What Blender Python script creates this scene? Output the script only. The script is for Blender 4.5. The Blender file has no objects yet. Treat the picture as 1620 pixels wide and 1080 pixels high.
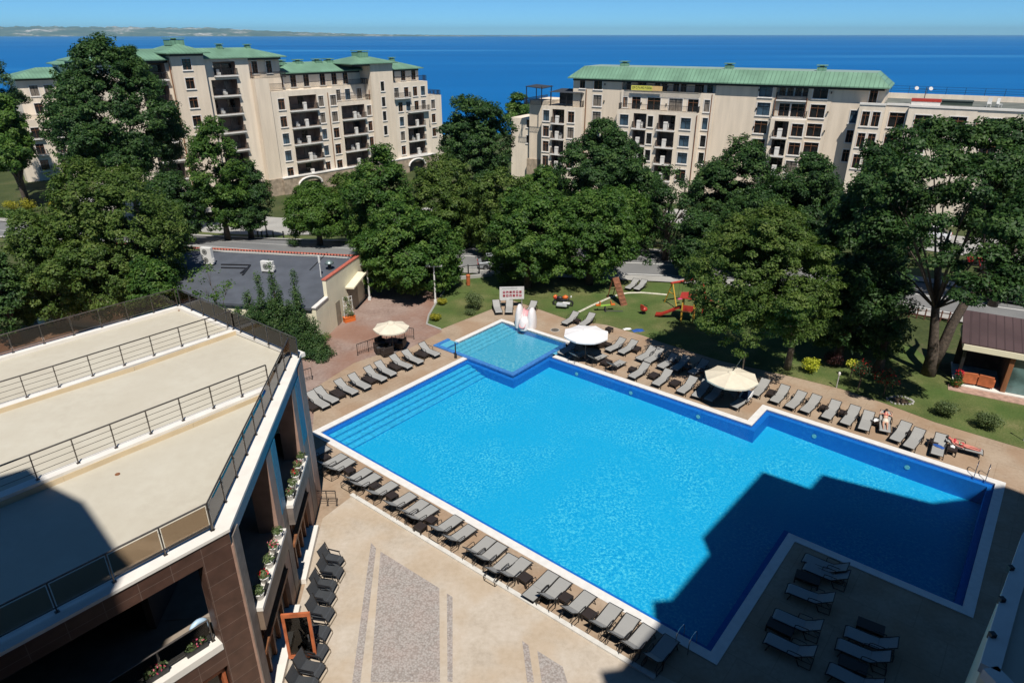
import bpy, bmesh, math, random
import numpy as np
from mathutils import Vector, Matrix
from math import sin, cos, radians, pi, atan2, hypot
random.seed(7); rng = np.random.default_rng(7)
S = bpy.context.scene
COL = S.collection

# ------------------------------------------------------------------ camera / survey helpers
FPX, CX, CY, H = 1060.0, 810.0, 540.0, 23.0            # survey of the photograph (1620 x 1080)
TH = math.atan((540 - 54) / FPX)
def ray(u, v):
    r = (u - CX) / FPX; d = (v - CY) / FPX
    return (r, cos(TH) - d * sin(TH), -sin(TH) - d * cos(TH))
def gp(u, v, z=0.0):                                    # surveyed point at height z
    q = ray(u, v); t = (z - H) / q[2]
    return Vector((q[0] * t, q[1] * t, z))
def g2(u, v, z=0.0):
    p = gp(u, v, z); return (p.x, p.y)
def vpix(x, y, z):
    zz = z - H; dep = y * cos(TH) - zz * sin(TH); up = y * sin(TH) + zz * cos(TH)
    return CY - FPX * up / dep
def depth_of(x, y, z): return y * cos(TH) - (z - H) * sin(TH)
def ztop(x, y, v):                                      # height of a point above (x,y) seen on row v
    lo, hi = -10.0, 40.0
    for _ in range(50):
        m = (lo + hi) / 2
        if vpix(x, y, m) > v: lo = m
        else: hi = m
    return lo

PANG = radians(-39.3); PA = gp(507, 684)                # pool axes
E1 = Vector((cos(PANG), sin(PANG), 0)); E2 = Vector((-sin(PANG), cos(PANG), 0))
def pq(p, q, z=0.0):
    w = PA + E1 * p + E2 * q; return Vector((w.x, w.y, z))

def sstep(a, b, x):
    t = max(0.0, min(1.0, (x - a) / (b - a))); return t * t * (3 - 2 * t)
def gz(x, y):                                           # lie of the land
    return -3.0 * sstep(74, 97, y) * (1 - 0.6 * sstep(15, 50, x)) - 29 * sstep(190, 330, y)

# ------------------------------------------------------------------ materials
MATS = {}
def nt_new(name):
    m = bpy.data.materials.new(name); m.use_nodes = True
    n = m.node_tree.nodes; l = m.node_tree.links
    return m, n, l, n['Principled BSDF']
def M(name, col, rough=0.6, var=0.12, scale=4.0, bump=0.0, bscale=None, metal=0.0, col2=None, detail=4.0, spec=0.5, stretch=None, lo=0.35, hi=0.65):
    if name in MATS: return MATS[name]
    m, n, l, b = nt_new(name)
    tc = n.new('ShaderNodeTexCoord'); vec = tc.outputs['Object']
    if stretch:
        mp = n.new('ShaderNodeMapping'); mp.inputs['Scale'].default_value = stretch
        l.new(vec, mp.inputs['Vector']); vec = mp.outputs['Vector']
    no = n.new('ShaderNodeTexNoise'); no.inputs['Scale'].default_value = scale; no.inputs['Detail'].default_value = detail
    l.new(vec, no.inputs['Vector'])
    rp = n.new('ShaderNodeValToRGB')
    c1 = col2 if col2 else tuple(max(0, c * (1 - var)) for c in col)
    c0 = col if col2 else tuple(min(1, c * (1 + var)) for c in col)
    rp.color_ramp.elements[0].position = lo; rp.color_ramp.elements[1].position = hi
    rp.color_ramp.elements[0].color = (*c1, 1); rp.color_ramp.elements[1].color = (*c0, 1)
    l.new(no.outputs['Fac'], rp.inputs['Fac']); l.new(rp.outputs['Color'], b.inputs['Base Color'])
    b.inputs['Roughness'].default_value = rough; b.inputs['Metallic'].default_value = metal
    b.inputs['Specular IOR Level'].default_value = spec
    if bump:
        bu = n.new('ShaderNodeBump'); bu.inputs['Strength'].default_value = bump; bu.inputs['Distance'].default_value = 0.05
        if bscale:
            nb = n.new('ShaderNodeTexNoise'); nb.inputs['Scale'].default_value = bscale; l.new(vec, nb.inputs['Vector'])
            l.new(nb.outputs['Fac'], bu.inputs['Height'])
        else: l.new(no.outputs['Fac'], bu.inputs['Height'])
        l.new(bu.outputs['Normal'], b.inputs['Normal'])
    MATS[name] = m; return m

def mixnode(n, l, a, b, fac, mode='MIX'):
    x = n.new('ShaderNodeMix'); x.data_type = 'RGBA'; x.blend_type = mode
    for s, val in ((x.inputs[0], fac), (x.inputs[6], a), (x.inputs[7], b)):
        if hasattr(val, 'is_linked'): l.new(val, s)
        else: s.default_value = val if not isinstance(val, tuple) else (*val, 1)
    return x.outputs[2]
def noise(n, l, vec, scale, detail=4.0, rough=0.5):
    x = n.new('ShaderNodeTexNoise'); x.inputs['Scale'].default_value = scale; x.inputs['Detail'].default_value = detail
    x.inputs['Roughness'].default_value = rough; l.new(vec, x.inputs['Vector']); return x.outputs['Fac']
def ramp(n, l, fac, stops):
    x = n.new('ShaderNodeValToRGB'); e = x.color_ramp.elements
    while len(e) < len(stops): e.new(0.5)
    for k, (p, c) in enumerate(stops): e[k].position = p; e[k].color = (*c, 1)
    l.new(fac, x.inputs['Fac']); return x.outputs['Color']
def brick(n, l, vec, c1, c2, mortar, scale, bw=1.0, bh=0.5, ms=0.02, off=0.5):
    x = n.new('ShaderNodeTexBrick'); l.new(vec, x.inputs['Vector'])
    x.inputs['Color1'].default_value = (*c1, 1); x.inputs['Color2'].default_value = (*c2, 1); x.inputs['Mortar'].default_value = (*mortar, 1)
    x.inputs['Scale'].default_value = scale; x.inputs['Brick Width'].default_value = bw; x.inputs['Row Height'].default_value = bh
    x.inputs['Mortar Size'].default_value = ms; x.offset = off
    return x

def mat_ground(name, stops, s1, s2, bump=0.3, rough=0.9, joints=None, big=None):
    m, n, l, b = nt_new(name); tc = n.new('ShaderNodeTexCoord'); vec = tc.outputs['Object']
    f1 = noise(n, l, vec, s1, 6); f2 = noise(n, l, vec, s2, 5, .65)
    mx = n.new('ShaderNodeMath'); mx.operation = 'MULTIPLY_ADD'; l.new(f2, mx.inputs[0]); mx.inputs[1].default_value = .5
    h = n.new('ShaderNodeMath'); h.operation = 'MULTIPLY'; l.new(f1, h.inputs[0]); h.inputs[1].default_value = .5
    l.new(h.outputs[0], mx.inputs[2])
    c = ramp(n, l, mx.outputs[0], stops)
    if big:
        f3 = noise(n, l, vec, big[0], 3); fr = ramp(n, l, f3, [(.42, (0, 0, 0)), (.6, (1, 1, 1))])
        c = mixnode(n, l, c, big[1], fr) if False else mixnode(n, l, c, mixnode(n, l, c, big[1], big[2]), fr)
    if joints:
        mp = n.new('ShaderNodeMapping'); mp.inputs['Rotation'].default_value = (0, 0, -PANG); l.new(vec, mp.inputs['Vector'])
        bk = brick(n, l, mp.outputs[0], (1, 1, 1), (.93, .93, .93), (.72, .68, .64), 1.0, joints, joints * .8, .018, .5); c = mixnode(n, l, c, bk.outputs['Color'], .6, 'MULTIPLY')
    l.new(c, b.inputs['Base Color']); b.inputs['Roughness'].default_value = rough; b.inputs['Specular IOR Level'].default_value = .25
    bu = n.new('ShaderNodeBump'); bu.inputs['Strength'].default_value = bump; bu.inputs['Distance'].default_value = .04
    l.new(f2, bu.inputs['Height']); l.new(bu.outputs['Normal'], b.inputs['Normal'])
    return m
GRASS = mat_ground('lawn_grass', [(.3, (.040, .062, .018)), (.45, (.085, .112, .032)), (.55, (.13, .145, .05)), (.68, (.24, .21, .10))], .45, 9, .8, big=(.2, (.06, .13, .025), .45))
SOIL = mat_ground('terrain_soil', [(.3, (.03, .04, .015)), (.5, (.06, .08, .025)), (.7, (.13, .11, .06))], .2, 3, .6)
DECK = mat_ground('deck_stone', [(.3, (.29, .215, .15)), (.5, (.40, .305, .22)), (.72, (.48, .38, .285))], .5, 5, .12, .75, joints=2.6, big=(.35, (.33, .20, .115), .5))
TAN = mat_ground('lower_plaza_stone', [(.3, (.39, .325, .255)), (.5, (.51, .44, .36)), (.72, (.60, .53, .455))], .6, 4, .12, .75, big=(.4, (.47, .35, .23), .45))
PLAZA = mat_ground('plaza_stone', [(.3, (.20, .135, .11)), (.5, (.31, .225, .19)), (.72, (.40, .31, .265))], .5, 4, .12, .8, big=(.22, (.26, .13, .085), .7))
ROAD = mat_ground('road_asphalt', [(.3, (.15, .15, .15)), (.5, (.20, .20, .20)), (.7, (.25, .25, .245))], .3, 14, .15, .85)
PAVE = mat_ground('pavement_concrete', [(.3, (.30, .29, .27)), (.5, (.38, .37, .345)), (.7, (.46, .445, .415))], .4, 8, .1, .85)
def mat_cobble(name):
    m, n, l, b = nt_new(name); tc = n.new('ShaderNodeTexCoord'); vec = tc.outputs['Object']
    v = n.new('ShaderNodeTexVoronoi'); v.inputs['Scale'].default_value = 12; l.new(vec, v.inputs['Vector'])
    f = noise(n, l, vec, .9, 3); sep = n.new('ShaderNodeSeparateColor'); l.new(v.outputs['Color'], sep.inputs[0])
    c = ramp(n, l, sep.outputs[0], [(.0, (.33, .295, .275)), (.3, (.39, .355, .33)), (.65, (.43, .395, .37)), (1, (.40, .35, .325))])
    c = mixnode(n, l, c, (.42, .35, .32), ramp(n, l, f, [(.45, (0, 0, 0)), (.75, (.8, .8, .8))]))
    d = ramp(n, l, v.outputs['Distance'], [(.35, (1, 1, 1)), (.7, (.74, .71, .69))])
    c = mixnode(n, l, c, d, 1.0, 'MULTIPLY')
    l.new(c, b.inputs['Base Color']); b.inputs['Roughness'].default_value = .85
    bu = n.new('ShaderNodeBump'); bu.inputs['Strength'].default_value = .4; bu.inputs['Distance'].default_value = .02; bu.invert = True
    l.new(v.outputs['Distance'], bu.inputs['Height']); l.new(bu.outputs['Normal'], b.inputs['Normal'])
    return m
COBBLE = mat_cobble('cobble_strip')
def mat_mosaic(name, ca, cb, cc, scale=4.5):
    m, n, l, b = nt_new(name); tc = n.new('ShaderNodeTexCoord'); vec = tc.outputs['Object']
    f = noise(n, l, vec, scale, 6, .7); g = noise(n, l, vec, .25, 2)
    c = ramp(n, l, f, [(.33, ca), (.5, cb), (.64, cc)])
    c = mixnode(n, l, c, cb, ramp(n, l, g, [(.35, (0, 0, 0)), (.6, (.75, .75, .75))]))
    l.new(c, b.inputs['Base Color']); b.inputs['Roughness'].default_value = .5
    return m
CAUSTICTILE = mat_mosaic('pool_floor_tile_caustics', (.003, .26, .58), (.012, .40, .69), (.19, .66, .80), 7.5)  # light and dark speckle paints wave caustics into the tile colour
KIDTILE = mat_mosaic('kids_pool_mosaic', (.05, .30, .50), (.09, .40, .58), (.26, .52, .62))
WALLTILE = mat_mosaic('pool_wall_mosaic', (.008, .12, .46), (.012, .16, .55), (.03, .22, .60))
BLUEMOSAIC = mat_mosaic('facade_blue_mosaic', (.008, .10, .20), (.012, .16, .30), (.03, .22, .36), 8)
def mat_water(name, tint, bstr=.42, scale=2.6):
    m, n, l, b = nt_new(name); n.remove(b); out = n['Material Output']
    tc = n.new('ShaderNodeTexCoord'); f = noise(n, l, tc.outputs['Object'], scale, 5, .6)
    bu = n.new('ShaderNodeBump'); bu.inputs['Strength'].default_value = bstr; bu.inputs['Distance'].default_value = .06; l.new(f, bu.inputs['Height'])
    fr = n.new('ShaderNodeFresnel'); fr.inputs['IOR'].default_value = 1.33; l.new(bu.outputs['Normal'], fr.inputs['Normal'])
    tr = n.new('ShaderNodeBsdfTransparent'); tr.inputs['Color'].default_value = (*tint, 1)
    gl = n.new('ShaderNodeBsdfGlossy'); gl.inputs['Roughness'].default_value = .04; l.new(bu.outputs['Normal'], gl.inputs['Normal'])
    mx = n.new('ShaderNodeMixShader'); l.new(fr.outputs[0], mx.inputs[0]); l.new(tr.outputs[0], mx.inputs[1]); l.new(gl.outputs[0], mx.inputs[2])
    l.new(mx.outputs[0], out.inputs['Surface']); return m
WATER = mat_water('pool_water', (.72, .96, 1.0))
def mat_glass(name, tint, gloss=.08, refl=(.9, .9, .9)):
    m, n, l, b = nt_new(name); n.remove(b); out = n['Material Output']
    fr = n.new('ShaderNodeFresnel'); fr.inputs['IOR'].default_value = 1.45
    tr = n.new('ShaderNodeBsdfTransparent'); tr.inputs['Color'].default_value = (*tint, 1)
    gl = n.new('ShaderNodeBsdfGlossy'); gl.inputs['Roughness'].default_value = .03; gl.inputs['Color'].default_value = (*refl, 1)
    mx = n.new('ShaderNodeMixShader'); l.new(fr.outputs[0], mx.inputs[0]); l.new(tr.outputs[0], mx.inputs[1]); l.new(gl.outputs[0], mx.inputs[2])
    l.new(mx.outputs[0], out.inputs['Surface']); return m
SMOKEGLASS = mat_glass('smoked_glass', (.62, .54, .46))
CLEARGLASS = mat_glass('clear_glass', (.75, .85, .82))
def mat_sea():
    m, n, l, b = nt_new('sea_water'); tc = n.new('ShaderNodeTexCoord')
    mp = n.new('ShaderNodeMapping'); mp.inputs['Scale'].default_value = (.0004, .0022, 1); l.new(tc.outputs['Object'], mp.inputs['Vector'])
    f = noise(n, l, mp.outputs['Vector'], 1.0, 6, .6)
    c = ramp(n, l, f, [(.3, (.003, .105, .32)), (.55, (.005, .135, .385)), (.68, (.03, .20, .45))])
    l.new(c, b.inputs['Base Color']); b.inputs['Roughness'].default_value = .55; b.inputs['Specular IOR Level'].default_value = .12
    return m
SEA = mat_sea()
def mat_leaf(name, cols, trans=.35, rough=.55):
    m, n, l, b = nt_new(name); out = n['Material Output']
    at = n.new('ShaderNodeAttribute'); at.attribute_name = 'tone'
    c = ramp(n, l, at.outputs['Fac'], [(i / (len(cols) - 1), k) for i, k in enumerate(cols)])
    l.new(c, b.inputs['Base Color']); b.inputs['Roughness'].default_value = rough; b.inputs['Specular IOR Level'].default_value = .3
    t = n.new('ShaderNodeBsdfTranslucent'); c2 = mixnode(n, l, c, (1.0, 1.25, .45), 1.0, 'MULTIPLY'); l.new(c2, t.inputs['Color'])
    mx = n.new('ShaderNodeMixShader'); mx.inputs[0].default_value = trans
    l.new(b.outputs[0], mx.inputs[1]); l.new(t.outputs[0], mx.inputs[2]); l.new(mx.outputs[0], out.inputs['Surface']); return m
LEAF_MID = mat_leaf('leaf_mid_green', [(.026, .072, .012), (.066, .145, .024), (.14, .225, .042)])
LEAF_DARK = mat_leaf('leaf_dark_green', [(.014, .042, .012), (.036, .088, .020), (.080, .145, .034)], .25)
LEAF_LIGHT = mat_leaf('leaf_light_green', [(.040, .095, .014), (.075, .155, .022), (.12, .20, .035)])
LEAF_OLIVE = mat_leaf('leaf_olive_green', [(.036, .076, .013), (.088, .15, .027), (.16, .215, .05)])
LEAF_CON = mat_leaf('needle_green', [(.018, .052, .016), (.042, .092, .024), (.085, .14, .036)], .15)
LEAF_YEL = mat_leaf('leaf_yellow', [(.35, .40, .02), (.58, .60, .05), (.72, .70, .12)])
LEAF_GOLD = mat_leaf('leaf_gold', [(.22, .24, .02), (.38, .34, .03), (.45, .42, .06)])
LEAF_PURP = mat_leaf('leaf_purple', [(.03, .012, .014), (.06, .02, .022), (.09, .035, .03)])
LEAF_GREY = mat_leaf('leaf_grey_green', [(.07, .11, .04), (.13, .18, .07), (.22, .27, .13)])
LEAF_ROSE = mat_leaf('leaf_rose', [(.02, .05, .02), (.04, .085, .035), (.08, .13, .06)], .2)
PETAL_RED = mat_leaf('petal_red', [(.35, .004, .008), (.60, .01, .02), (.62, .03, .05)], .2)
PETAL_PINK = mat_leaf('petal_pink', [(.55, .03, .08), (.65, .12, .2), (.75, .5, .5)], .2)
BARK = M('bark', (.085, .065, .05), .9, .35, 6, .6)
BARKPALE = M('bark_pale', (.20, .17, .14), .9, .3, 5, .5)
STUCCO = M('stucco_cream', (.80, .675, .53), .85, .07, .8, .08, 30, stretch=(1.6, 1.6, .22))
STUCCO2 = M('stucco_pale', (.82, .71, .575), .85, .07, .8, .08, 30, stretch=(1.6, 1.6, .22))
STONEBASE = M('stone_base', (.38, .30, .22), .9, .25, 1.6, .5)
TRIM = M('trim_white', (.80, .76, .71), .7, .06, 2)
WHITE = M('white_paint', (.74, .73, .70), .55, .05, 3)
LEDGE = M('ledge_white', (.80, .76, .70), .6, .05, 1.5, .05, 20)
CREAM = M('cream_render', (.84, .78, .58), .8, .05, .8, .08, 25)
TERRACE = mat_ground('terrace_floor', [(.3, (.50, .455, .37)), (.5, (.555, .515, .425)), (.7, (.585, .55, .46))], .25, 2.2, .04, .8, big=(.5, (.48, .43, .34), .35))
TERREDGE = M('terrace_upstand', (.66, .53, .35), .8, .08, 1.0)
def mat_roof(name, c, seam=.55, axis=0):
    m, n, l, b = nt_new(name); tc = n.new('ShaderNodeTexCoord'); sp = n.new('ShaderNodeSeparateXYZ'); l.new(tc.outputs['Object'], sp.inputs[0])
    d = n.new('ShaderNodeMath'); d.operation = 'MODULO'; l.new(sp.outputs[axis], d.inputs[0]); d.inputs[1].default_value = seam
    a = n.new('ShaderNodeMath'); a.operation = 'ABSOLUTE'; l.new(d.outputs[0], a.inputs[0])
    g = n.new('ShaderNodeMath'); g.operation = 'LESS_THAN'; l.new(a.outputs[0], g.inputs[0]); g.inputs[1].default_value = .06
    f = noise(n, l, tc.outputs['Object'], .35, 5)
    cc = ramp(n, l, f, [(.35, tuple(k * .82 for k in c)), (.65, tuple(min(1, k * 1.15) for k in c))])
    cc = mixnode(n, l, cc, tuple(k * .72 for k in c), g.outputs[0])
    l.new(cc, b.inputs['Base Color']); b.inputs['Roughness'].default_value = .5; b.inputs['Specular IOR Level'].default_value = .4
    bu = n.new('ShaderNodeBump'); bu.inputs['Distance'].default_value = .05; l.new(g.outputs[0], bu.inputs['Height']); l.new(bu.outputs['Normal'], b.inputs['Normal'])
    return m
GREENROOF = mat_roof('green_sheet_roof', (.17, .31, .21), .6, 0)
GREENFLAT = M('green_roof_flat', (.27, .37, .31), .6, .1, .6)
BROWNROOF = mat_roof('brown_sheet_roof', (.085, .055, .055), .5, 0)
GREYROOF = M('grey_membrane', (.085, .095, .115), .75, .12, .8, .1, 8)
def mat_tiles(name, c1, c2, mortar, scale, bw, bh, ms=.012, rough=.4, axis='XZ'):
    m, n, l, b = nt_new(name); tc = n.new('ShaderNodeTexCoord'); sp = n.new('ShaderNodeSeparateXYZ'); l.new(tc.outputs['Object'], sp.inputs[0])
    cb = n.new('ShaderNodeCombineXYZ'); l.new(sp.outputs[0 if axis[0] == 'X' else 1], cb.inputs[0]); l.new(sp.outputs[2 if axis[1] == 'Z' else 1], cb.inputs[1])
    x = brick(n, l, cb.outputs[0], c1, c2, mortar, scale, bw, bh, ms, .0)
    f = noise(n, l, tc.outputs['Object'], 2.5, 5); c = mixnode(n, l, x.outputs['Color'], ramp(n, l, f, [(.3, (.75, .75, .75)), (.7, (1.2, 1.2, 1.2))]), 1.0, 'MULTIPLY')
    l.new(c, b.inputs['Base Color']); b.inputs['Roughness'].default_value = rough
    return m
BROWNTILE = mat_tiles('brown_stone_tile', (.085, .045, .033), (.105, .056, .040), (.15, .11, .095), 1.0, 1.15, .62, .012, .55)
PINKSTONE = M('pink_stone', (.36, .23, .18), .6, .12, 2)
GREYSTONE = M('grey_stone', (.20, .165, .145), .6, .2, 2.5, .15)
REDTILE = M('red_tile', (.50, .13, .085), .7, .2, 5, .4)
DKFRAME = M('dark_bronze_frame', (.030, .026, .024), .4, .2, 8, metal=.3)
STEEL = M('railing_steel', (.13, .115, .105), .35, .15, 9, metal=.7)
CHROME = M('chrome', (.6, .6, .62), .15, .05, 9, metal=1)
BLACKMETAL = M('black_metal', (.018, .018, .02), .45, .2, 9)
SLING = M('grey_sling', (.335, .33, .315), .75, .05, 40, .1)
SLINGDK = M('charcoal_sling', (.052, .056, .062), .6, .12, 30, .1)
def mat_rattan(name, c):
    m, n, l, b = nt_new(name); tc = n.new('ShaderNodeTexCoord'); w = n.new('ShaderNodeTexChecker'); w.inputs['Scale'].default_value = 34; l.new(tc.outputs['Object'], w.inputs['Vector'])
    w.inputs['Color1'].default_value = (*c, 1); w.inputs['Color2'].default_value = (*[k * .5 for k in c], 1); l.new(w.outputs['Color'], b.inputs['Base Color']); b.inputs['Roughness'].default_value = .55
    return m
RATTAN = mat_rattan('dark_rattan', (.042, .030, .026))
CANVAS = M('cream_canvas', (.70, .63, .50), .85, .04, 3)
CANVASW = M('white_canvas', (.80, .78, .78), .85, .03, 3)
PANE = M('dark_pane', (.016, .017, .018), .08, .4, 1.3, spec=.5)
PANEB = M('bluish_pane', (.05, .085, .12), .08, .5, 1.1, spec=.6)
PANEC = M('curtained_pane', (.20, .17, .14), .3, .5, 3, stretch=(3, 1, .3), spec=.5)
LOGGIA = M('loggia_shade_wall', (.26, .19, .15), .85, .3, .8)  # shade of the deep openings put into a darker wall colour
REDCURT = M('red_curtain_pane', (.22, .02, .018), .4, .3, 3)
WOODBR = M('brown_timber', (.24, .10, .045), .55, .25, 3, .15, stretch=(1, 1, .2))
WOODRED = M('orange_timber', (.46, .13, .05), .5, .2, 3)
RAMPWOOD = M('ramp_timber', (.20, .075, .035), .6, .3, 3, .2)
ORANGE = M('orange_plastic', (.70, .16, .03), .4, .1, 6)
YELLOWP = M('yellow_plastic', (.62, .36, .05), .45, .1, 6)
REDP = M('red_plastic', (.42, .045, .03), .4, .12, 6)
GREENP = M('green_plastic', (.30, .55, .08), .4, .1, 6)
PINKP = M('pink_plastic', (.75, .10, .30), .4, .1, 6)
BLUEP = M('blue_cloth', (.02, .09, .35), .7, .15, 6)
NAVY = M('navy_towel', (.012, .03, .07), .9, .2, 10)
TOWEL = M('white_towel', (.78, .77, .75), .9, .04, 12, .2)
SHELL = M('slide_white', (.78, .73, .73), .35, .04, 3)
SHELLP = M('slide_pink', (.72, .36, .38), .35, .08, 3)
SKIN = M('skin', (.58, .32, .22), .55, .08, 10)
SKINR = M('skin_sunburnt', (.62, .20, .15), .5, .12, 8)
HAIR = M('dark_hair', (.012, .009, .008), .6, .3, 20)
SWIMRED = M('swim_red', (.55, .03, .05), .7, .1, 10)
SWIMWH = M('swim_white', (.75, .66, .55), .75, .05, 10)
SWIMGR = M('swim_green', (.35, .50, .33), .75, .1, 10)
CARWHITE = M('car_white', (.70, .71, .74), .2, .03, 2)
CARSILV = M('car_silver', (.40, .42, .44), .25, .04, 2, metal=.4)
CARDARK = M('car_dark', (.03, .03, .035), .2, .1, 2)
CARRED = M('car_red', (.40, .02, .03), .22, .08, 2)
RUBBER = M('rubber', (.02, .02, .02), .85, .2, 9)
LAMPGLASS = M('lamp_glass', (.75, .75, .72), .25, .03, 3)
YELLOWBAN = M('banner_yellow', (.70, .66, .12), .7, .06, 2)
ORANGEBAN = M('banner_orange', (.72, .48, .20), .7, .06, 2)
SIGNWHITE = M('sign_white', (.62, .62, .61), .5, .08, 3)
SIGNRED = M('sign_red', (.32, .03, .06), .5, .15, 3)
INK = M('ink', (.05, .07, .02), .7, .1, 3)
CHALK = M('far_coast', (.075, .10, .085), .9, .3, .0012, col2=None)

# ------------------------------------------------------------------ mesh helpers
class MB:
    def __init__(s): s.v = []; s.f = []; s.mi = []; s.m = 0
    def add(s, vs, fs):
        o = len(s.v); s.v += [tuple(p) for p in vs]; s.f += [tuple(i + o for i in f) for f in fs]; s.mi += [s.m] * len(fs)
        return s
    def box(s, x0, x1, y0, y1, z0, z1):
        v = [(x0, y0, z0), (x1, y0, z0), (x1, y1, z0), (x0, y1, z0), (x0, y0, z1), (x1, y0, z1), (x1, y1, z1), (x0, y1, z1)]
        return s.add(v, [(3, 2, 1, 0), (4, 5, 6, 7), (0, 1, 5, 4), (1, 2, 6, 5), (2, 3, 7, 6), (3, 0, 4, 7)])
    def obox(s, c, ax, ay, az):                     # oriented box: centre + half axes
        c = Vector(c); ax = Vector(ax); ay = Vector(ay); az = Vector(az)
        v = [c + ax * i + ay * j + az * k for k in (-1, 1) for i, j in ((-1, -1), (1, -1), (1, 1), (-1, 1))]
        return s.add(v, [(3, 2, 1, 0), (4, 5, 6, 7), (0, 1, 5, 4), (1, 2, 6, 5), (2, 3, 7, 6), (3, 0, 4, 7)])
    def beam(s, a, b, w, h, up=(0, 0, 1)):
        a = Vector(a); b = Vector(b); d = (b - a); L = d.length; d = d / L; u = Vector(up)
        sd = d.cross(u)
        if sd.length < 1e-4: sd = d.cross(Vector((1, 0, 0)))
        sd.normalize(); u = sd.cross(d)
        return s.obox((a + b) / 2, d * L / 2, sd * w / 2, u * h / 2)
    def tube(s, pts, r, n=6, cap=True):
        pts = [Vector(p) for p in pts]; rs = r if isinstance(r, (list, tuple)) else [r] * len(pts)
        rings = []; prev = None
        for i, p in enumerate(pts):
            d = (pts[min(i + 1, len(pts) - 1)] - pts[max(i - 1, 0)]).normalized()
            if prev is None:
                u = d.cross(Vector((0, 0, 1)))
                if u.length < 1e-3: u = d.cross(Vector((1, 0, 0)))
            else: u = prev - d * prev.dot(d)
            u.normalize(); w = d.cross(u); prev = u
            rings.append([p + (u * cos(2 * pi * k / n) + w * sin(2 * pi * k / n)) * rs[i] for k in range(n)])
        v = [q for rg in rings for q in rg]; f = []
        for i in range(len(pts) - 1):
            for k in range(n):
                a = i * n + k; b = i * n + (k + 1) % n; f.append((a, b, b + n, a + n))
        if cap: f.append(tuple(range(n - 1, -1, -1))); f.append(tuple((len(pts) - 1) * n + k for k in range(n)))
        return s.add(v, f)
    def prism(s, poly, z0, z1):
        n = len(poly); v = [(p[0], p[1], z0) for p in poly] + [(p[0], p[1], z1) for p in poly]
        f = [tuple(range(n - 1, -1, -1)), tuple(range(n, 2 * n))] + [(i, (i + 1) % n, n + (i + 1) % n, n + i) for i in range(n)]
        return s.add(v, f)
    def quad(s, *p): return s.add(p, [tuple(range(len(p)))])
    def lathe(s, prof, n=16, c=(0, 0, 0)):
        v = [(c[0] + r * cos(2 * pi * k / n), c[1] + r * sin(2 * pi * k / n), c[2] + z) for r, z in prof for k in range(n)]
        f = [(i * n + k, i * n + (k + 1) % n, (i + 1) * n + (k + 1) % n, (i + 1) * n + k) for i in range(len(prof) - 1) for k in range(n)]
        f += [tuple(range(n - 1, -1, -1)), tuple((len(prof) - 1) * n + k for k in range(n))]
        return s.add(v, f)
    def build(s, name, mat, parent=None, smooth=False, bevel=0, fix=True):
        me = bpy.data.meshes.new(name); me.from_pydata(s.v, [], s.f)
        for m in (mat if isinstance(mat, (list, tuple)) else [mat]): me.materials.append(m)
        if any(s.mi): me.polygons.foreach_set('material_index', s.mi)
        if fix:
            b = bmesh.new(); b.from_mesh(me); bmesh.ops.recalc_face_normals(b, faces=b.faces); b.to_mesh(me); b.free()
        if smooth: me.polygons.foreach_set('use_smooth', [True] * len(me.polygons))
        me.update()
        o = bpy.data.objects.new(name, me); COL.objects.link(o)
        if parent: o.parent = parent
        if bevel:
            bv = o.modifiers.new('bevel', 'BEVEL'); bv.width = bevel; bv.segments = 2; bv.limit_method = 'ANGLE'
        return o
def tag(o, label=None, cat=None, group=None, kind=None):
    if label: o['label'] = label
    if cat: o['category'] = cat
    if group: o['group'] = group
    if kind: o['kind'] = kind
    return o
def thing(name, label, cat, loc=(0, 0, 0), rz=0.0, group=None):
    o = bpy.data.objects.new(name, None); COL.objects.link(o); o.empty_display_size = .2
    o.location = loc; o.rotation_euler = (0, 0, rz); return tag(o, label, cat, group)
def dup(root, loc, rz, label=None, group=None):
    def cp(o, par):
        c = o.copy(); COL.objects.link(c); c.parent = par
        for k in list(o.children): cp(k, c)
        return c
    r = cp(root, None); r.location = loc; r.rotation_euler = (0, 0, rz)
    if label: r['label'] = label
    if group: r['group'] = group
    return r
def structure(o): o['kind'] = 'structure'; return o
def sheet(name, poly, z, mat, holes=(), kind='structure'):     # flat sheet with holes
    b = bmesh.new(); edges = []
    for loop in [poly] + list(holes):
        vs = [b.verts.new((p[0], p[1], z)) for p in loop]
        edges += [b.edges.new((vs[i], vs[(i + 1) % len(vs)])) for i in range(len(vs))]
    bmesh.ops.triangle_fill(b, use_beauty=True, use_dissolve=False, edges=edges)
    for f in b.faces:
        if f.normal.z < 0: f.normal_flip()
    me = bpy.data.meshes.new(name); b.to_mesh(me); b.free(); me.materials.append(mat)
    o = bpy.data.objects.new(name, me); COL.objects.link(o); o['kind'] = kind; return o
ORD = ['first', 'second', 'third', 'fourth', 'fifth', 'sixth', 'seventh', 'eighth', 'ninth', 'tenth', 'eleventh', 'twelfth', 'thirteenth', 'fourteenth',
       'fifteenth', 'sixteenth', 'seventeenth', 'eighteenth', 'nineteenth', 'twentieth', 'twenty-first', 'twenty-second', 'twenty-third', 'twenty-fourth']

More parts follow.
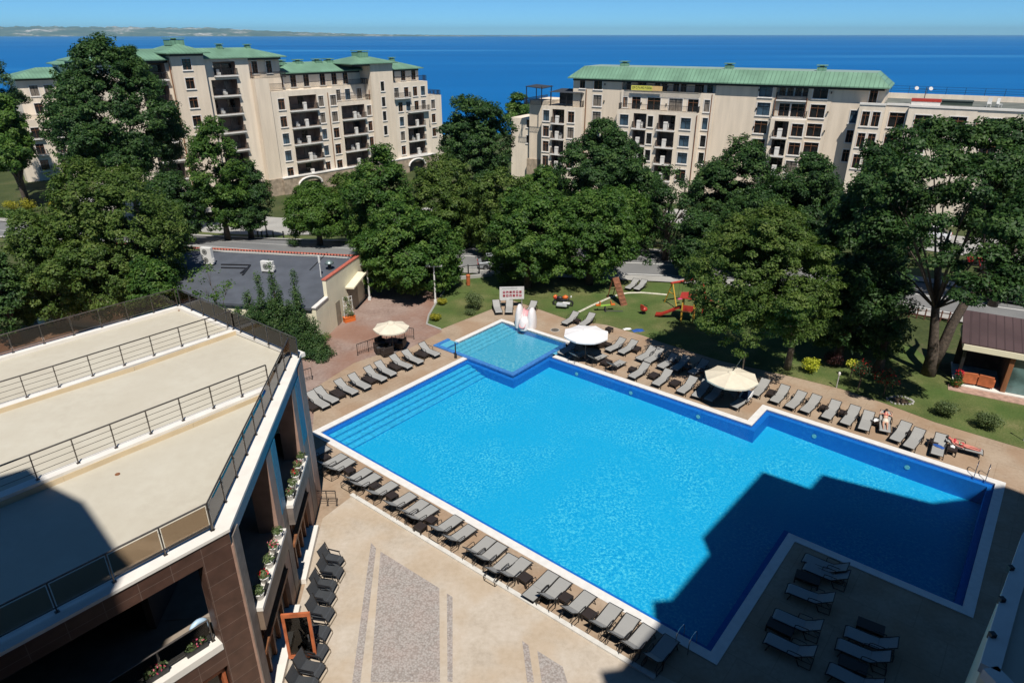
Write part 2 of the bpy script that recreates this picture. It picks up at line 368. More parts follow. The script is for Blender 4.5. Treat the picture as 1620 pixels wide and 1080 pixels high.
# ------------------------------------------------------------------ world, sun, camera
SUN_AZ, SUN_EL = radians(101), radians(58)             # the way the light travels
w = bpy.data.worlds.new('World'); S.world = w; w.use_nodes = True
sky = w.node_tree.nodes.new('ShaderNodeTexSky'); sky.sky_type = 'NISHITA'; sky.sun_disc = False
sky.sun_elevation = SUN_EL; sky.sun_rotation = atan2(-cos(SUN_AZ), -sin(SUN_AZ)); sky.altitude = 60
sky.air_density = .38; sky.dust_density = .0; sky.ozone_density = 1.2
bg = w.node_tree.nodes['Background']; tint = w.node_tree.nodes.new('ShaderNodeMix'); tint.data_type = 'RGBA'; tint.blend_type = 'MULTIPLY'; tint.inputs[0].default_value = 1; tint.inputs[7].default_value = (.98, 1.82, 2.22, 1)
w.node_tree.links.new(sky.outputs[0], tint.inputs[6]); w.node_tree.links.new(tint.outputs[2], bg.inputs[0]); bg.inputs[1].default_value = .05
ld = bpy.data.lights.new('sun', 'SUN'); ld.energy = 5.0; ld.angle = radians(.53); ld.color = (1, .95, .87)
lo = bpy.data.objects.new('sun', ld); COL.objects.link(lo)
SD = Vector((cos(SUN_AZ) * cos(SUN_EL), sin(SUN_AZ) * cos(SUN_EL), -sin(SUN_EL)))
lo.rotation_euler = SD.to_track_quat('-Z', 'Y').to_euler(); lo.location = (20, -60, 90)
cd = bpy.data.cameras.new('camera'); cam = bpy.data.objects.new('camera', cd); COL.objects.link(cam)
cam.location = (0, 0, H); cam.rotation_euler = (pi / 2 - TH, 0, 0); cd.sensor_width = 36; cd.lens = 36 * FPX / 1620; cd.clip_end = 90000; cd.clip_start = .3
S.camera = cam
S.view_settings.view_transform = 'Standard'; S.view_settings.look = 'None'; S.view_settings.gamma = 1; S.view_settings.exposure = 0
try:
    S.cycles.max_bounces = 5; S.cycles.diffuse_bounces = 1; S.cycles.transparent_max_bounces = 16; S.cycles.caustics_reflective = False; S.cycles.caustics_refractive = False
    S.cycles.use_denoising = True; S.cycles.sample_clamp_indirect = 6
except Exception: pass
def sun_shadow(x, y, z, h): # not used for painting: foot of the shadow of a point at height h above z
    k = (h - z) / math.tan(SUN_EL); return (x + k * cos(SUN_AZ), y + k * sin(SUN_AZ))
# ------------------------------------------------------------------ ground, water, far coast
POOLMAIN = [(0, 0), (26.25, 0), (26.25, 9.3), (33.85, 9.3), (33.85, 20.8), (20.9, 20.8), (20.9, 18.15), (4.6, 18.15), (4.6, 13.7), (0, 13.7)]
def terrain():
    xs = np.concatenate([np.arange(-420, -90, 22), np.arange(-90, 96, 3.0), np.arange(96, 430, 22)])
    ys = np.concatenate([np.arange(-60, 6, 11), np.arange(6, 130, 3.0), np.arange(130, 345, 8)])
    V = []; F = []
    for y in ys:
        for x in xs: V.append((x, y, gz(x, y) - .03))
    nx = len(xs)
    inside = lambda x, y: (lambda d: -2.5 < d.dot(E1) < 35.2 and -.8 < d.dot(E2) < 21.9)(Vector((x, y, 0)) - PA)
    for j in range(len(ys) - 1):
        for i in range(nx - 1):
            a = j * nx + i; q = (a, a + 1, a + nx + 1, a + nx)
            if any(inside(V[k][0], V[k][1]) for k in q): continue
            F.append(q)
    m = MB(); m.add(V, F); return structure(m.build('terrain', SOIL, smooth=True))
terrain()
SEA_Z = -30
m = MB(); R_ = 40000
m.quad((-R_, 150, SEA_Z), (R_, 150, SEA_Z), (R_, R_, SEA_Z), (-R_, R_, SEA_Z)); structure(m.build('sea', SEA))

def coast():                                           # the far shore with its chalk cliffs
    prof = [(a_, b_ * .88) for a_, b_ in [(-40, 235), (0, 250), (45, 262), (70, 268), (110, 258), (150, 250), (190, 258), (230, 240), (290, 225), (330, 235), (370, 200), (420, 150), (470, 120), (530, 85), (600, 55), (690, 30), (760, 18), (900, 8)]]
    D = 17000; m = MB(); V = []; F = []
    us = np.linspace(-60, 900, 190); nr = 9
    for iu, u in enumerate(us):
        hh = np.interp(u, [p[0] for p in prof], [p[1] for p in prof]) * (1 + .05 * sin(u * .21) + .04 * sin(u * .53 + 1))
        for k in range(nr):
            t = k / (nr - 1); r = (u - CX) / FPX; dd = D * (1 + .12 * t) + 220 * sin(u * .13 + k) * (1 - t)
            z = hh * (t ** .55) + (0 if k in (0, nr - 1) else 12 * sin(u * .37 + k * 2.1))
            V.append((r / 1.09 * dd, dd, SEA_Z - 4 + z))
    for i in range(len(us) - 1):
        for k in range(nr - 1): a = i * nr + k; F.append((a, a + nr, a + nr + 1, a + 1))
    m.add(V, F)
    mt, n, l, b = nt_new('coast_land'); tc = n.new('ShaderNodeTexCoord'); mp = n.new('ShaderNodeMapping'); mp.inputs['Scale'].default_value = (.0011, .0011, .009); l.new(tc.outputs['Object'], mp.inputs['Vector'])
    f = noise(n, l, mp.outputs['Vector'], 1.0, 6, .65)
    l.new(ramp(n, l, f, [(.40, (.05, .085, .06)), (.54, (.10, .13, .085)), (.60, (.34, .31, .26)), (.68, (.62, .58, .52))]), b.inputs['Base Color']); b.inputs['Roughness'].default_value = .9
    structure(m.build('hills', mt, smooth=True))
coast()
hz_ = MB(); hz_.box(-41000, 41000, -300, 41000, SEA_Z - 1.5, 330); ho = hz_.build('haze', None); ho['kind'] = 'stuff'
hm = bpy.data.materials.new('haze_air'); hm.use_nodes = True; hn = hm.node_tree.nodes; hn.remove(hn['Principled BSDF']); pv = hn.new('ShaderNodeVolumePrincipled'); pv.inputs['Color'].default_value = (.45, .80, 1, 1); pv.inputs['Density'].default_value = 3.0e-5; hm.node_tree.links.new(pv.outputs[0], hn['Material Output'].inputs['Volume']); ho.data.materials.clear(); ho.data.materials.append(hm)

# deck round the pools (one sheet with the pools cut out)
kid = [(-2.55, 14.15), (4.25, 14.15), (4.25, 20.95), (-2.55, 20.95)]
hole = [(-.42, -.42), (26.67, -.42), (26.67, 8.88), (34.27, 8.88), (34.27, 21.22), (20.48, 21.22), (20.48, 18.57), (4.95, 18.57), (4.95, 21.4), (-3.0, 21.4), (-3.0, 13.7), (-.42, 13.7)]
hole = [tuple(pq(*p).xy) for p in hole]
deck_poly = [(-30, -6), (45, -6), (45, 37), g2(1640, 690), g2(1480, 648), g2(1400, 620), g2(1330, 598), g2(1250, 578), g2(1140, 554), g2(1045, 522), g2(960, 494), g2(900, 486), g2(838, 466),
             g2(793, 455), g2(755, 478), g2(686, 506), g2(630, 538), g2(590, 548), g2(540, 566), g2(490, 592), (-12.5, 34), (-30, 20)]
sheet('pool_deck', deck_poly, 0.0, DECK, [hole])
# plaza, lawns, lower plaza, paving strips
plaza = [(-11.6, 31.5), g2(500, 612), g2(560, 574), g2(610, 557), g2(640, 555), g2(674, 537), g2(700, 524), g2(675, 512), g2(692, 478), g2(710, 450), g2(716, 432), g2(560, 425), (-45, 52), (-45, 30), (-22, 36)]
sheet('plaza', plaza, .005, PLAZA)
lawn1 = [g2(675, 512), g2(698, 520.5), g2(740, 504), g2(784, 486.5), g2(793, 468), g2(798, 440), g2(775, 437), g2(716, 440), g2(708, 452), g2(690, 478)]
sheet('lawn', lawn1, .014, GRASS)
lawn2 = [g2(800, 472), g2(838, 484), g2(900, 506), g2(960, 514), g2(1015, 530), g2(1045, 541), g2(1140, 571), g2(1250, 595), g2(1330, 615), g2(1400, 638), g2(1480, 668), g2(1660, 722), g2(1660, 640), g2(1512, 605), g2(1440, 545), g2(1300, 500), g2(1150, 445), g2(1000, 428), g2(800, 432)]
sheet('lawn', lawn2, .014, GRASS)
kerb = MB()
lower = [g2(560, 782), g2(1002, 1047), (10, 16), (10, -5.5), (-8.9, -5.5), (-9.0, 17), (-9.9, 28)]
sheet('lower_plaza', lower, .006, TAN)
for nm, poly, mt in [('cobble_paving', [g2(602, 872), g2(695, 930), g2(696, 1079), g2(586, 1079)], COBBLE),
                     ('cobble_strip', [g2(587, 858), g2(595, 867), g2(570, 1080), g2(557, 1080)], COBBLE),
                     ('cobble_strip', [g2(707, 938), g2(716, 944), g2(716, 1078), g2(708, 1078)], COBBLE),
                     ('cobble_paving', [g2(850, 1029), g2(890, 1054), (2.5, 16.5), (2.5, 10), (1.1, 10), g2(857, 1079)], COBBLE),
                     ('cobble_strip', [g2(826, 1013), g2(836, 1020), g2(845, 1079), g2(834, 1079)], COBBLE)]:
    sheet(nm, poly, .011, mt)
k0 = gp(556, 783); k1 = gp(1036, 1073); kb = MB(); kb.beam(k0 + Vector((0, 0, .04)), k1 + Vector((0, 0, .04)), .22, .12)
structure(kb.build('kerb', M('kerb_stone', (.66, .64, .60), .7, .08, 4)))
# lawn edging: plaza kerb and the curved playground edging
e = MB(); e.tube([gp(u, v, .04) for u, v in [(698, 521), (675, 512.5), (678.5, 498), (690, 478.5), (708, 452)]], .09, 5); structure(e.build('kerb', PAVE))
e = MB(); e.tube([gp(u, v, .05) for u, v in [(905, 499), (935, 484), (962, 472), (980, 465.5), (994, 463.5), (1015, 463), (1040, 465), (1056, 466.5)]], .11, 5); structure(e.build('kerb', M('edging_stone', (.55, .52, .42), .8, .15, 4)))

# roads and pavements draped on the land
def drape(name, pts, width, lift, mat, off=0.0):
    P = [Vector((x, y, 0)) for x, y in pts]; fine = []
    for i in range(len(P) - 1):
        p0 = P[max(i - 1, 0)]; p1 = P[i]; p2 = P[i + 1]; p3 = P[min(i + 2, len(P) - 1)]
        for k in range(10):
            t = k / 10; fine.append(.5 * ((2 * p1) + (p2 - p0) * t + (2 * p0 - 5 * p1 + 4 * p2 - p3) * t * t + (3 * p1 - p0 - 3 * p2 + p3) * t ** 3))
    fine.append(P[-1]); V = []; F = []; nw = 5
    for i, p in enumerate(fine):
        d = (fine[min(i + 1, len(fine) - 1)] - fine[max(i - 1, 0)]).normalized(); n_ = Vector((-d.y, d.x, 0))
        for k in range(nw):
            q = p + n_ * (off + width * (k / (nw - 1) - .5)); V.append((q.x, q.y, gz(q.x, q.y) + lift))
    for i in range(len(fine) - 1):
        for k in range(nw - 1): a = i * nw + k; F.append((a, a + 1, a + nw + 1, a + nw))
    m = MB(); m.add(V, F); return structure(m.build(name, mat))
ROADLINE = [(-130, 108), (-82, 97), (-52, 88), (-28, 79), (-4, 73), (20, 69.5), (34, 64), (46, 57), (64, 50), (110, 40)]
drape('road', ROADLINE, 8.5, .05, ROAD)
drape('pavement', ROADLINE, 1.6, .16, PAVE, 5.05)
drape('pavement', ROADLINE, 1.6, .15, PAVE, -5.05)
drape('road_marking', ROADLINE, .16, .056, WHITE, .2)
drape('road_marking', ROADLINE, .16, .056, WHITE, -3.6)
drape('street_paving', [(-75, 122), (-48, 102), (-30, 97), (-10, 105), (8, 108), (30, 98), (55, 78), (90, 62)], 11, .04, PAVE)
drape('grass_verge', [(-85, 104), (-58, 95), (-34, 88), (-14, 81), (6, 79), (26, 76), (44, 66)], 7.5, .03, GRASS, 0)
drape('grass_verge', [(-75, 88), (-50, 80), (-30, 72), (-14, 66.5), (4, 63)], 6, .035, GRASS, 0)

# ------------------------------------------------------------------ pools
def basin():
    P = [pq(*p) for p in POOLMAIN]; sh = .30             # tiled shelf just under the water line
    b = MB(); cen = len(P)
    def inset(poly, d):
        out = []
        for i in range(len(poly)):
            a = Vector(poly[i - 1]); b_ = Vector(poly[i]); c = Vector(poly[(i + 1) % len(poly)])
            d1 = (b_ - a).normalized(); d2 = (c - b_).normalized(); n1 = Vector((-d1.y, d1.x)); n2 = Vector((-d2.y, d2.x))
            k = (n1 + n2) / (1 + n1.dot(n2)); out.append(tuple(b_ + k * d))
        return out
    inner = inset(POOLMAIN, sh)
    def dep(p, q): return -.78 - .62 * sstep(12, 33, p)
    for i in range(len(POOLMAIN)):
        j = (i + 1) % len(POOLMAIN)
        a, b_, c, d = POOLMAIN[i], POOLMAIN[j], inner[j], inner[i]
        b.quad(pq(*a, .0), pq(*b_, .0), pq(*b_, -.16), pq(*a, -.16))
        b.quad(pq(*a, -.16), pq(*b_, -.16), pq(*c, -.16), pq(*d, -.16))
        b.quad(pq(*d, -.16), pq(*c, -.16), pq(*c, -1.6), pq(*d, -1.6))
    structure(b.build('pool_wall', WALLTILE))
    f = MB(); ps = np.unique(np.concatenate([np.arange(0, 34.1, 1.5), [4.6, 20.9, 26.25, 33.85]])); qs = np.unique(np.concatenate([np.arange(0, 21, 1.5), [9.3, 13.7, 18.15, 20.8]]))
    def ins(p, q): return (0 <= p <= 26.25 and 0 <= q <= 18.15 and not (p < 4.6 and q > 13.7)) or (20.9 <= p <= 33.85 and 9.3 <= q <= 20.8)
    for i in range(len(ps) - 1):
        for j in range(len(qs) - 1):
            if ins((ps[i] + ps[i + 1]) / 2, (qs[j] + qs[j + 1]) / 2):
                f.quad(*[pq(p, q, dep(p, q)) for p, q in ((ps[i], qs[j]), (ps[i + 1], qs[j]), (ps[i + 1], qs[j + 1]), (ps[i], qs[j + 1]))])
    structure(f.build('pool_floor', CAUSTICTILE, fix=False))
    st = MB(); nos = MB()                                # steps along the short side
    for k in range(4):
        z1 = -.24 - .15 * k; p0 = .31 + .46 * k; p1 = p0 + .46
        st.add([pq(p, q, z) for z in (-1.1, z1) for p, q in ((p0, .31), (p1, .31), (p1, 13.38), (p0, 13.38))], [(4, 5, 6, 7), (0, 1, 5, 4), (1, 2, 6, 5), (2, 3, 7, 6), (3, 0, 4, 7)])
        nos.add([pq(p, q, z) for z in (z1 - .03, z1 + .004) for p, q in ((p1 - .03, .31), (p1 + .006, .31), (p1 + .006, 13.38), (p1 - .03, 13.38))], [(4, 5, 6, 7), (1, 2, 6, 5)])
    structure(st.build('pool_steps', M('pool_step_mosaic', (.05, .42, .68), .5, .15, 5))); structure(nos.build('step_edge', M('step_edge_mosaic', (.02, .25, .58), .5, .15, 5)))
    wv = MB(); wv.quad(*[pq(*p, -.05) for p in [(0, 0), (26.25, 0), (26.25, 18.15), (4.6, 18.15), (4.6, 13.7), (0, 13.7)]]); wv.quad(*[pq(*p, -.05) for p in [(26.25, 9.3), (33.85, 9.3), (33.85, 20.8), (20.9, 20.8), (20.9, 18.15), (26.25, 18.15)]])
    structure(wv.build('pool_water', WATER))
    # coping: a white stone frame, butted segment by segment
    c = MB(); w_ = .46
    outl = inset(POOLMAIN, -w_)
    idx = [i for i in range(len(POOLMAIN)) if i not in (7, 8)]
    for i in idx:
        j = (i + 1) % len(POOLMAIN)
        a, b_, o2, o1 = POOLMAIN[i], POOLMAIN[j], outl[j], outl[i]
        if i == 9: o1 = (-w_, 13.7)
        if i == 6: b_ = (4.95, 18.15); o2 = (4.95, 18.15 + w_)
        c.add([pq(*p, z) for z in (-.06, .035) for p in (a, b_, o2, o1)], [(4, 5, 6, 7), (0, 1, 5, 4), (2, 3, 7, 6), (3, 2, 1, 0)])
    structure(c.build('pool_coping', M('coping_stone', (.74, .72, .69), .6, .05, 3, .08)))
basin()
def kids_pool():
    z = .10; x0, x1, y0, y1 = -2.55, 4.25, 14.05, 20.95
    b = MB()
    for (a, c) in (((x0, y0), (x1, y0)), ((x1, y0), (x1, y1)), ((x1, y1), (x0, y1)), ((x0, y1), (x0, y0))):
        b.quad(pq(*a, .1), pq(*c, .1), pq(*c, -.5), pq(*a, -.5))
    # overflow rim toward the big pool, a raised wall
    b.add([pq(p, q, zz) for zz in (-1.7, .10) for p, q in ((-3.75, 13.7), (4.6, 13.7), (4.6, 14.05), (-3.75, 14.05))], [(4, 5, 6, 7), (0, 1, 5, 4), (1, 2, 6, 5), (2, 3, 7, 6), (3, 0, 4, 7)])
    b.add([pq(p, q, zz) for zz in (-1.7, .10) for p, q in ((4.25, 14.05), (4.6, 14.05), (4.6, 19.3), (4.25, 19.3))], [(4, 5, 6, 7), (1, 2, 6, 5), (2, 3, 7, 6), (3, 0, 4, 7)])
    # gutter wings at both ends of the rim
    b.add([pq(p, q, zz) for zz in (-.2, .10) for p, q in ((-3.75, 14.05), (-3.45, 14.05), (-3.45, 15.4), (-3.75, 15.4))], [(4, 5, 6, 7), (0, 1, 5, 4), (1, 2, 6, 5), (2, 3, 7, 6), (3, 0, 4, 7)])
    structure(b.build('kids_pool_wall', M('kids_pool_rim_mosaic', (.05, .20, .52), .5, .15, 6)))
    f = MB(); f.quad(*[pq(p, q, -.42) for p, q in ((x0, y0), (x1, y0), (x1, y1), (x0, y1))]); structure(f.build('kids_pool_floor', KIDTILE, fix=False))
    s = MB(); 
    for k in range(4):
        p0 = x0 + .42 * k; s.add([pq(p, q, zz) for zz in (-.45, -.06 - .09 * k) for p, q in ((p0, y0 + .01), (p0 + .42, y0 + .01), (p0 + .42, y1 - .01), (p0, y1 - .01))], [(4, 5, 6, 7), (1, 2, 6, 5), (3, 0, 4, 7)])
    structure(s.build('kids_pool_steps', M('kids_step_mosaic', (.13, .44, .60), .5, .15, 5)))
    g = MB(); g.quad(*[pq(p, q, .02) for p, q in ((-3.45, 14.06), (-2.56, 14.06), (-2.56, 15.4), (-3.45, 15.4))]); g.quad(*[pq(p, q, .02) for p, q in ((4.61, 18.65), (6.1, 18.65), (6.1, 20.2), (4.61, 20.2))]); structure(g.build('gutter_basin', KIDTILE))
    wv = MB(); wv.quad(*[pq(p, q, .045) for p, q in ((x0, y0), (x1, y0), (x1, y1), (x0, y1))]); structure(wv.build('kids_pool_water', mat_water('kids_water', (.80, .96, .98))))
    c = MB(); w_ = .42
    c.add([pq(p, q, zz) for zz in (-.05, .12) for p, q in ((x0 - w_, 15.4), (x0, 15.4), (x0, y1 + w_), (x0 - w_, y1 + w_))], [(4, 5, 6, 7), (0, 1, 5, 4), (1, 2, 6, 5), (2, 3, 7, 6), (3, 0, 4, 7)])
    c.add([pq(p, q, zz) for zz in (-.05, .12) for p, q in ((x0, y1), (x1 + .35, y1), (x1 + .35, y1 + w_), (x0, y1 + w_))], [(4, 5, 6, 7), (0, 1, 5, 4), (1, 2, 6, 5), (2, 3, 7, 6)])
    structure(c.build('kids_pool_coping', MATS['coping_stone']))
kids_pool()
LIGHTM = M('pool_light_lens', (.30, .52, .55), .3, .1, 8)
def plight(p, q, z, nrm, label):
    t = thing('pool_light', label, 'pool light', pq(p, q, z), PANG + nrm, 'lights set in the pool wall')
    m = MB(); m.tube([(0, 0, 0), (.03, 0, 0)], .16, 14); m.build('housing', CHROME, t)
    m = MB(); m.tube([(.03, 0, 0), (.045, 0, 0)], .125, 14); m.build('lens', LIGHTM, t)
for i, (p, lab) in enumerate([(7.5, 'nearest the small raised pool'), (12.2, 'second from the small raised pool'), (17.4, 'near the cream parasol')]):
    plight(p, 17.85, -.5, -pi / 2, 'round underwater light in the far pool wall, ' + lab)
for i, (p, lab) in enumerate([(24.2, 'below the row of loungers by the corner'), (29.6, 'below the sunbathing woman')]):
    plight(p, 20.5, -.6, -pi / 2, 'round underwater light in the far pool wall, ' + lab)
plight(1.2, 13.4, -.6, -pi / 2, 'round underwater light under the small pool rim')

def ladder(p, q, rz, label):
    t = thing('pool_ladder', label, 'pool ladder', pq(p, q, .03), PANG + rz)
    for s in (-.28, .28):
        m = MB(); pts = [(s, -.75, 0), (s, -.75, .55)] + [(s, -.75 + .38 * (1 - cos(a)), .55 + .28 * sin(a)) for a in np.linspace(.3, pi * .86, 7)] + [(s, .06, .2), (s, .08, -1.0)]
        m.tube(pts, .022, 7); m.build('handrail', CHROME, t, smooth=True)
    for k in range(3):
        m = MB(); m.box(-.27, .27, .03, .11, -.35 - .28 * k, -.31 - .28 * k); m.build('tread', CHROME, t)
ladder(33.1, 20.8, pi, 'chrome pool ladder beside the sunbather at the far right corner')
ladder(25.3, 0, 0, 'chrome pool ladder in the shade at the near corner')

# ------------------------------------------------------------------ railings
def rail_run(name, label, pts, style, cat='railing', group=None, h=1.05, sp=1.35, ends=True, npost=None, inset=0):
    P = [Vector(p) for p in pts]; t = thing(name, label, cat, P[0], 0, group); O = P[0]; mat = STEEL
    hr = MB(); hr.tube([p - O + Vector((0, 0, h)) for p in P], .032, 7); hr.build('handrail', mat, t)
    if style == 'cable':
        cb = MB()
        for z in (.3, .56, .8): cb.tube([p - O + Vector((0, 0, z)) for p in P], .011, 5)
        cb.build('cables', mat, t)
    if style == 'bars' or style == 'glass':
        cb = MB(); cb.tube([p - O + Vector((0, 0, .16)) for p in P], .02, 6); cb.build('bottom_rail', mat, t)
    for i in range(len(P) - 1):
        d = P[i + 1] - P[i]; n = max(1, round(d.length / sp)); u = d.normalized()
        for k in range(n + (1 if i == len(P) - 2 else 0)):
            q = P[i] + d * (k / n) - O
            m = MB(); m.box(-.028, .028, -.018, .018, 0, h); m.box(-.06, .06, -.06, .06, 0, .02); m.box(-.05, .05, -.02, .02, .8, .84)
            o = m.build('post', mat, t); o.location = q; o.rotation_euler = (0, 0, atan2(u.y, u.x) + pi / 2)
        if style == 'glass':
            for k in range(n):
                a = P[i] + d * (k / n) + u * .05 - O; b = P[i] + d * ((k + 1) / n) - u * .05 - O
                m = MB(); m.obox((a + b) / 2 + Vector((0, 0, .58)), (b - a) / 2, Vector((-u.y, u.x, 0)) * .005, (0, 0, .39)); m.build('glass_panel', SMOKEGLASS, t)
        if style == 'bars':
            m = MB(); nb = max(2, int(d.length / .16))
            for k in range(1, nb): q = P[i] + d * (k / nb) - O; m.tube([q + Vector((0, 0, .16)), q + Vector((0, 0, h))], .009, 4)
            m.build('bars', mat, t)
    return t
# ------------------------------------------------------------------ low hotel wing with the roof terraces (left)
ZT = 8.6
A0 = Vector((-9.1, 17.02, 0)); A1 = Vector((-10.5, 29.9, 0)); A2 = Vector((-19.43, 36.56, 0)); A3 = Vector((-39.0, 13.3, 0)); A4 = Vector((-28.6, -5.7, 0))
def side(s, out, z): # point on the poolside face: s metres from the near corner, out metres outward
    d = (A1 - A0).normalized(); n = Vector((d.y, -d.x, 0)); p = A0 + d * s + n * out; return Vector((p.x, p.y, z))
def front(s, out, z):
    d = (A4 - A0).normalized(); n = Vector((-d.y, d.x, 0)); p = A0 + d * s + n * out; return Vector((p.x, p.y, z))
WG = thing('terrace_wing', 'low hotel wing with cream roof terraces, brown stone front and blue mosaic poolside face', 'building', (0, 0, 0))
def bar(fn, s0, s1, o0, o1, z0, z1, mb):
    c = [fn(s, o, z) for z in (z0, z1) for s, o in ((s0, o0), (s1, o0), (s1, o1), (s0, o1))]
    mb.add(c, [(3, 2, 1, 0), (4, 5, 6, 7), (0, 1, 5, 4), (1, 2, 6, 5), (2, 3, 7, 6), (3, 0, 4, 7)]); return mb
Ls = (A1 - A0).length
# roof terraces: three floors stepping down toward the camera, upstands and white ledges between them
def lerp(a, b, t): return a + (b - a) * t
r1 = [Vector((-14.95, 32.95, 0)), Vector((-18.23, 28.72, 0)), Vector((-20.33, 26.5, 0)), Vector((-21.9, 24.75, 0)), Vector((-29.5, 16.2, 0))]
r2 = [Vector((-10.83, 26.75, 0)), Vector((-13.29, 23.78, 0)), Vector((-15.16, 21.64, 0)), Vector((-16.41, 20.13, 0)), Vector((-24.3, 10.9, 0)), Vector((-28, 6.5, 0))]
fl = MB(); fl.quad(*[Vector((p.x, p.y, ZT - .16)) for p in (r1[0], A2, A3, Vector((-34, 6, 0)), r1[4])])
fl.quad(*[Vector((p.x, p.y, ZT - .24)) for p in (r2[0], A1, r1[0], r1[4], Vector((-34, 6, 0)), r2[5])]); fl.quad(*[Vector((p.x, p.y, ZT - .34)) for p in (A0, r2[0], r2[5], Vector((-34, 6, 0)), A4)])
fl.build('terrace_floor', TERRACE, WG)
for u_, v_ in ((284, 491), (186, 750)):
    q_ = gp(u_, v_, ZT - .16 if v_ < 600 else ZT - .34); dm = MB(); dm.lathe([(.09, 0), (.09, .02), (.02, .03)], 12, tuple(q_)); dm.build('roof_drain', WOODBR, WG)
lg = MB(); ups = MB()
def ledge(pts, w, z0, z1, off=0):
    for i in range(len(pts) - 1):
        a, b = pts[i], pts[i + 1]; d = (b - a).normalized(); n = Vector((-d.y, d.x, 0)) * off
        lg.beam(a + n + Vector((0, 0, (z0 + z1) / 2)), b + n + Vector((0, 0, (z0 + z1) / 2)), w, z1 - z0)
ledge([r1[0], r1[2]], .42, ZT - .2, ZT); ledge([r1[2], r1[4]], .42, ZT - .2, ZT + .002)
ledge([r2[0], r2[2]], .42, ZT - .28, ZT + .001); ledge([r2[2], r2[5]], .42, ZT - .28, ZT + .003)
ledge([A1 + Vector((.12, .1, 0)), A2], .44, ZT - .2, ZT + .004, .1); ledge([A2, A3], .44, ZT - .2, ZT + .006, .1)
bar(side, .0, Ls + .1, -.62, .055, ZT - .1, ZT + .012, lg); bar(front, -.03, 34, -.62, .05, ZT - .1, ZT + .008, lg)
lg.build('ledge', LEDGE, WG)
for pts, z in ((r1, ZT - .2), (r2, ZT - .3)):
    for i in range(len(pts) - 1):
        a, b = pts[i], pts[i + 1]; d = (b - a).normalized(); n = Vector((-d.y, d.x, 0)); n = n if n.y > 0 else -n
        n = -n if (n.dot(Vector((1, -1, 0))) < 0) else n
        ups.beam(a + n * .215 + Vector((0, 0, z)), b + n * .215 + Vector((0, 0, z)), .03, .36)
ups.build('upstand', TERREDGE, WG)
# poolside face
wl = MB()
bar(side, .02, Ls - .02, -.35, .0, 7.95, ZT - .11, wl)                      # mosaic band
w_o = wl.build('spandrel', BLUEMOSAIC, WG)
pil = MB(); bar(side, -.02, .62, -.6, .06, 0, 7.94, pil); pil.build('pilaster', PINKSTONE, WG)
pil = MB(); bar(side, -.01, .6, .061, .10, 0, 8.3, pil); pil.build('pilaster', GREYSTONE, WG)
for s0, s1 in ((4.9, 6.35), (10.15, 11.9)):
    pil = MB(); bar(side, s0, s0 + .75, -.8, .02, 0, 7.94, pil); pil.build('pilaster', PINKSTONE, WG)
    pil = MB(); bar(side, s0 + .76, s1, -.6, .04, 4.6, 7.94, pil); pil.build('pilaster', BLUEMOSAIC, WG)
    pil = MB(); bar(side, s0 + .76, s1, -.6, .035, 0, 4.58, pil); pil.build('pilaster', GREYSTONE, WG)
pil = MB(); bar(side, 11.92, Ls + .05, -.6, .05, 0, 8.3, pil); pil.build('pilaster', PINKSTONE, WG)
far = MB(); a = A1; b = A2
for i in range(1): far.beam(lerp(a, b, .02) + Vector((0, 0, 4.1)), b + Vector((0, 0, 4.1)), .3, 8.2)
far.beam(A2 + Vector((0, 0, 4.1)), A3 + Vector((0, 0, 4.1)), .3, 8.2); far.build('rear_wall', CREAM, WG)
# balconies (upper storey): floor, back wall, white planter ledge
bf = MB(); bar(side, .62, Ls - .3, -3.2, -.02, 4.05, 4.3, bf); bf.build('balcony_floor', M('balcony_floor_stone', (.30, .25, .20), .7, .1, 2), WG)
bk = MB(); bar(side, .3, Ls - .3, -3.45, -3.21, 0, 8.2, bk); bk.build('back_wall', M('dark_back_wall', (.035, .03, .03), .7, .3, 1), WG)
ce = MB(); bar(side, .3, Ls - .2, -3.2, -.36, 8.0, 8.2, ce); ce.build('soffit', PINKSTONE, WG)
for s0, s1 in ((.64, 4.88), (6.37, 10.13)):
    m = MB(); bar(side, s0, s1, -.02, .32, 4.34, 4.5, m); m.build('planter_ledge', LEDGE, WG)
    m = MB(); bar(side, s0, s1, .0, .29, 3.45, 4.33, m); m.build('fascia', M('tan_stone', (.23, .165, .12), .6, .15, 2) if s0 < 2 else GREYSTONE, WG)
# ground floor glazing, timber doors and the pale sill at its foot
for s0, s1 in ((.64, 4.88), (6.37, 10.13)):
    gl = MB(); bar(side, s0, s1, -.32, -.28, .3, 3.1, gl); gl.build('window', PANEC, WG)
    n = 5
    for k in range(n + 1):
        q = MB(); s_ = s0 + (s1 - s0 - .14) * k / n; bar(side, s_, s_ + .14, -.27, -.12, .3, 3.1, q); q.build('mullion', WOODBR, WG)
    q = MB(); bar(side, s0, s1, -.11, .12, 2.2, 2.38, q); q.build('transom', WOODBR, WG)
    q = MB(); bar(side, s0, s1, -.3, .34, .02, .30, q); q.build('sill', LEDGE, WG)
dr = MB()
for z0, z1, o0, o1 in ((.32, .5, .4, 1.5), (2.5, 2.68, .4, 1.5), (.5, 2.5, .4, .52), (.5, 2.5, 1.38, 1.5)): bar(side, 2.0, 2.09, o0, o1, z0, z1, dr)
do = dr.build('door', WOODRED, WG)
gl = MB(); bar(side, 2.03, 2.05, .53, 1.37, .51, 2.49, gl); g_ = gl.build('pane', SMOKEGLASS, do)
q = MB(); bar(side, 1.97, 1.995, 1.28, 1.34, 1.2, 1.6, q); q.build('handle', CHROME, do)
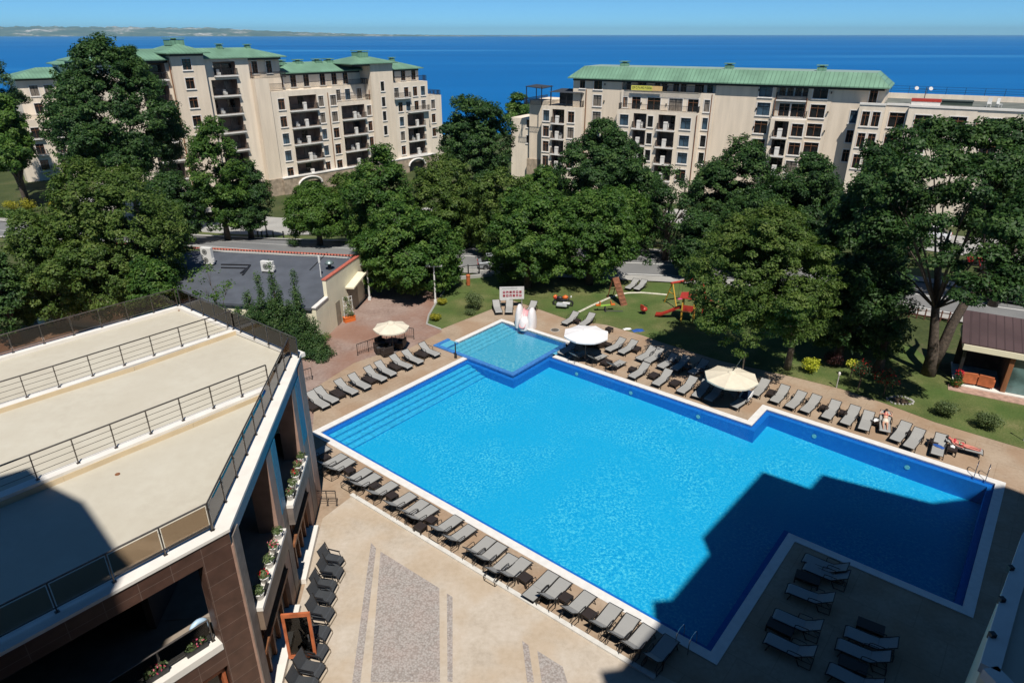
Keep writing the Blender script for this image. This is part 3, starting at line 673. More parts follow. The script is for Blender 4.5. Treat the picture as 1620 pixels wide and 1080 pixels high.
# front face, brown stone with a deep loggia
BT = mat_tiles('brown_front_tile', (.085, .042, .030), (.10, .052, .037), (.17, .12, .10), 1.0, .95, .62, .010, .5)
def fbar(s0, s1, o0, o1, z0, z1, nm, mt):
    m = MB()
    c = [Vector((s, o, z)) for z in (z0, z1) for s, o in ((s0, o0), (s1, o0), (s1, o1), (s0, o1))]
    m.add(c, [(3, 2, 1, 0), (4, 5, 6, 7), (0, 1, 5, 4), (1, 2, 6, 5), (2, 3, 7, 6), (3, 0, 4, 7)])
    o = m.build(nm, mt, WG); d = (A4 - A0).normalized(); o.location = A0; o.rotation_euler = (0, 0, atan2(d.y, d.x)); return o
fbar(0, 1.0, -.5, 0, 0, 8.49, 'wall', BT)
fbar(1.0, 34, -.5, 0, 7.75, 8.49, 'wall', BT)
fbar(1.0, 34, -.5, 0, 3.35, 4.15, 'wall', BT)
for s0 in (8.2, 16.4, 24.6): fbar(s0, s0 + 1.2, -.5, -.01, 4.15, 7.75, 'wall', BT); fbar(s0, s0 + 1.2, -.5, -.01, 0, 3.35, 'wall', BT)
fbar(.96, .998, -.52, -.02, 4.4, 7.74, 'reveal', PINKSTONE)
fbar(1.0, 8.19, -.62, .04, 4.15, 4.42, 'balcony_ledge', LEDGE)
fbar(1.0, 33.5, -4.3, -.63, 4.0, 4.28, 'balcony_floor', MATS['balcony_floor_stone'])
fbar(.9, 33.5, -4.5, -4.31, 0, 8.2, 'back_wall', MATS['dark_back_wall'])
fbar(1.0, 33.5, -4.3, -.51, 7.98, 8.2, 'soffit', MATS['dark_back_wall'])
for s0 in (1.05, 2.3, 3.55): fbar(s0, s0 + .12, -.4, -.2, 0, 3.3, 'mullion', WOODRED)
fbar(1.05, 4.0, -.4, -.2, 3.0, 3.12, 'transom', WOODRED)
fbar(1.0, 8.1, -.45, -.42, 0, 3.3, 'window', PANE)
# railings on the terraces
CR = gp(337, 838, ZT)
V3 = lambda p, z=ZT: Vector((p.x, p.y, z))
rail_run('cable_railing', 'steel cable railing on the white ledge between the far and middle roof terraces', [V3(r1[0]), V3(r1[2]), V3(r1[4])], 'cable', sp=1.3)
rail_run('cable_railing', 'steel cable railing on the white ledge between the middle and near roof terraces', [V3(r2[0]) + Vector((-.12, -.14, 0)), V3(r2[2]), V3(r2[5])], 'cable', sp=1.3)
rail_run('glass_balustrade', 'smoked glass balustrade along the roof terrace edge facing the juniper trees', [V3(side(Ls - .4, .0, 0)), V3(A2) + Vector((.1, -.15, 0))], 'glass', sp=1.2)
rail_run('glass_balustrade', 'smoked glass balustrade along the far left roof terrace edge before the broad tree', [V3(A2) + Vector((-.05, -.2, 0)), V3(A3)], 'glass', sp=1.35)
rail_run('glass_balustrade', 'smoked glass balustrade above the poolside face of the roof terrace', [CR, V3(side(Ls - .35, -.36, 0))], 'glass', sp=1.35)
rail_run('glass_balustrade', 'smoked glass balustrade along the near roof edge above the brown stone front', [CR + Vector((-.02, -.02, 0)), V3(front(18, -.45, 0))], 'glass', sp=1.5)
rail_run('balcony_railing', 'steel balcony railing in the shaded loggia of the brown stone front', [front(1.15, -.3, 4.42), front(7.9, -.3, 4.42)], 'glass', sp=1.9, h=.95)
# flowers on the planter ledges and in the loggia
def flower_pot(loc, label, petal, group, s=1.0):
    t = thing('flower_pot', label, 'flower pot', loc, random.random() * 6, group)
    m = MB(); m.lathe([(.11 * s, 0), (.15 * s, .22 * s), (.165 * s, .22 * s), (.165 * s, .26 * s), (.14 * s, .25 * s)], 12); m.build('pot', WHITE, t, smooth=True)
    leafball('foliage', LEAF_GREY, t, [(0, 0, .36 * s, .20 * s, .17 * s)], 130, .05 * s)
    if petal: leafball('blossoms', petal, t, [(0, 0, .42 * s, .19 * s, .14 * s)], 26, .045 * s)
def box_planter(loc, rz, label, group):
    t = thing('planter_box', label, 'planter box', loc, rz, group); m = MB(); m.box(-.35, .35, -.11, .11, 0, .2); m.box(-.37, .37, -.13, .13, .2, .23); m.build('trough', BLACKMETAL, t)
    leafball('foliage', LEAF_GREY, t, [(-.2, 0, .36, .18, .16), (.18, 0, .34, .2, .15)], 160, .05); leafball('blossoms', PETAL_PINK, t, [(0, 0, .42, .3, .14)], 40, .045)
# ------------------------------------------------------------------ foliage
def leaf_arrays(pts, nrm, size, tone, narrow=.55):
    n = len(pts); a = rng.normal(size=(n, 3)); nrm = nrm / np.linalg.norm(nrm, axis=1, keepdims=True)
    u = np.cross(nrm, a); u /= np.linalg.norm(u, axis=1, keepdims=True) + 1e-9; v = np.cross(nrm, u)
    s = (size * rng.uniform(.65, 1.35, n))[:, None]
    V = np.empty((n, 4, 3)); V[:, 0] = pts - u * s; V[:, 1] = pts + v * s * narrow; V[:, 2] = pts + u * s; V[:, 3] = pts - v * s * narrow
    return V.reshape(-1, 3), np.repeat(tone, 4)
def leaf_mesh(name, V, tone, mat, parent):
    n = len(V) // 4; me = bpy.data.meshes.new(name); me.vertices.add(len(V)); me.loops.add(len(V)); me.polygons.add(n)
    me.vertices.foreach_set('co', V.astype(np.float32).ravel()); me.loops.foreach_set('vertex_index', np.arange(len(V), dtype=np.int32))
    me.polygons.foreach_set('loop_start', np.arange(0, len(V), 4, dtype=np.int32)); me.update(calc_edges=True)
    at = me.attributes.new('tone', 'FLOAT', 'POINT'); at.data.foreach_set('value', np.clip(tone, 0, 1).astype(np.float32))
    me.materials.append(mat); o = bpy.data.objects.new(name, me); COL.objects.link(o)
    if parent: o.parent = parent
    return o
def leafball(name, mat, parent, balls, n, size):        # balls: x, y, z, radius, half height
    P = []; N = []; T = []
    for x, y, z, r, h in balls:
        k = max(4, int(n / len(balls))); d = rng.normal(size=(k, 3)); d /= np.linalg.norm(d, axis=1, keepdims=True)
        rad = rng.uniform(.45, 1.05, k)[:, None]; P.append(np.array([x, y, z]) + d * rad * np.array([r, r, h])); N.append(d + rng.normal(size=(k, 3)) * .5 + np.array([0, 0, .35])); T.append(rng.uniform(0, 1, k) * .7 + rng.uniform(0, .3))
    V, T2 = leaf_arrays(np.concatenate(P), np.concatenate(N), size, np.concatenate(T)); return leaf_mesh(name, V, T2, mat, parent)
def crown(name, mat, parent, lobes, leaf, dens, clump=1.0, flat=.62, hull=None):
    """lobes: (x,y,z,rx,rz). Clumps of leaves sit on the lobes' shells; gaps stay between them."""
    P = []; N = []; T = []
    for x, y, z, rx, rz in lobes:
        c = np.array([x, y, z]); area = 4 * pi * rx * (rx + rz) / 2; nc = max(5, int(area / (clump * clump * 2.6)))
        d = rng.normal(size=(nc, 3)); d /= np.linalg.norm(d, axis=1, keepdims=True); d[:, 2] = np.where(d[:, 2] < -.45, -d[:, 2] * .6, d[:, 2])
        cc = c + d * np.array([rx, rx, rz]) * rng.uniform(.72, 1.06, nc)[:, None]
        for k in range(nc):
            cr = clump * rng.uniform(.55, 1.25); m = max(6, int(dens * cr * cr * rng.uniform(.7, 1.2)))
            e = rng.normal(size=(m, 3)); e /= np.linalg.norm(e, axis=1, keepdims=True) + 1e-9
            e *= (rng.uniform(.25, 1.0, m) ** .5)[:, None]; e[:, 2] = e[:, 2] * flat
            p = cc[k] + e * cr; P.append(p); N.append(d[k] * .55 + e * .6 + np.array([0, 0, .55]) + rng.normal(size=(m, 3)) * .42)
            T.append(np.clip(.5 + rng.normal() * .2 + rng.normal(size=m) * .17, 0, 1))
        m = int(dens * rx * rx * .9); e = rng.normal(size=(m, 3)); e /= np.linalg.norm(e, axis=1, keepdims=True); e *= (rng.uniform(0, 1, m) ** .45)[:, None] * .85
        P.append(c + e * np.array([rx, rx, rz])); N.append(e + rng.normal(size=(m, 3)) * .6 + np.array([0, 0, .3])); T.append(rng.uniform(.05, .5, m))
    if hull:                                            # clumps over the whole outline, bulging and hollowed by slow waves
        cx, cy, cz, R, hz, taper, cover = hull; nc = int(cover * 4 * pi * R * (R + hz) / 2 / (clump * clump * 2.2)); ph = rng.uniform(0, 6.3, 6)
        d = rng.normal(size=(nc, 3)); d /= np.linalg.norm(d, axis=1, keepdims=True); d[:, 2] = np.where(d[:, 2] < -.75, -d[:, 2], d[:, 2])
        wv = .5 * np.sin(d[:, 0] * 5.1 + ph[0] + d[:, 2] * 2.3) + .35 * np.sin(d[:, 1] * 6.3 + ph[1] - d[:, 2] * 4.4) + .35 * np.sin(d[:, 2] * 7.7 + ph[2] + d[:, 0] * 3.0)
        f = (.92 + .12 * wv) * rng.uniform(.86, 1.05, nc); w_ = 1 - taper * np.clip(d[:, 2], 0, 1) * .6
        cc = np.stack([cx + d[:, 0] * R * f * w_, cy + d[:, 1] * R * .85 * f * w_, cz + d[:, 2] * hz * f], 1)
        for k in range(nc):
            cr = clump * rng.uniform(.5, 1.2); m = max(6, int(dens * cr * cr * rng.uniform(.6, 1.1)))
            e = rng.normal(size=(m, 3)); e /= np.linalg.norm(e, axis=1, keepdims=True) + 1e-9; e *= (rng.uniform(.2, 1.0, m) ** .5)[:, None]; e[:, 2] *= flat * 1.15
            P.append(cc[k] + e * cr); N.append(d[k] * .5 + e * .6 + np.array([0, 0, .5]) + rng.normal(size=(m, 3)) * .45); T.append(np.clip(.52 + rng.normal() * .2 + rng.normal(size=m) * .18, 0, 1))
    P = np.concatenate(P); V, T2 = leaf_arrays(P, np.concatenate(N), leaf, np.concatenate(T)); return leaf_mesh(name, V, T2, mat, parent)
def trunk_mesh(parent, h, r, lobes, mat=BARK, fork=None, name='trunk'):
    m = MB(); k = h * .5
    if fork:
        m.tube([(0, 0, -.3), (0, 0, fork * .5), (.05, 0, fork)], [r * 1.35, r, r * .95], 9)
    else:
        m.tube([(0, 0, -.3), (.05, 0, h * .2), (-.06, .05, h * .42), (0, 0, h * .62)], [r * 1.5, r, r * .8, r * .5], 9)
    for i, (x, y, z, rx, rz) in enumerate(lobes):
        b0 = fork * .95 if fork else h * (.2 + .35 * ((i * 37) % 10) / 10); b0 = min(b0, z - .2)
        mid = (x * .45 + random.uniform(-.25, .25), y * .45 + random.uniform(-.25, .25), b0 + (z - b0) * .55)
        m.tube([(0, 0, b0), mid, (x * .9, y * .9, z)], [r * .55, r * .36, r * .12], 7)
        for q in range(4):
            a = random.uniform(0, 6.3); e = random.uniform(-.2, .8)
            m.tube([(x * .7, y * .7, b0 + (z - b0) * .8), (x + rx * .8 * cos(a), y + rx * .8 * sin(a), z + rz * e)], [r * .16, r * .05], 5)
    return m.build(name, mat, parent, smooth=True)
def tree(name, label, box, d, mat, nl=14, leaf=.135, dens=235, clump=.62, group=None, cat='tree', fork=None, bark=BARK, tr=.3, taper=.25, lobef=.34, flat=.62, deep=.85, base=None, cover=.85):
    u0, u1, v0, v1 = box; uc, vm = (u0 + u1) / 2, (v0 + v1) / 2; q = ray(uc, vm); k = d / q[1]; X = q[0] * k; px = k / FPX
    R = (u1 - u0) / 2 * px; hz = (v1 - v0) / 2 * px * 1.03; zc = H + q[2] * k; z0 = gz(X, d); bx = base if base else (X, d); t = thing(name, label, cat, (bx[0], bx[1], z0), 0, group); lobes = []; ox, oy = X - bx[0], d - bx[1]
    lm = min(R, hz)
    for i in range(nl):
        r = math.sqrt((i + .5) / nl); a = i * 2.39996 + random.uniform(-.25, .25); zz = r * sin(a); lr = lm * lobef * random.uniform(.75, 1.25) * (1 - .2 * max(0, zz))
        w_ = 1 - taper * max(0, zz) - .12 * max(0, -zz)
        lobes.append((ox + r * cos(a) * (R - lr * .8) * w_, oy + random.uniform(-1, 1) * R * deep * math.sqrt(max(.08, 1 - r * r)), zc - z0 + zz * (hz - lr * .7), lr, lr * .8))
    if cover > .5:
        for k_ in range(5): lobes.append((ox + random.uniform(-.5, .5) * R, oy + random.uniform(-.3, .3) * R, zc - z0 + random.uniform(-.5, .4) * hz, lm * lobef * 1.2, lm * lobef))
    for s_ in (-1, 1): lobes.append((ox + random.uniform(-.3, .3) * R, oy + s_ * R * deep * .6, zc - z0 + hz * .1, lm * lobef, lm * lobef * .8))
    crown('crown', mat, t, lobes[:nl:2] + lobes[nl:], leaf, dens, clump, flat, (ox, oy, zc - z0, R * .97, hz * .97, taper, cover)); trunk_mesh(t, zc - z0 + hz * .6, tr, lobes[:9], bark, fork); return t
def at(u, dist):                                        # ground position along image column u at a given distance
    r = (u - CX) / FPX; return (r / 1.03 * dist, dist)
TREES = 'trees round the hotel garden'
for nm_, lab_, bx_, d_, mt_, kw_ in [
    ('oak_tree', 'tall dark spreading oak hiding the middle of the left apartment block', (76, 288, 74, 300), 90, LEAF_DARK, dict(nl=44, leaf=.16, dens=175, clump=.75, lobef=.23, taper=.35, cover=1.0)),
    ('garden_tree', 'broad mid-green tree behind the roof terrace on the far left', (60, 305, 256, 535), 55, LEAF_OLIVE, dict(nl=40, lobef=.24, clump=.55, leaf=.11, dens=310, cover=1.0)),
    ('garden_tree', 'mid-green tree at the left picture edge behind the roof terrace', (4, 140, 335, 540), 53, LEAF_OLIVE, dict(nl=30, lobef=.26, clump=.55, leaf=.11, dens=310)),
    ('garden_tree', 'narrow tree with a bright green top beside the left apartment block', (296, 392, 188, 388), 84, LEAF_MID, dict(nl=26, taper=.5, lobef=.3)),
    ('garden_tree', 'rounded dull green tree leaning right of the bright-topped narrow tree', (345, 430, 250, 380), 86, LEAF_DARK, dict(nl=18)),
    ('garden_tree', 'small round bright green tree behind the grey roof', (444, 556, 288, 384), 79, LEAF_LIGHT, dict(nl=20)),
    ('chestnut_tree', 'big broad green tree shading the plaza beside the cream wall', (540, 668, 236, 430), 69, LEAF_MID, dict(nl=34, lobef=.27)),
    ('chestnut_tree', 'low green tree overhanging the plaza lamp posts', (556, 742, 322, 476), 62, LEAF_MID, dict(nl=32, lobef=.29)),
    ('garden_tree', 'green tree behind the plaza lamp posts, below the dark round tree', (640, 765, 245, 420), 78, LEAF_OLIVE, dict(nl=30, lobef=.27)),
    ('oak_tree', 'dark round tree standing before the sea between the two apartment blocks', (690, 816, 150, 310), 98, LEAF_DARK, dict(nl=32, leaf=.17, dens=170, clump=.72, lobef=.26)),
    ('garden_tree', 'mid-green tree behind the rules signboard', (738, 845, 262, 425), 74, LEAF_OLIVE, dict(nl=26, lobef=.28)),
    ('chestnut_tree', 'broad green tree directly above the rules signboard and the motorbike', (765, 905, 298, 466), 63, LEAF_MID, dict(nl=32, lobef=.28)),
    ('chestnut_tree', 'broad green tree behind the wooden climbing ramp', (858, 1012, 296, 450), 64, LEAF_MID, dict(nl=32, lobef=.28)),
    ('oak_tree', 'tall pointed dark tree before the left end of the right apartment block', (876, 1032, 192, 335), 80, LEAF_DARK, dict(nl=36, lobef=.27, taper=.65)),
    ('oak_tree', 'dark tree with see-through crown behind the swing set', (1005, 1110, 262, 440), 72, LEAF_DARK, dict(nl=22, dens=120, lobef=.24, cover=.3)),
    ('garden_tree', 'dark tree between the pointed oak and the see-through crown', (960, 1070, 268, 400), 79, LEAF_DARK, dict(nl=20)),
    ('oak_tree', 'dark tree rising before the middle of the right apartment block', (1080, 1232, 226, 420), 77, LEAF_DARK, dict(nl=34, lobef=.27)),
    ('oak_tree', 'dark tree before the lit gable of the right apartment block', (1190, 1345, 246, 440), 73, LEAF_DARK, dict(nl=34, lobef=.27)),
    ('maple_tree', 'light green spreading tree with a pale bent trunk behind the cream parasol', (1072, 1332, 320, 572), 43.5, LEAF_OLIVE, dict(nl=60, lobef=.19, clump=.46, leaf=.088, dens=420, bark=BARKPALE, tr=.2, taper=.45, flat=.5, base=tuple(gp(1245, 584).xy))),
    ('oak_tree', 'dark shaded tree right of the light green spreading tree', (1290, 1430, 258, 540), 51, LEAF_DARK, dict(nl=38, lobef=.25)),
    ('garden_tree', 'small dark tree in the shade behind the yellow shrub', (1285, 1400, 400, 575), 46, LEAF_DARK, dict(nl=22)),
    ('oak_tree', 'dark tree behind the forked oak before the lower apartment wing', (1335, 1462, 238, 420), 66, LEAF_DARK, dict(nl=28, lobef=.28)),
    ('oak_tree', 'dark tree at the right picture edge beyond the kiosk roof', (1545, 1700, 210, 430), 58, LEAF_DARK, dict(nl=30, lobef=.25)),
    ('cypress_tree', 'tall dark evergreen at the left picture edge before the sea', (-40, 36, 78, 260), 120, LEAF_CON, dict(nl=16, taper=.7, clump=1.0)),
    ('garden_tree', 'bright green tree below the dark evergreen at the left picture edge', (-25, 44, 150, 262), 112, LEAF_LIGHT, dict(nl=12, clump=1.0, leaf=.24, dens=90)),
    ('garden_tree', 'pale green tree above the hedge at the far left street', (-12, 48, 222, 275), 108, LEAF_MID, dict(nl=9, clump=.9, leaf=.24, dens=90)),
    ('garden_tree', 'small green tree top between the blocks beside the pergola roof', (800, 838, 150, 205), 150, LEAF_MID, dict(nl=7, clump=1.0, leaf=.3, dens=70)),
    ('garden_tree', 'small green tree at the foot of the stone base between the blocks', (815, 900, 268, 345), 104, LEAF_MID, dict(nl=11, clump=.9, leaf=.22)),
    ('locust_tree', 'young thin-leaved locust tree before the grey roof', (298, 378, 414, 520), 44.5, LEAF_LIGHT, dict(nl=9, cover=.16, leaf=.085, dens=95, clump=.42, tr=.06, lobef=.22, taper=.1)),
    ('garden_tree', 'dark tree over the road between the see-through crown and the maple', (1060, 1150, 330, 440), 66, LEAF_DARK, dict(nl=18)),
    ('garden_tree', 'mid-green tree in the gap between the plaza trees and the signboard trees', (690, 790, 290, 400), 84, LEAF_MID, dict(nl=18)),
    ('garden_tree', 'mid-green tree behind the broad tree over the climbing ramp', (930, 1030, 290, 400), 72, LEAF_MID, dict(nl=18)),
    ('garden_tree', 'dark tree in the middle of the belt left of the maple top', (1130, 1215, 290, 400), 80, LEAF_DARK, dict(nl=18)),
    ('garden_tree', 'olive tree between the small round bright tree and the plaza trees', (515, 600, 272, 395), 82, LEAF_OLIVE, dict(nl=16)),
    ('garden_tree', 'dark tree at the left picture edge beside the roof terrace', (-40, 45, 390, 545), 50, LEAF_DARK, dict(nl=16, leaf=.11, dens=300, clump=.5)),
    ('garden_tree', 'dark tree behind the forked oak trunk by the road fence', (1390, 1470, 330, 450), 62, LEAF_DARK, dict(nl=16, cover=.5)),
    ('garden_tree', 'small dark tree just left of the forked oak trunk', (1370, 1446, 440, 582), 44.5, LEAF_DARK, dict(nl=14, leaf=.1, dens=300, clump=.45)),
    ('garden_tree', 'dark low tree between the spreading oak and the bright-topped narrow tree', (222, 325, 268, 392), 80, LEAF_DARK, dict(nl=16)),
    ('garden_tree', 'dark tree between the lit gable and the middle of the right block', (1130, 1260, 300, 430), 68, LEAF_DARK, dict(nl=20)),
    ('garden_tree', 'dark tree over the road left of the forked oak', (1355, 1440, 400, 500), 60, LEAF_DARK, dict(nl=14)),
    ('garden_tree', 'mid-green tree under the broad tree at the roof terrace corner', (200, 288, 405, 520), 50, LEAF_MID, dict(nl=18, leaf=.11, dens=300, clump=.5)),
    ]: tree(nm_, lab_, bx_, d_, mt_, group=TREES, **kw_)
def big_oak():
    x, y = gp(1468, 592).xy; z0 = 0; t = thing('oak_tree', 'large forked oak with dark twin trunks before the kiosk', 'tree', (x, y, z0), 0, TREES)
    def loc(u, v, dist):
        q = ray(u, v); k = dist / q[1]; return (q[0] * k - x, dist - y, H + q[2] * k)
    spots = [(1395, 262, 45, 1.5), (1435, 222, 47, 1.3), (1475, 205, 48, 1.2), (1510, 220, 47, 1.5), (1555, 218, 46, 1.5), (1600, 212, 45, 1.5), (1640, 235, 45, 1.6), (1365, 300, 46, 1.3), (1410, 300, 44, 1.3), (1450, 270, 42, 1.4), (1495, 262, 44, 1.5), (1540, 265, 48, 1.5), (1585, 262, 42, 1.5), (1625, 280, 44, 1.6),
             (1440, 325, 46, 1.3), (1490, 310, 47, 1.3), (1532, 308, 43, 1.4), (1578, 305, 46, 1.4), (1620, 330, 42, 1.5), (1385, 350, 47, 1.2), (1425, 372, 46, 1.1), (1480, 352, 44, 1.0), (1540, 350, 47, 1.1), (1590, 360, 43, 1.4), (1632, 385, 43, 1.5), (1488, 412, 45, .85), (1510, 395, 47, .7), (1570, 405, 42, 1.0), (1605, 425, 42, 1.2), (1545, 452, 41, .9), (1592, 465, 40, 1.0), (1630, 455, 41, 1.2), (1405, 420, 47, 1.1), (1395, 470, 48, 1.1), (1425, 455, 48, .8), (1520, 470, 40.5, .6)]
    lob = [loc(u, v, d - (1 if u < 1440 and v > 410 else 5 if v > 330 else 2.5 if v > 290 else 0)) + (r * .95, r * .72) for u, v, d, r in spots]
    lob += [(a + random.uniform(-1, 1) * r * 1.1, b + random.uniform(-1.2, 1.2) * r, c + random.uniform(-.8, .9) * r, r * .62, r * .45) for a, b, c, r, h_ in lob]
    crown('crown', LEAF_DARK, t, lob, .115, 230, .52)
    m = MB(); L1 = [(0, 0, -.3), (-.05, 0, 1.6), (-.35, .1, 3.2), (-.7, .2, 5.2), (-1.1, .2, 7.2), (-1.5, 0, 9.0), (-1.3, 0, 11)]; m.tube(L1, [.55, .42, .32, .27, .22, .16, .06], 9)
    L2 = [(.1, 0, .6), (.5, 0, 2.4), (.75, .1, 3.9), (1.2, .1, 5.6), (2.2, .2, 7.0), (3.2, 0, 8.6), (3.9, 0, 10.6)]; m.tube(L2, [.42, .36, .33, .30, .24, .16, .06], 9)
    for l in lob[:36:2]:
        src = Vector(L1[3] if l[0] < 0 else L2[4]); src = src if l[2] > 5.5 else Vector(L1[2] if l[0] < 0 else L2[3]); e = Vector(l[:3])
        m.tube([src, src.lerp(e, .5) + Vector((0, 0, .4)), e], [.09, .06, .02], 6)
        for k in range(2): m.tube([src.lerp(e, .75), e + Vector((random.uniform(-1, 1), random.uniform(-1, 1), random.uniform(-.4, .9))) * l[3] * .8], [.05, .015], 4)
    m.build('trunk', BARK, t, smooth=True)
big_oak()
# junipers between the roof terrace and the grey-roofed building
def juniper(box, d, label, nsp):
    u0, u1, v0, v1 = box; uc = (u0 + u1) / 2; q = ray(uc, v1); k = d / q[1]; X = q[0] * k; px = k / FPX; R = (u1 - u0) / 2 * px; h = ztop(X, d, v0); t = thing('juniper_tree', label, 'tree', (X, d, 0), 0, 'junipers beside the grey-roofed building'); lob = []
    for s_ in range(nsp):
        ox = 0 if s_ == 0 else (-1) ** s_ * R * random.uniform(.35, .7); oy = 0 if s_ == 0 else random.uniform(-.5, .5) * R; hh = h if s_ == 0 else h * random.uniform(.62, .88)
        for i in range(9):
            f = i / 8; rr = R * (.62 if nsp > 1 else .95) * (1 - .92 * f ** .9) + .05; lob.append((ox + random.uniform(-.2, .2) * rr, oy + random.uniform(-.2, .2) * rr, hh * (.08 + .88 * f), rr, hh * .085))
    crown('crown', LEAF_CON, t, lob, .06, 620, .27, 1.35); m = MB(); m.tube([(0, 0, -.2), (0, 0, h * .9)], [.14, .03], 7); m.build('trunk', BARK, t)
for bx_, d_, lab_, ns_ in [((318, 412, 484, 566), 49, 'low juniper on the left of the clump behind the roof terrace', 3), ((365, 452, 462, 562), 48.6, 'bushy juniper in the left middle of the clump behind the roof terrace', 3), ((415, 482, 416, 556), 48.4, 'tallest pointed juniper in the middle of the clump', 2), ((448, 512, 430, 552), 48, 'full pointed juniper on the right of the clump beside the cream wall', 2), ((395, 486, 474, 566), 47.2, 'wide low juniper at the front of the clump', 4), ((448, 516, 470, 556), 47.4, 'rounded juniper at the right front of the clump', 4)]:
    juniper(bx_, d_, lab_, ns_)
wl_ = [(random.uniform(-230, -118), random.uniform(95, 190), 0, 0, 0) for _ in range(70)]
wd = crown('woods', LEAF_MID, None, [(x, y, gz(x, y) + random.uniform(4, 7), random.uniform(4, 6), random.uniform(4, 6)) for x, y, *_ in wl_], .55, 9, 2.2); wd['kind'] = 'stuff'
# shrubs
def shrub(name, label, u, v, hh, r, mat, n=420, leaf=.09, balls=5, flowers=None, z=None, group=None, cat='shrub', stem=0.0, nf=90, fl=.055):
    p = gp(u, v); z_ = gz(p.x, p.y); t = thing(name, label, cat, (p.x, p.y, z_), 0, group); bl = []
    for i in range(balls):
        a = i * 2.4; k = .5 if i else 0; bl.append((r * k * cos(a), r * k * sin(a), stem + (hh - stem) * (.35 + .32 * ((i * 7) % balls) / balls), r * .62, (hh - stem) * .34))
    leafball('foliage', mat, t, bl, int(n * 3.2), leaf * .56)
    if flowers: leafball('blossoms', flowers, t, [(b[0], b[1], b[2] + .08, b[3] * 1.05, b[4] * 1.05) for b in bl], nf * 2, fl * .7)
    m = MB()
    for i in range(4): m.tube([(0, 0, -.05), (.03 * cos(i * 1.6), .03 * sin(i * 1.6), stem * .8 + .05), (r * .4 * cos(i * 1.6), r * .4 * sin(i * 1.6), stem + (hh - stem) * .45)], [.03, .025, .01], 5)
    m.build('stems', BARK, t); return t
shrub('yellow_shrub', 'bright yellow shrub beside the pale bent trunk', 1282, 590, 1.5, .72, LEAF_YEL, 300, .13)
shrub('yellow_shrub', 'small yellow-green shrub left of the rose trees', 1345, 598, 1.7, .5, LEAF_YEL, 130, .12, stem=.7)
shrub('purple_shrub', 'dark purple-leaved shrub behind the bright yellow shrub', 1318, 580, 1.5, .8, LEAF_PURP, 420, .11)
shrub('rose_tree', 'rose standard with red blooms, left of the pair by the path', 1357, 618, 2.6, .75, LEAF_ROSE, 420, .09, 6, PETAL_RED, stem=1.1, nf=70, fl=.075)
shrub('rose_tree', 'rose standard with the most red blooms, right of the pair by the path', 1397, 628, 2.6, .85, LEAF_ROSE, 520, .09, 7, PETAL_RED, stem=.9, nf=120, fl=.08)
shrub('bush', 'leafy round bush on the right lawn nearer the stone ring', 1496, 658, 1.3, .75, LEAF_GREY, 600, .10)
shrub('bush', 'leafy round bush on the right lawn nearer the picture edge', 1562, 678, 1.35, .85, LEAF_GREY, 700, .10)
shrub('bush', 'grey-green bush on the triangular lawn', 752, 490, 2.1, .9, LEAF_GREY, 620, .11)
shrub('bush', 'low pale bush at the tip of the triangular lawn near the deck', 745, 498, .7, .6, LEAF_GREY, 240, .09)
shrub('ornamental_grass', 'tuft of yellow-green grass on the lawn edge beside the lamp post', 700, 482, .75, .5, LEAF_GOLD, 420, .10)
shrub('ornamental_grass', 'tuft of yellow-green grass at the lawn corner by the deck', 690, 507, .75, .52, LEAF_GOLD, 420, .10)
shrub('bush', 'bright green low bush at the foot of the junipers', 508, 541, .9, .9, LEAF_LIGHT, 500, .09)
shrub('bush', 'small shrub by the kiosk step', 1512, 612, .8, .5, LEAF_MID, 240, .09)
shrub('bush', 'round dark shrub on the verge beside the black street lamp', 466, 388, 1.3, .9, LEAF_DARK, 300, .12)
shrub('yellow_shrub', 'golden shrub on the verge at the picture edge', 12, 304, 2.0, 1.3, LEAF_GOLD, 320, .17)
shrub('yellow_shrub', 'golden pointed shrub in the middle of the far left verge', 40, 306, 2.6, 1.1, LEAF_GOLD, 320, .17)
shrub('yellow_shrub', 'golden shrub nearest the broad tree on the far left verge', 82, 306, 2.0, 1.1, LEAF_GOLD, 300, .17)
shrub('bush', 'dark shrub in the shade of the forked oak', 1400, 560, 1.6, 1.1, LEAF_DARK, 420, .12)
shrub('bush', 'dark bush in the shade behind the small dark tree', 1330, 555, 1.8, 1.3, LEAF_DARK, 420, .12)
hd = thing('hedge', 'long clipped hedge along the far left street', 'hedge', (-84, 104.5, gz(-84, 104.5)), -.35)
leafball('foliage', LEAF_MID, hd, [(i * 1.5, 0, .8, 1.1, .8) for i in range(18)], 2600, .16)
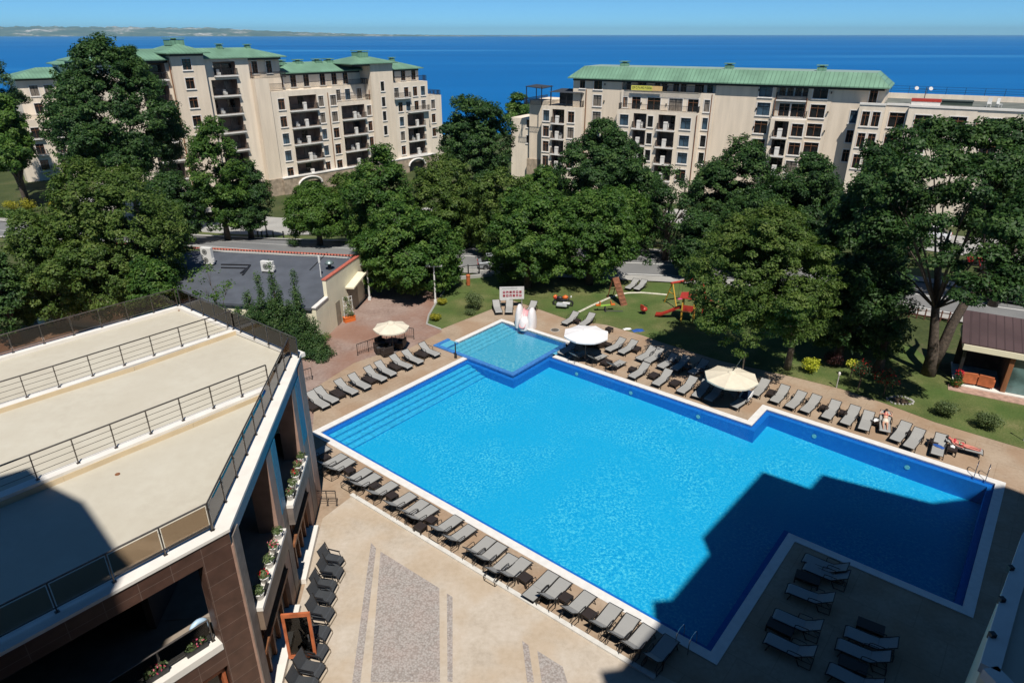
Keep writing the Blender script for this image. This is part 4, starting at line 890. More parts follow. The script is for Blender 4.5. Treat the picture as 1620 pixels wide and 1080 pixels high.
# ------------------------------------------------------------------ apartment blocks
class Block:
    """local frame: x along the front, y into the building, z up"""
    def __init__(s, name, label, P0, ang, cat='building'):
        s.t = thing(name, label, cat, (P0[0], P0[1], 0), radians(ang)); s.P = Vector((P0[0], P0[1], 0)); s.a = radians(ang); s.cache = {}
    def fp(s, u, v, y=0.0):                             # local (x, z) of the photograph's row/column on the front plane
        d = Vector((cos(s.a), sin(s.a))); n = Vector((-d.y, d.x)); q = ray(u, v); P = Vector((s.P.x, s.P.y)) + n * y; h = Vector((q[0], q[1]))
        t = P.dot(n) / h.dot(n); p = h * t; return ((p - P).dot(d), H + q[2] * t)
    def vol(s, x0, x1, y0, y1, z0, z1, mat, holes=(), name='wall', depth=.2):
        m = MB(); xs = sorted({x0, x1} | {min(max(k, x0), x1) for h in holes for k in h[:2]}); zs = sorted({z0, z1} | {min(max(k, z0), z1) for h in holes for k in h[2:4]})
        for i in range(len(xs) - 1):
            for j in range(len(zs) - 1):
                cx, cz = (xs[i] + xs[i + 1]) / 2, (zs[j] + zs[j + 1]) / 2
                if any(h[0] < cx < h[1] and h[2] < cz < h[3] for h in holes): continue
                m.quad((xs[i], y0, zs[j]), (xs[i + 1], y0, zs[j]), (xs[i + 1], y0, zs[j + 1]), (xs[i], y0, zs[j + 1]))
        for h in holes:
            d = y0 + (h[4] if len(h) > 4 else depth)
            a, b, c, e = h[:4]
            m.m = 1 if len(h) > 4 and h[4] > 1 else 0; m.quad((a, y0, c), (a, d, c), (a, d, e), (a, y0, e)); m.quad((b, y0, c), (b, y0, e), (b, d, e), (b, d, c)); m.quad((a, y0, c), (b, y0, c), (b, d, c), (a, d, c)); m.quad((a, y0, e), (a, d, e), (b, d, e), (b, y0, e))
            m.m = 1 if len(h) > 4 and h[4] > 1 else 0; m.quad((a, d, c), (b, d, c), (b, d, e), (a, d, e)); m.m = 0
        m.quad((x0, y0, z0), (x0, y0, z1), (x0, y1, z1), (x0, y1, z0)); m.quad((x1, y0, z0), (x1, y1, z0), (x1, y1, z1), (x1, y0, z1))
        m.quad((x0, y1, z0), (x0, y1, z1), (x1, y1, z1), (x1, y1, z0)); m.quad((x0, y0, z1), (x1, y0, z1), (x1, y1, z1), (x0, y1, z1))
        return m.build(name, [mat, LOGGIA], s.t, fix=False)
    def window(s, x, y, z, w, h, pane=None, rail=False):
        key = (round(w, 2), round(h, 2)); pane = pane or random.choices([PANE, PANEB, PANEC], [8, 3, 3])[0]
        if key not in s.cache:
            m = MB(); a, b = w / 2, h / 2; f = .11
            for x0, x1, z0, z1 in ((-a - f, -a, -b - f, b + f), (a, a + f, -b - f, b + f), (-a, a, b, b + f), (-a, a, -b - f, -b)): m.box(x0, x1, -.045, .0, z0, z1)
            m.box(-a - f - .05, a + f + .05, -.12, -.046, -b - f - .06, -b - f + .02)
            s.cache[key] = m; k = MB(); 
        fr = s.cache[key].build('window', TRIM, s.t); fr.location = (x, y, z)
        k = MB(); k.box(-w / 2 + .002, w / 2 - .002, .10, .13, -h / 2 + .002, h / 2 - .002); p = k.build('pane', pane, fr)
        g = MB()
        for xx in ([-w / 2 + .03, 0, w / 2 - .03] if w > .9 else [-w / 2 + .03, w / 2 - .03]): g.box(xx - .03, xx + .03, .06, .099, -h / 2, h / 2)
        g.box(-w / 2, w / 2, .055, .098, h * .22, h * .22 + .05); g.build('sash', WOODBR if w > .9 and pane is PANE else DKFRAME, fr)
        if rail: s.rail(x - w / 2 - .25, x + w / 2 + .25, y - .5, y, z - h / 2 - .1)
        return fr
    def rail(s, x0, x1, y0, y1, z, slab=True, par=None, h=.95):
        m = MB()
        if slab: m.box(x0 - .06, x1 + .06, y0 - .06, y1, z - .2, z); o = m.build('balcony', TRIM, s.t)
        else: o = par or s.t
        r = MB(); zz = z + .0
        for a, b in (((x0, y0), (x1, y0)), ((x0, y0), (x0, y1)), ((x1, y0), (x1, y1))):
            L = hypot(b[0] - a[0], b[1] - a[1])
            if L < .15: continue
            r.beam((*a, z + h), (*b, z + h), .05, .05); r.beam((*a, z + .1), (*b, z + .1), .03, .03); n = max(2, int(L / .14))
            for k in range(n + 1): q = (a[0] + (b[0] - a[0]) * k / n, a[1] + (b[1] - a[1]) * k / n); r.beam((*q, z), (*q, z + h), .03, .03, (0, 1, 0))
        r.build('railing', BLACKMETAL, o); return o
    def loggia(s, x0, x1, y, z0, z1, depth=1.5, pier=True, rail=True, ac=None, glass=PANE):
        n = max(2, int((x1 - x0) / 1.35)); w_ = (x1 - x0) / n
        for k in range(n):
            if k % 2 == 0 or n < 3:
                m = MB(); m.box(x0 + w_ * k + .12, x0 + w_ * (k + 1) - .12, y + depth - .08, y + depth - .02, z0 + .02, z1 - .35); m.build('balcony_door', random.choice([glass, PANE, PANEC]), s.t)
        sl = MB(); sl.box(x0 - .1, x1 + .1, y - .55, y - .002, z0 - .22, z0); o = sl.build('balcony', TRIM, s.t)
        if rail: s.rail(x0, x1, y - .5, y - .01, z0, False, o)
        if pier: p = MB(); c = (x0 + x1) / 2; p.box(c - .32, c + .32, y - .52, y - .2, z0 + .002, z0 + 1.25); p.build('parapet_pier', TRIM, o)
        if random.random() < .5:
            c = MB(); cx = x0 + (x1 - x0) * random.uniform(.2, .8); c.box(cx - .25, cx + .25, y + .1, y + .6, z0 + .002, z0 + .45); c.box(cx - .25, cx + .25, y + .55, y + .6, z0 + .45, z0 + .9); c.build('balcony_chair', WHITE, o)
    def hip(s, x0, x1, y0, y1, z, rise, ov=.7, mat=GREENROOF, flat=0.0, name='roof'):
        a, b, c, d = x0 - ov, x1 + ov, y0 - ov, y1 + ov; i = min((b - a), (d - c)) / 2 * (1 - flat) if flat < 1 else 0
        ru = (a + i, c + i, b - i, d - i); m = MB()
        B0 = [(a, c, z), (b, c, z), (b, d, z), (a, d, z)]; T0 = [(ru[0], ru[1], z + rise), (ru[2], ru[1], z + rise), (ru[2], ru[3], z + rise), (ru[0], ru[3], z + rise)]; L0 = [(p[0], p[1], z - .16) for p in B0]
        for k in range(4): j = (k + 1) % 4; m.quad(B0[k], B0[j], T0[j], T0[k]); m.quad(L0[k], L0[j], B0[j], B0[k])
        m.m = 1; m.quad(*T0); m.m = 0; m.quad(*L0[::-1]); r = m.build(name, [mat, GREENFLAT], s.t, fix=False)
        fa = MB(); fa.box(x0 - .05, x1 + .05, y0 - .05, y1 + .05, z - .5, z - .17); fa.build('eaves_band', DKFRAME if mat is GREENROOF else TRIM, r); return r
    def chimney(s, x, y, z, roof, w=.9, h=1.1):
        m = MB(); m.box(x - w / 2, x + w / 2, y - w / 2, y + w / 2, z, z + h); m.box(x - w / 2 - .12, x + w / 2 + .12, y - w / 2 - .12, y + w / 2 + .12, z + h + .15, z + h + .27); m.box(x - .3, x + .3, y - .3, y + .3, z + h, z + h + .15); m.build('chimney', GREENROOF, roof)
    def pipe(s, x, y, z0, z1): m = MB(); m.tube([(x, y, z0), (x, y, z1)], .07, 6); m.build('drainpipe', WOODBR, s.t)
    def lamp(s, x, y, z): m = MB(); m.box(x - .08, x + .08, y - .16, y, z, z + .3); m.build('wall_lamp', DKFRAME, s.t)

def left_block():
    b = Block('apartment_block', 'left cream apartment block with hipped green roofs, towers and stacked balconies', (-49.5, 110), 48.5)
    FZ = [12.05, 9.2, 6.35, 3.45, .55]; W = lambda x, z, w=1.25, h=1.75: (x - w / 2, x + w / 2, z - h / 2, z + h / 2)
    z0 = -4
    # tower 1
    hs = [W(.1, z, 1.35, 1.55) for z in (18.8, 16.1, 13.3, 10.6, 7.8)]
    b.vol(-2.2, 2.85, 0, 7, z0, 20.3, STUCCO, hs)
    for h in hs: b.window((h[0] + h[1]) / 2, 0, (h[2] + h[3]) / 2, 1.35, 1.55, PANE)
    r = b.hip(-2.2, 2.85, 0, 7, 20.45, 1.25, .85); b.chimney(.3, 3.4, 21.4, r, 2.2, .8)
    for x in (-2.32, 2.98): b.pipe(x, .5, -2, 19.8)
    # balcony bays either side of tower 1
    hs = [(3.9, 8.2, z, z + 2.35, 1.9) for z in (14.0, 11.15, 8.3, 5.4, 2.5)] + [(4.6, 8.3, 17.0, 19.0, 1.2)]
    b.vol(2.86, 10.6, .9, 9, z0, 19.5, STUCCO2, hs)
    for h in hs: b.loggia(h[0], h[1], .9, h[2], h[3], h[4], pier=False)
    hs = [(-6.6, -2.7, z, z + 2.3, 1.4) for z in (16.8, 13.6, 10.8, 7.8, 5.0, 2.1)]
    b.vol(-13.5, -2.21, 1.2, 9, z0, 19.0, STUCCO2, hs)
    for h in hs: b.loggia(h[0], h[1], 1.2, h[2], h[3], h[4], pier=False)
    b.pipe(10.75, .6, -1, 18.6)
    # plain shaft and corner
    hs = [(11.6, 12.6, 17.0, 18.9, .2), (14.2, 15.2, 17.0, 18.9, .2)]
    b.vol(10.61, 16.7, .1 + 1.6, 9.5, 14.2, 19.2, STUCCO, hs)
    for h in hs: b.window((h[0] + h[1]) / 2, 1.7, (h[2] + h[3]) / 2, 1.0, 1.9, PANE)
    b.vol(10.6, 13.1, -.35, 9, z0 + 3.9, 16.3, STUCCO, []); b.rail(10.7, 16.5, -.25, 1.6, 16.31, False)
    r = b.hip(-13.5, 16.7, 1.2, 9.2, 19.6, 1.35, .8, flat=.05); b.chimney(8, 4.6, 20.5, r, .8, .8); b.chimney(13, 4.8, 20.5, r, .8, .7); b.chimney(-6, 4.6, 20.3, r, 1.2, .8)
    # right part: grid of windows and loggias
    A, C, D = 15.1, 23.0, 25.6; hs = []
    for z in FZ: hs += [W(A, z), W(D, z)]
    wins = list(hs); lg = [(16.6, 22.1, z - 1.15, z + 1.2, 1.9) for z in FZ]; hs2 = hs + lg + [W(C, z, 1.05) for z in FZ]; wins += [W(C, z, 1.05) for z in FZ]
    b.vol(13.1, 26.4, 0, 9, -.2, 14.1, STUCCO2, hs2)
    for h in wins: b.window((h[0] + h[1]) / 2, 0, (h[2] + h[3]) / 2, h[1] - h[0], h[3] - h[2])
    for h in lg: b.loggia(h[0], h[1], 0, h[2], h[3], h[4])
    lg = [(27.0, 32.2, z - 1.15, z + 1.2, 1.9) for z in (9.75, 6.9, 4.0, 1.2)]; g = [W(33.25, z, 1.0) for z in (9.75, 6.9, 4.0, 1.2)]
    b.vol(26.4, 33.9, -.25, 9, -.2, 11.6, STUCCO2, lg + g)
    for h in g: b.window((h[0] + h[1]) / 2, -.25, (h[2] + h[3]) / 2, 1.0, 1.75)
    for h in lg: b.loggia(h[0], h[1], -.25, h[2], h[3], h[4])
    up = [W(x, 12.75, 1.15, 1.85) for x in (27.6, 29.8, 32.4)]
    b.vol(26.41, 33.9, 1.3, 9, 11.6, 14.4, STUCCO2, up); b.rail(26.5, 33.8, -.2, 1.25, 11.61, False)
    for h in up: b.window((h[0] + h[1]) / 2, 1.3, (h[2] + h[3]) / 2, 1.15, 1.85)
    pent = [W(x, 15.45, 1.15, 1.9) for x in (14.3, 16.8, 19.4, 22.0, 25.4, 27.9, 30.4)]
    b.vol(13.2, 33.8, 2.4, 9, 14.1, 16.8, STUCCO2, pent); b.rail(13.2, 33.8, .1, 2.3, 14.42, False)
    for h in pent: b.window((h[0] + h[1]) / 2, 2.4, (h[2] + h[3]) / 2, 1.15, 1.9, PANE)
    r = b.hip(17.4, 33.6, 2.4, 8.8, 16.9, 1.5, .8, flat=.1); [b.chimney(x, 5.2, 18.0, r, 1.3, .6) for x in (19, 22.5, 26.5, 29)]
    # tower 2
    hs = [W(36.5, z, .85, 1.7) for z in (13.9, 11.1, 8.5, 5.8)]
    b.vol(33.91, 39.2, -.7, 7, z0, 17.9, STUCCO, hs)
    for h in hs: b.window((h[0] + h[1]) / 2, -.7, (h[2] + h[3]) / 2, .85, 1.7, PANE)
    r = b.hip(30.0, 39.3, -.6, 7, 18.1, 1.2, .8); b.chimney(34.6, 3, 19.0, r, 2.2, .9)
    for x in (24.45, 33.7, 39.45): b.pipe(x, -.12, .3, 13.4)
    # right end, stepping down
    hs = [W(x, 12.5, 1.15) for x in (40.4, 42.9, 45.2, 47.3)] + [W(x, 9.8, 1.15) for x in (41.2, 43.2, 45.4, 47.3)]; g = [W(41.3, z, 1.1) for z in (7.0, 4.2, 1.4)]; lg = [(42.8, 47.2, z - 1.15, z + 1.2, 1.9) for z in (7.0, 4.2, 1.4)]
    b.vol(39.2, 48.6, 0, 9, -.2, 14.3, STUCCO2, hs + g + lg)
    for h in hs + g: b.window((h[0] + h[1]) / 2, 0, (h[2] + h[3]) / 2, h[1] - h[0], h[3] - h[2])
    for h in lg: b.loggia(h[0], h[1], 0, h[2], h[3], h[4])
    b.rail(39.6, 43.6, -.6, -.01, 11.5); b.rail(43, 48.4, -.7, -.01, 8.75)
    hs = [W(x, 15.5, 1.15, 1.9) for x in (40.8, 43.6, 46.3)]
    b.vol(39.2, 47.6, 1.5, 9, 14.3, 16.7, STUCCO2, hs); b.rail(39.3, 48.5, .1, 1.4, 14.42, False)
    for h in hs: b.window((h[0] + h[1]) / 2, 1.5, (h[2] + h[3]) / 2, 1.15, 1.9, PANE)
    r = b.hip(39.2, 47.6, 1.5, 8.6, 16.8, 1.3, .8); b.chimney(43.5, 4.6, 17.9, r, .9, .6)
    b.vol(48.61, 53.2, 1.0, 9, z0, 11.3, STUCCO2, [W(50.8, 9.6, 1.1), W(50.8, 6.8, 1.1), W(50.8, 4.0, 1.1)])
    for z in (9.6, 6.8, 4.0): b.window(50.8, 1.0, z, 1.1, 1.75)
    b.rail(48.7, 53.1, 1.1, 8, 11.31, False)
    # stone arcade at street level
    arch = [(16.0, 20.6, -3.6, -1.3, 1.2), (23.0, 24.4, -2.6, -1.0, .3), (27.2, 28.4, -2.5, -.9, .3), (30.2, 31.4, -2.5, -.9, .3), (41.8, 46.0, -3.4, -1.1, 1.2)]
    b.vol(13.0, 49.2, -.9, 8.9, z0, -.21, STONEBASE, arch, 'arcade', .3); b.vol(10.5, 12.99, -.5, 8, z0, -.11, STONEBASE, [], 'arcade')
    for x0, x1 in ((16.0, 20.6), (41.8, 46.0)):
        m = MB(); pts = [(x0 - .1 + (x1 - x0 + .2) * (.5 - .5 * cos(a)), -.95, -1.75 + 1.25 * sin(a)) for a in np.linspace(0, pi, 12)]; m.tube(pts, .2, 6); m.build('arch_moulding', TRIM, b.t)
    m = MB(); m.box(13.0, 49.2, -1.0, -.02, -.2, -.02); m.build('string_course', TRIM, b.t)
    for x in (23.7, 27.8, 30.8):
        k = MB(); k.box(x - .55, x + .55, -.72, -.68, -2.5, -1.0); k.build('pane', PANE, b.t)
left_block()
def far_left_block():
    x0, y0 = at(30, 138); b = Block('apartment_block', 'low cream apartment block with green roof behind the dark spreading oak', (-101, 128), 42)
    a0 = b.fp(36, 170)[0]; e0 = b.fp(32, 125)[1]; e1 = b.fp(30, 190)[1]
    W = lambda x, z, w=1.4, h=1.9: (x - w / 2, x + w / 2, z - h / 2, z + h / 2)
    hs = [W(a0 + k, e0 - 2.2) for k in (2.6, 5.0, 9, 13)] + [W(a0 + k, e0 - 5.4) for k in (2.6, 5.0, 9, 13)]
    b.vol(a0, a0 + 30, 0, 9, -8, e0, STUCCO2, hs); r = b.hip(a0, a0 + 30, 0, 9, e0 + .15, 1.6, .9)
    for h in hs: b.window((h[0] + h[1]) / 2, 0, (h[2] + h[3]) / 2, 1.4, 1.9)
    hs = [W(a0 - 1 + k, e1 - z) for k in (1.5, 5, 9, 14) for z in (2.2, 5.2, 8.2)]
    b.vol(a0 - 3, a0 + 30, -3.2, -.01, -8, e1, STUCCO2, hs)
    for h in hs: b.window((h[0] + h[1]) / 2, -3.2, (h[2] + h[3]) / 2, 1.4, 1.9, rail=h[0] < a0 + 6)
    b.hip(a0 + 8, a0 + 20, 1, 8, e0 + 2.4, 1.2, .9); b.vol(a0 + 8, a0 + 20, 1, 8, e0, e0 + 2.3, STUCCO2, [])
    b.rail(a0 - 2.9, a0 + 29, -3.1, -.1, e1 + .01, False)
far_left_block()
def right_block():
    b = Block('apartment_block', 'long right-hand cream apartment block under one flat-topped green mansard roof', (10, 122), -30)
    W = lambda x, z, w=1.25, h=1.75: (x - w / 2, x + w / 2, z - h / 2, z + h / 2)
    F = [15.45, 12.8, 10.15, 7.5, 4.85, 2.2]; z0 = -4
    def wall(x0, x1, y0, z1, cols, zs, mat=STUCCO2, lgs=(), zb=z0, pane=None, extra=(), back=9):
        hs = [W(x, z, w, h) for x, w, h in cols for z in zs] + [W(*e) for e in extra]
        b.vol(x0, x1, y0, back, zb, z1, mat, hs + [(*l, 1.9) for l in lgs])
        for h in hs: b.window((h[0] + h[1]) / 2, y0, (h[2] + h[3]) / 2, h[1] - h[0], h[3] - h[2], pane)
        for l in lgs: b.loggia(l[0], l[1], y0, l[2], l[3], 1.9)
    wall(.5, 9.3, 0, 16.2, [(5.05, 1.5, 1.75)], F[:4], STUCCO, extra=[(2.2, 15.4, 1.0, 1.5)])
    # middle: penthouse storey, terrace storey, projecting bays
    wall(9.31, 24.6, .9, 16.2, [(10.1, .8, 1.6), (12.4, 1.5, 1.7), (15.0, .95, 1.7), (16.2, .95, 1.7), (18.1, .95, 1.7), (19.3, .95, 1.7), (21.8, 1.5, 1.7), (23.5, .95, 1.6)], [15.35], zb=14.7, pane=PANE)
    wall(9.3, 22.7, -.2, 14.65, [(10.1, .8, 1.6)], [12.8], extra=[(12.0, 12.75, 1.5, 1.9), (15.0, 12.75, 2.2, 1.9), (18.6, 12.75, 2.2, 1.9), (21.4, 12.75, 1.7, 1.9)], zb=11.8); b.rail(10.2, 22.5, -.7, -.21, 14.66, False)
    wall(22.71, 24.6, -.1, 14.65, [(23.55, .85, 1.75)], F[1:5], zb=z0)
    wall(9.3, 22.7, -1.5, 11.75, [(10.6, 1.5, 1.7), (15.1, .9, 1.7), (20.9, 1.6, 1.7)], F[2:6], lgs=[(12.2, 14.4, z - 1.1, z + 1.15) for z in F[2:6]] + [(16.4, 19.2, z - 1.1, z + 1.15) for z in F[2:6]]); b.rail(9.5, 22.5, -1.4, -.25, 11.76, False)
    # smooth wall and right-hand bays
    wall(24.61, 33.5, .1, 16.2, [], [], STUCCO, extra=[(32.0, 15.35, 1.9, 1.8), (32.0, 12.75, 1.9, 1.8), (32.0, 10.15, 1.9, 1.8), (32.0, 7.5, 1.9, 1.8)])
    wall(33.51, 37.9, .5, 14.65, [(34.9, 1.5, 1.8), (36.8, 1.9, 1.8)], [12.75], zb=11.7); wall(33.51, 37.9, 1.2, 16.2, [(34.2, .9, 1.6), (35.3, .9, 1.6), (36.4, .9, 1.6), (37.4, .7, 1.6)], [15.35], zb=14.66, pane=PANE); b.rail(33.6, 37.8, -.1, .49, 14.2); b.rail(33.6, 38.2, -.6, .45, 11.8)
    wall(33.51, 38.4, -1.0, 11.6, [(37.4, 1.6, 1.75)], F[2:6], lgs=[(34.1, 36.1, z - 1.1, z + 1.15) for z in F[2:6]])
    wall(37.91, 41.2, .2, 16.2, [(39.55, 2.0, 1.8)], F[:5], STUCCO, pane=PANE)
    wall(41.21, 47.9, .25, 16.2, [], [], STUCCO, extra=[(46.4, 15.2, 1.0, 1.9), (44.4, 12.3, .9, 1.7), (44.4, 9.6, .9, 1.7), (44.4, 6.9, .9, 1.7)])
    for x in (3.0, 9.9, 22.6, 24.2, 33.6, 37.95): b.pipe(x, -.12 if x != 22.6 else -1.6, 0, 14.5 if x != 22.6 else 11.5)
    for x in (6.3, 12.9, 17.1, 31.0, 41.0):
        for z in F[:3]: b.lamp(x, -.01 if x < 9 else (-.21 if x < 20 else .09), z - .2)
    r = b.hip(.5, 47.6, 0, 9.5, 16.35, 1.75, .75, flat=.62)
    for x in (8.3, 25.5, 38.8): b.chimney(x, 3.2, 17.9, r, 1.2, .75)
    # left wing with the pergola terrace
    lw = [W(-4.1, z, 1.2, 1.8) for z in (10.0, 7.4, 4.8, 2.3)] + [W(.7, z, 1.2, 1.8) for z in (10.0, 7.4, 4.8, 2.3)]; lgs = [(-2.9, -.6, z - 1.1, z + 1.15, 1.4) for z in (10.0, 7.4, 4.8, 2.3)]
    b.vol(-5.0, 2.8, -.9, 9, z0, 11.6, STUCCO2, lw + lgs)
    for h in lw: b.window((h[0] + h[1]) / 2, -.9, (h[2] + h[3]) / 2, 1.2, 1.8)
    for l in lgs: b.loggia(l[0], l[1], -.9, l[2], l[3], 1.4)
    b.vol(-8.8, -5.01, 1.6, 9, 1.9, 12.2, STUCCO, []); b.vol(-9.2, -4.9, 1.4, 9, z0, 1.89, STONEBASE, [], 'stone_plinth')
    b.vol(-13.2, -8.81, 2.6, 9, z0, 8.9, STUCCO2, [W(-9.6, 8.0, .7, 1.4), W(-9.6, 5.2, .7, 1.4)])
    for z in (8.0, 5.2): b.window(-9.6, 2.6, z, .7, 1.4, PANE)
    b.rail(-8.7, 2.6, -.8, 8.5, 11.65, False, h=1.0)
    # lower right wing with its roof terrace
    def wing(x0, x1, y0, z1, hs, m=STUCCO2, back=12):
        b.vol(x0, x1, y0, back, z0, z1, m, hs)
        for h in hs: b.window((h[0] + h[1]) / 2, y0, (h[2] + h[3]) / 2, h[1] - h[0], h[3] - h[2], PANE)
    wing(45.1, 48.3, -2.2, 14.15, [W(x, z, .95, 1.9) for x in (46.1, 47.4) for z in (12.35, 9.5, 6.6)])
    wing(48.31, 51.1, -1.2, 14.15, [W(49.9, z, 1.9, 1.9) for z in (12.3, 9.4, 6.5)])
    wing(51.11, 58.9, -2.4, 14.12, [W(x, z, 1.9, 2.0) for x in (53.0, 57.0) for z in (12.2, 9.3)])
    wing(58.91, 84, -2.35, 14.12, [W(x, z, 1.9, 2.0) for x in (61.1, 65.2, 69.5) for z in (12.2, 9.3)]); b.pipe(59.1, -2.55, 2, 13)
    m = MB()
    for a, c, y in ((45.05, 48.35, -2.3), (48.36, 51.1, -1.3), (51.11, 84, -2.5)): m.box(a, c, y, y + .5, 14.16, 14.42)
    m.build('parapet', LEDGE, b.t)
    m = MB(); m.box(45.7, 84, -.6, 11.5, 14.152, 14.19); m.build('terrace_floor', M('roof_grey_green', (.15, .16, .14), .9, .2, .6), b.t)
    m = MB(); m.box(47.7, 84, 11.6, 12, 14.16, 14.9); m.build('parapet', STUCCO2, b.t)
    o = MB(); zz = 14.9
    for a in np.arange(48, 84, 2.4): o.beam((a, 11.8, zz), (a, 11.8, zz + 1.0), .05, .05, (0, 1, 0))
    for z in (.35, .65, 1.0): o.beam((48, 11.8, zz + z), (84, 11.8, zz + z), .035, .035)
    o.build('railing', BLACKMETAL, b.t)
    # banner on the top terrace: its lettering is too small in the photograph to read
    t = thing('banner', 'long yellow banner with dark lettering and an orange end on the top terrace', 'banner', b.t.matrix_basis @ Vector((11.2, -.78, 14.75)), radians(-30))
    m = MB(); m.box(0, 3.55, -.02, .0, 0, .72); m.build('yellow_field', YELLOWBAN, t); m = MB(); m.box(3.555, 5.2, -.02, .0, 0, .72); m.build('orange_field', ORANGEBAN, t)
    m = MB(); rr = random.Random(3)
    for k in range(11):
        x = .2 + k * .3; m.box(x, x + .06, -.027, -.021, .22, .56)
        for z in rr.sample([.22, .36, .49], 2): m.box(x + .061, x + .18, -.027, -.021, z, z + .07)
        if rr.random() < .5: m.box(x + .181, x + .23, -.027, -.021, .22, .56)
    m.build('lettering', INK, t)
    def loc(x, y, z): return b.t.matrix_basis @ Vector((x, y, z))
    b.t.matrix_basis
    # pergola and roof terrace furniture, each a thing of its own
    g = thing('pergola', 'dark pergola with flat canvas roofs on the left wing terrace', 'pergola', loc(-8.6, -.6, 11.66), radians(-30))
    for x in (.2, 3.2): 
        for y in (.3, 4.0): m = MB(); m.box(x - .06, x + .06, y - .06, y + .06, 0, 3.0); m.build('post', BLACKMETAL, g)
    for x in (5.0, 8.0, 10.8):
        for y in (.3, 4.0): m = MB(); m.box(x - .06, x + .06, y - .06, y + .06, 0, 2.2); m.build('post', BLACKMETAL, g)
    m = MB(); m.quad((0, 0, 3.0), (3.5, 0, 2.75), (3.5, 4.4, 2.9), (0, 4.4, 3.1)); m.quad((0, 0, 2.92), (0, 4.4, 3.02), (3.5, 4.4, 2.82), (3.5, 0, 2.67)); m.build('canopy', M('pergola_canvas', (.035, .04, .05), .8, .1, 4), g)
    m = MB(); m.add([(4.7, 0, 2.2), (11.2, 0, 2.2), (11.2, 4.4, 2.2), (4.7, 4.4, 2.2), (6.2, 2.2, 2.75), (9.6, 2.2, 2.75)], [(0, 1, 5, 4), (1, 2, 5), (2, 3, 4, 5), (3, 0, 4), (3, 2, 1, 0)]); m.build('canopy', MATS['pergola_canvas'], g)
    m = MB(); m.box(4.8, 11.1, 4.2, 4.25, 0, 2.0); m.build('rear_screen', M('pergola_screen', (.05, .05, .055), .6, .3, 2), g)
    for k, (x, lab) in enumerate([(52.6, 'white satellite dishes on a mast above the red planter'), ]):
        d = thing('satellite_mast', lab, 'dish', loc(x, 3.0, 14.15), radians(-30)); m = MB(); m.tube([(0, 0, 0), (0, 0, 2.2)], .06, 7); m.box(-1.4, 1.2, -.03, .03, 1.9, 1.97); m.build('mast', CHROME, d)
        for dx in (-1.2, .5): m = MB(); m.lathe([(.02, 0), (.16, .04), (.26, .1)], 14); q = m.build('dish', M('dish_grey', (.42, .42, .41), .5, .1, 5), d); q.location = (dx, -.1, 2.0); q.rotation_euler = (radians(60), 0, .3)
    pl_ = thing('planter_trough', 'long planter with a red top on the lower wing roof', 'planter', loc(52.9, -.2, 14.15), radians(-30)); m = MB(); m.box(-1.7, 1.7, -.5, .5, 0, .6); m.build('trough', WHITE, pl_); m = MB(); m.box(-1.75, 1.75, -.55, .55, .601, .95); m.build('cushion', REDP, pl_)
    for k, (x, lab) in enumerate([(60.2, 'white bistro chair on the lower wing roof, left of the pair'), (61.3, 'white bistro chair on the lower wing roof, right of the pair')]):
        c = thing('bistro_chair', lab, 'chair', loc(x, 2.2, 14.15), radians(-30 + 40 * k), 'bistro chairs on the lower wing roof')
        m = MB(); m.box(-.25, .25, -.25, .25, .42, .47); m.build('seat', WHITE, c); m = MB(); m.box(-.25, .25, .22, .26, .48, 1.2); m.build('backrest', WHITE, c)
        for i in (-.22, .22):
            for j in (-.22, .22): m = MB(); m.box(i - .025, i + .025, j - .025, j + .025, 0, .42); m.build('leg', WHITE, c)
    hb = thing('roof_box', 'dark green low housing on the lower wing roof', 'roof box', loc(56.6, 3.5, 14.15), radians(-30)); m = MB(); m.box(-1.8, 1.8, -.7, .7, 0, .55); m.build('body', M('roofbox_green', (.05, .075, .06), .6, .15, 3), hb); m = MB(); m.box(-1.9, 1.9, -.8, .8, .551, .65); m.build('lid', M('roofbox_lid', (.07, .09, .08), .6, .15, 3), hb)
    sb = thing('garden_swing', 'covered garden swing seat at the right end of the lower wing roof', 'swing seat', loc(69.0, 1.4, 14.15), radians(-30)); m = MB(); [m.tube([(x, -.6, 0), (x, 0, 1.7), (x, .6, 0)], .04, 6) for x in (-1, 1)]; m.tube([(-1, 0, 1.7), (1, 0, 1.7)], .04, 6); m.build('frame', WHITE, sb); m = MB(); m.box(-.9, .9, -.3, .3, .45, .55); m.box(-.9, .9, .28, .36, .551, 1.1); m.build('seat', BLACKMETAL, sb); m = MB(); m.box(-1.1, 1.1, -.5, .5, 1.75, 1.82); m.build('canopy', CANVAS, sb)
right_block()
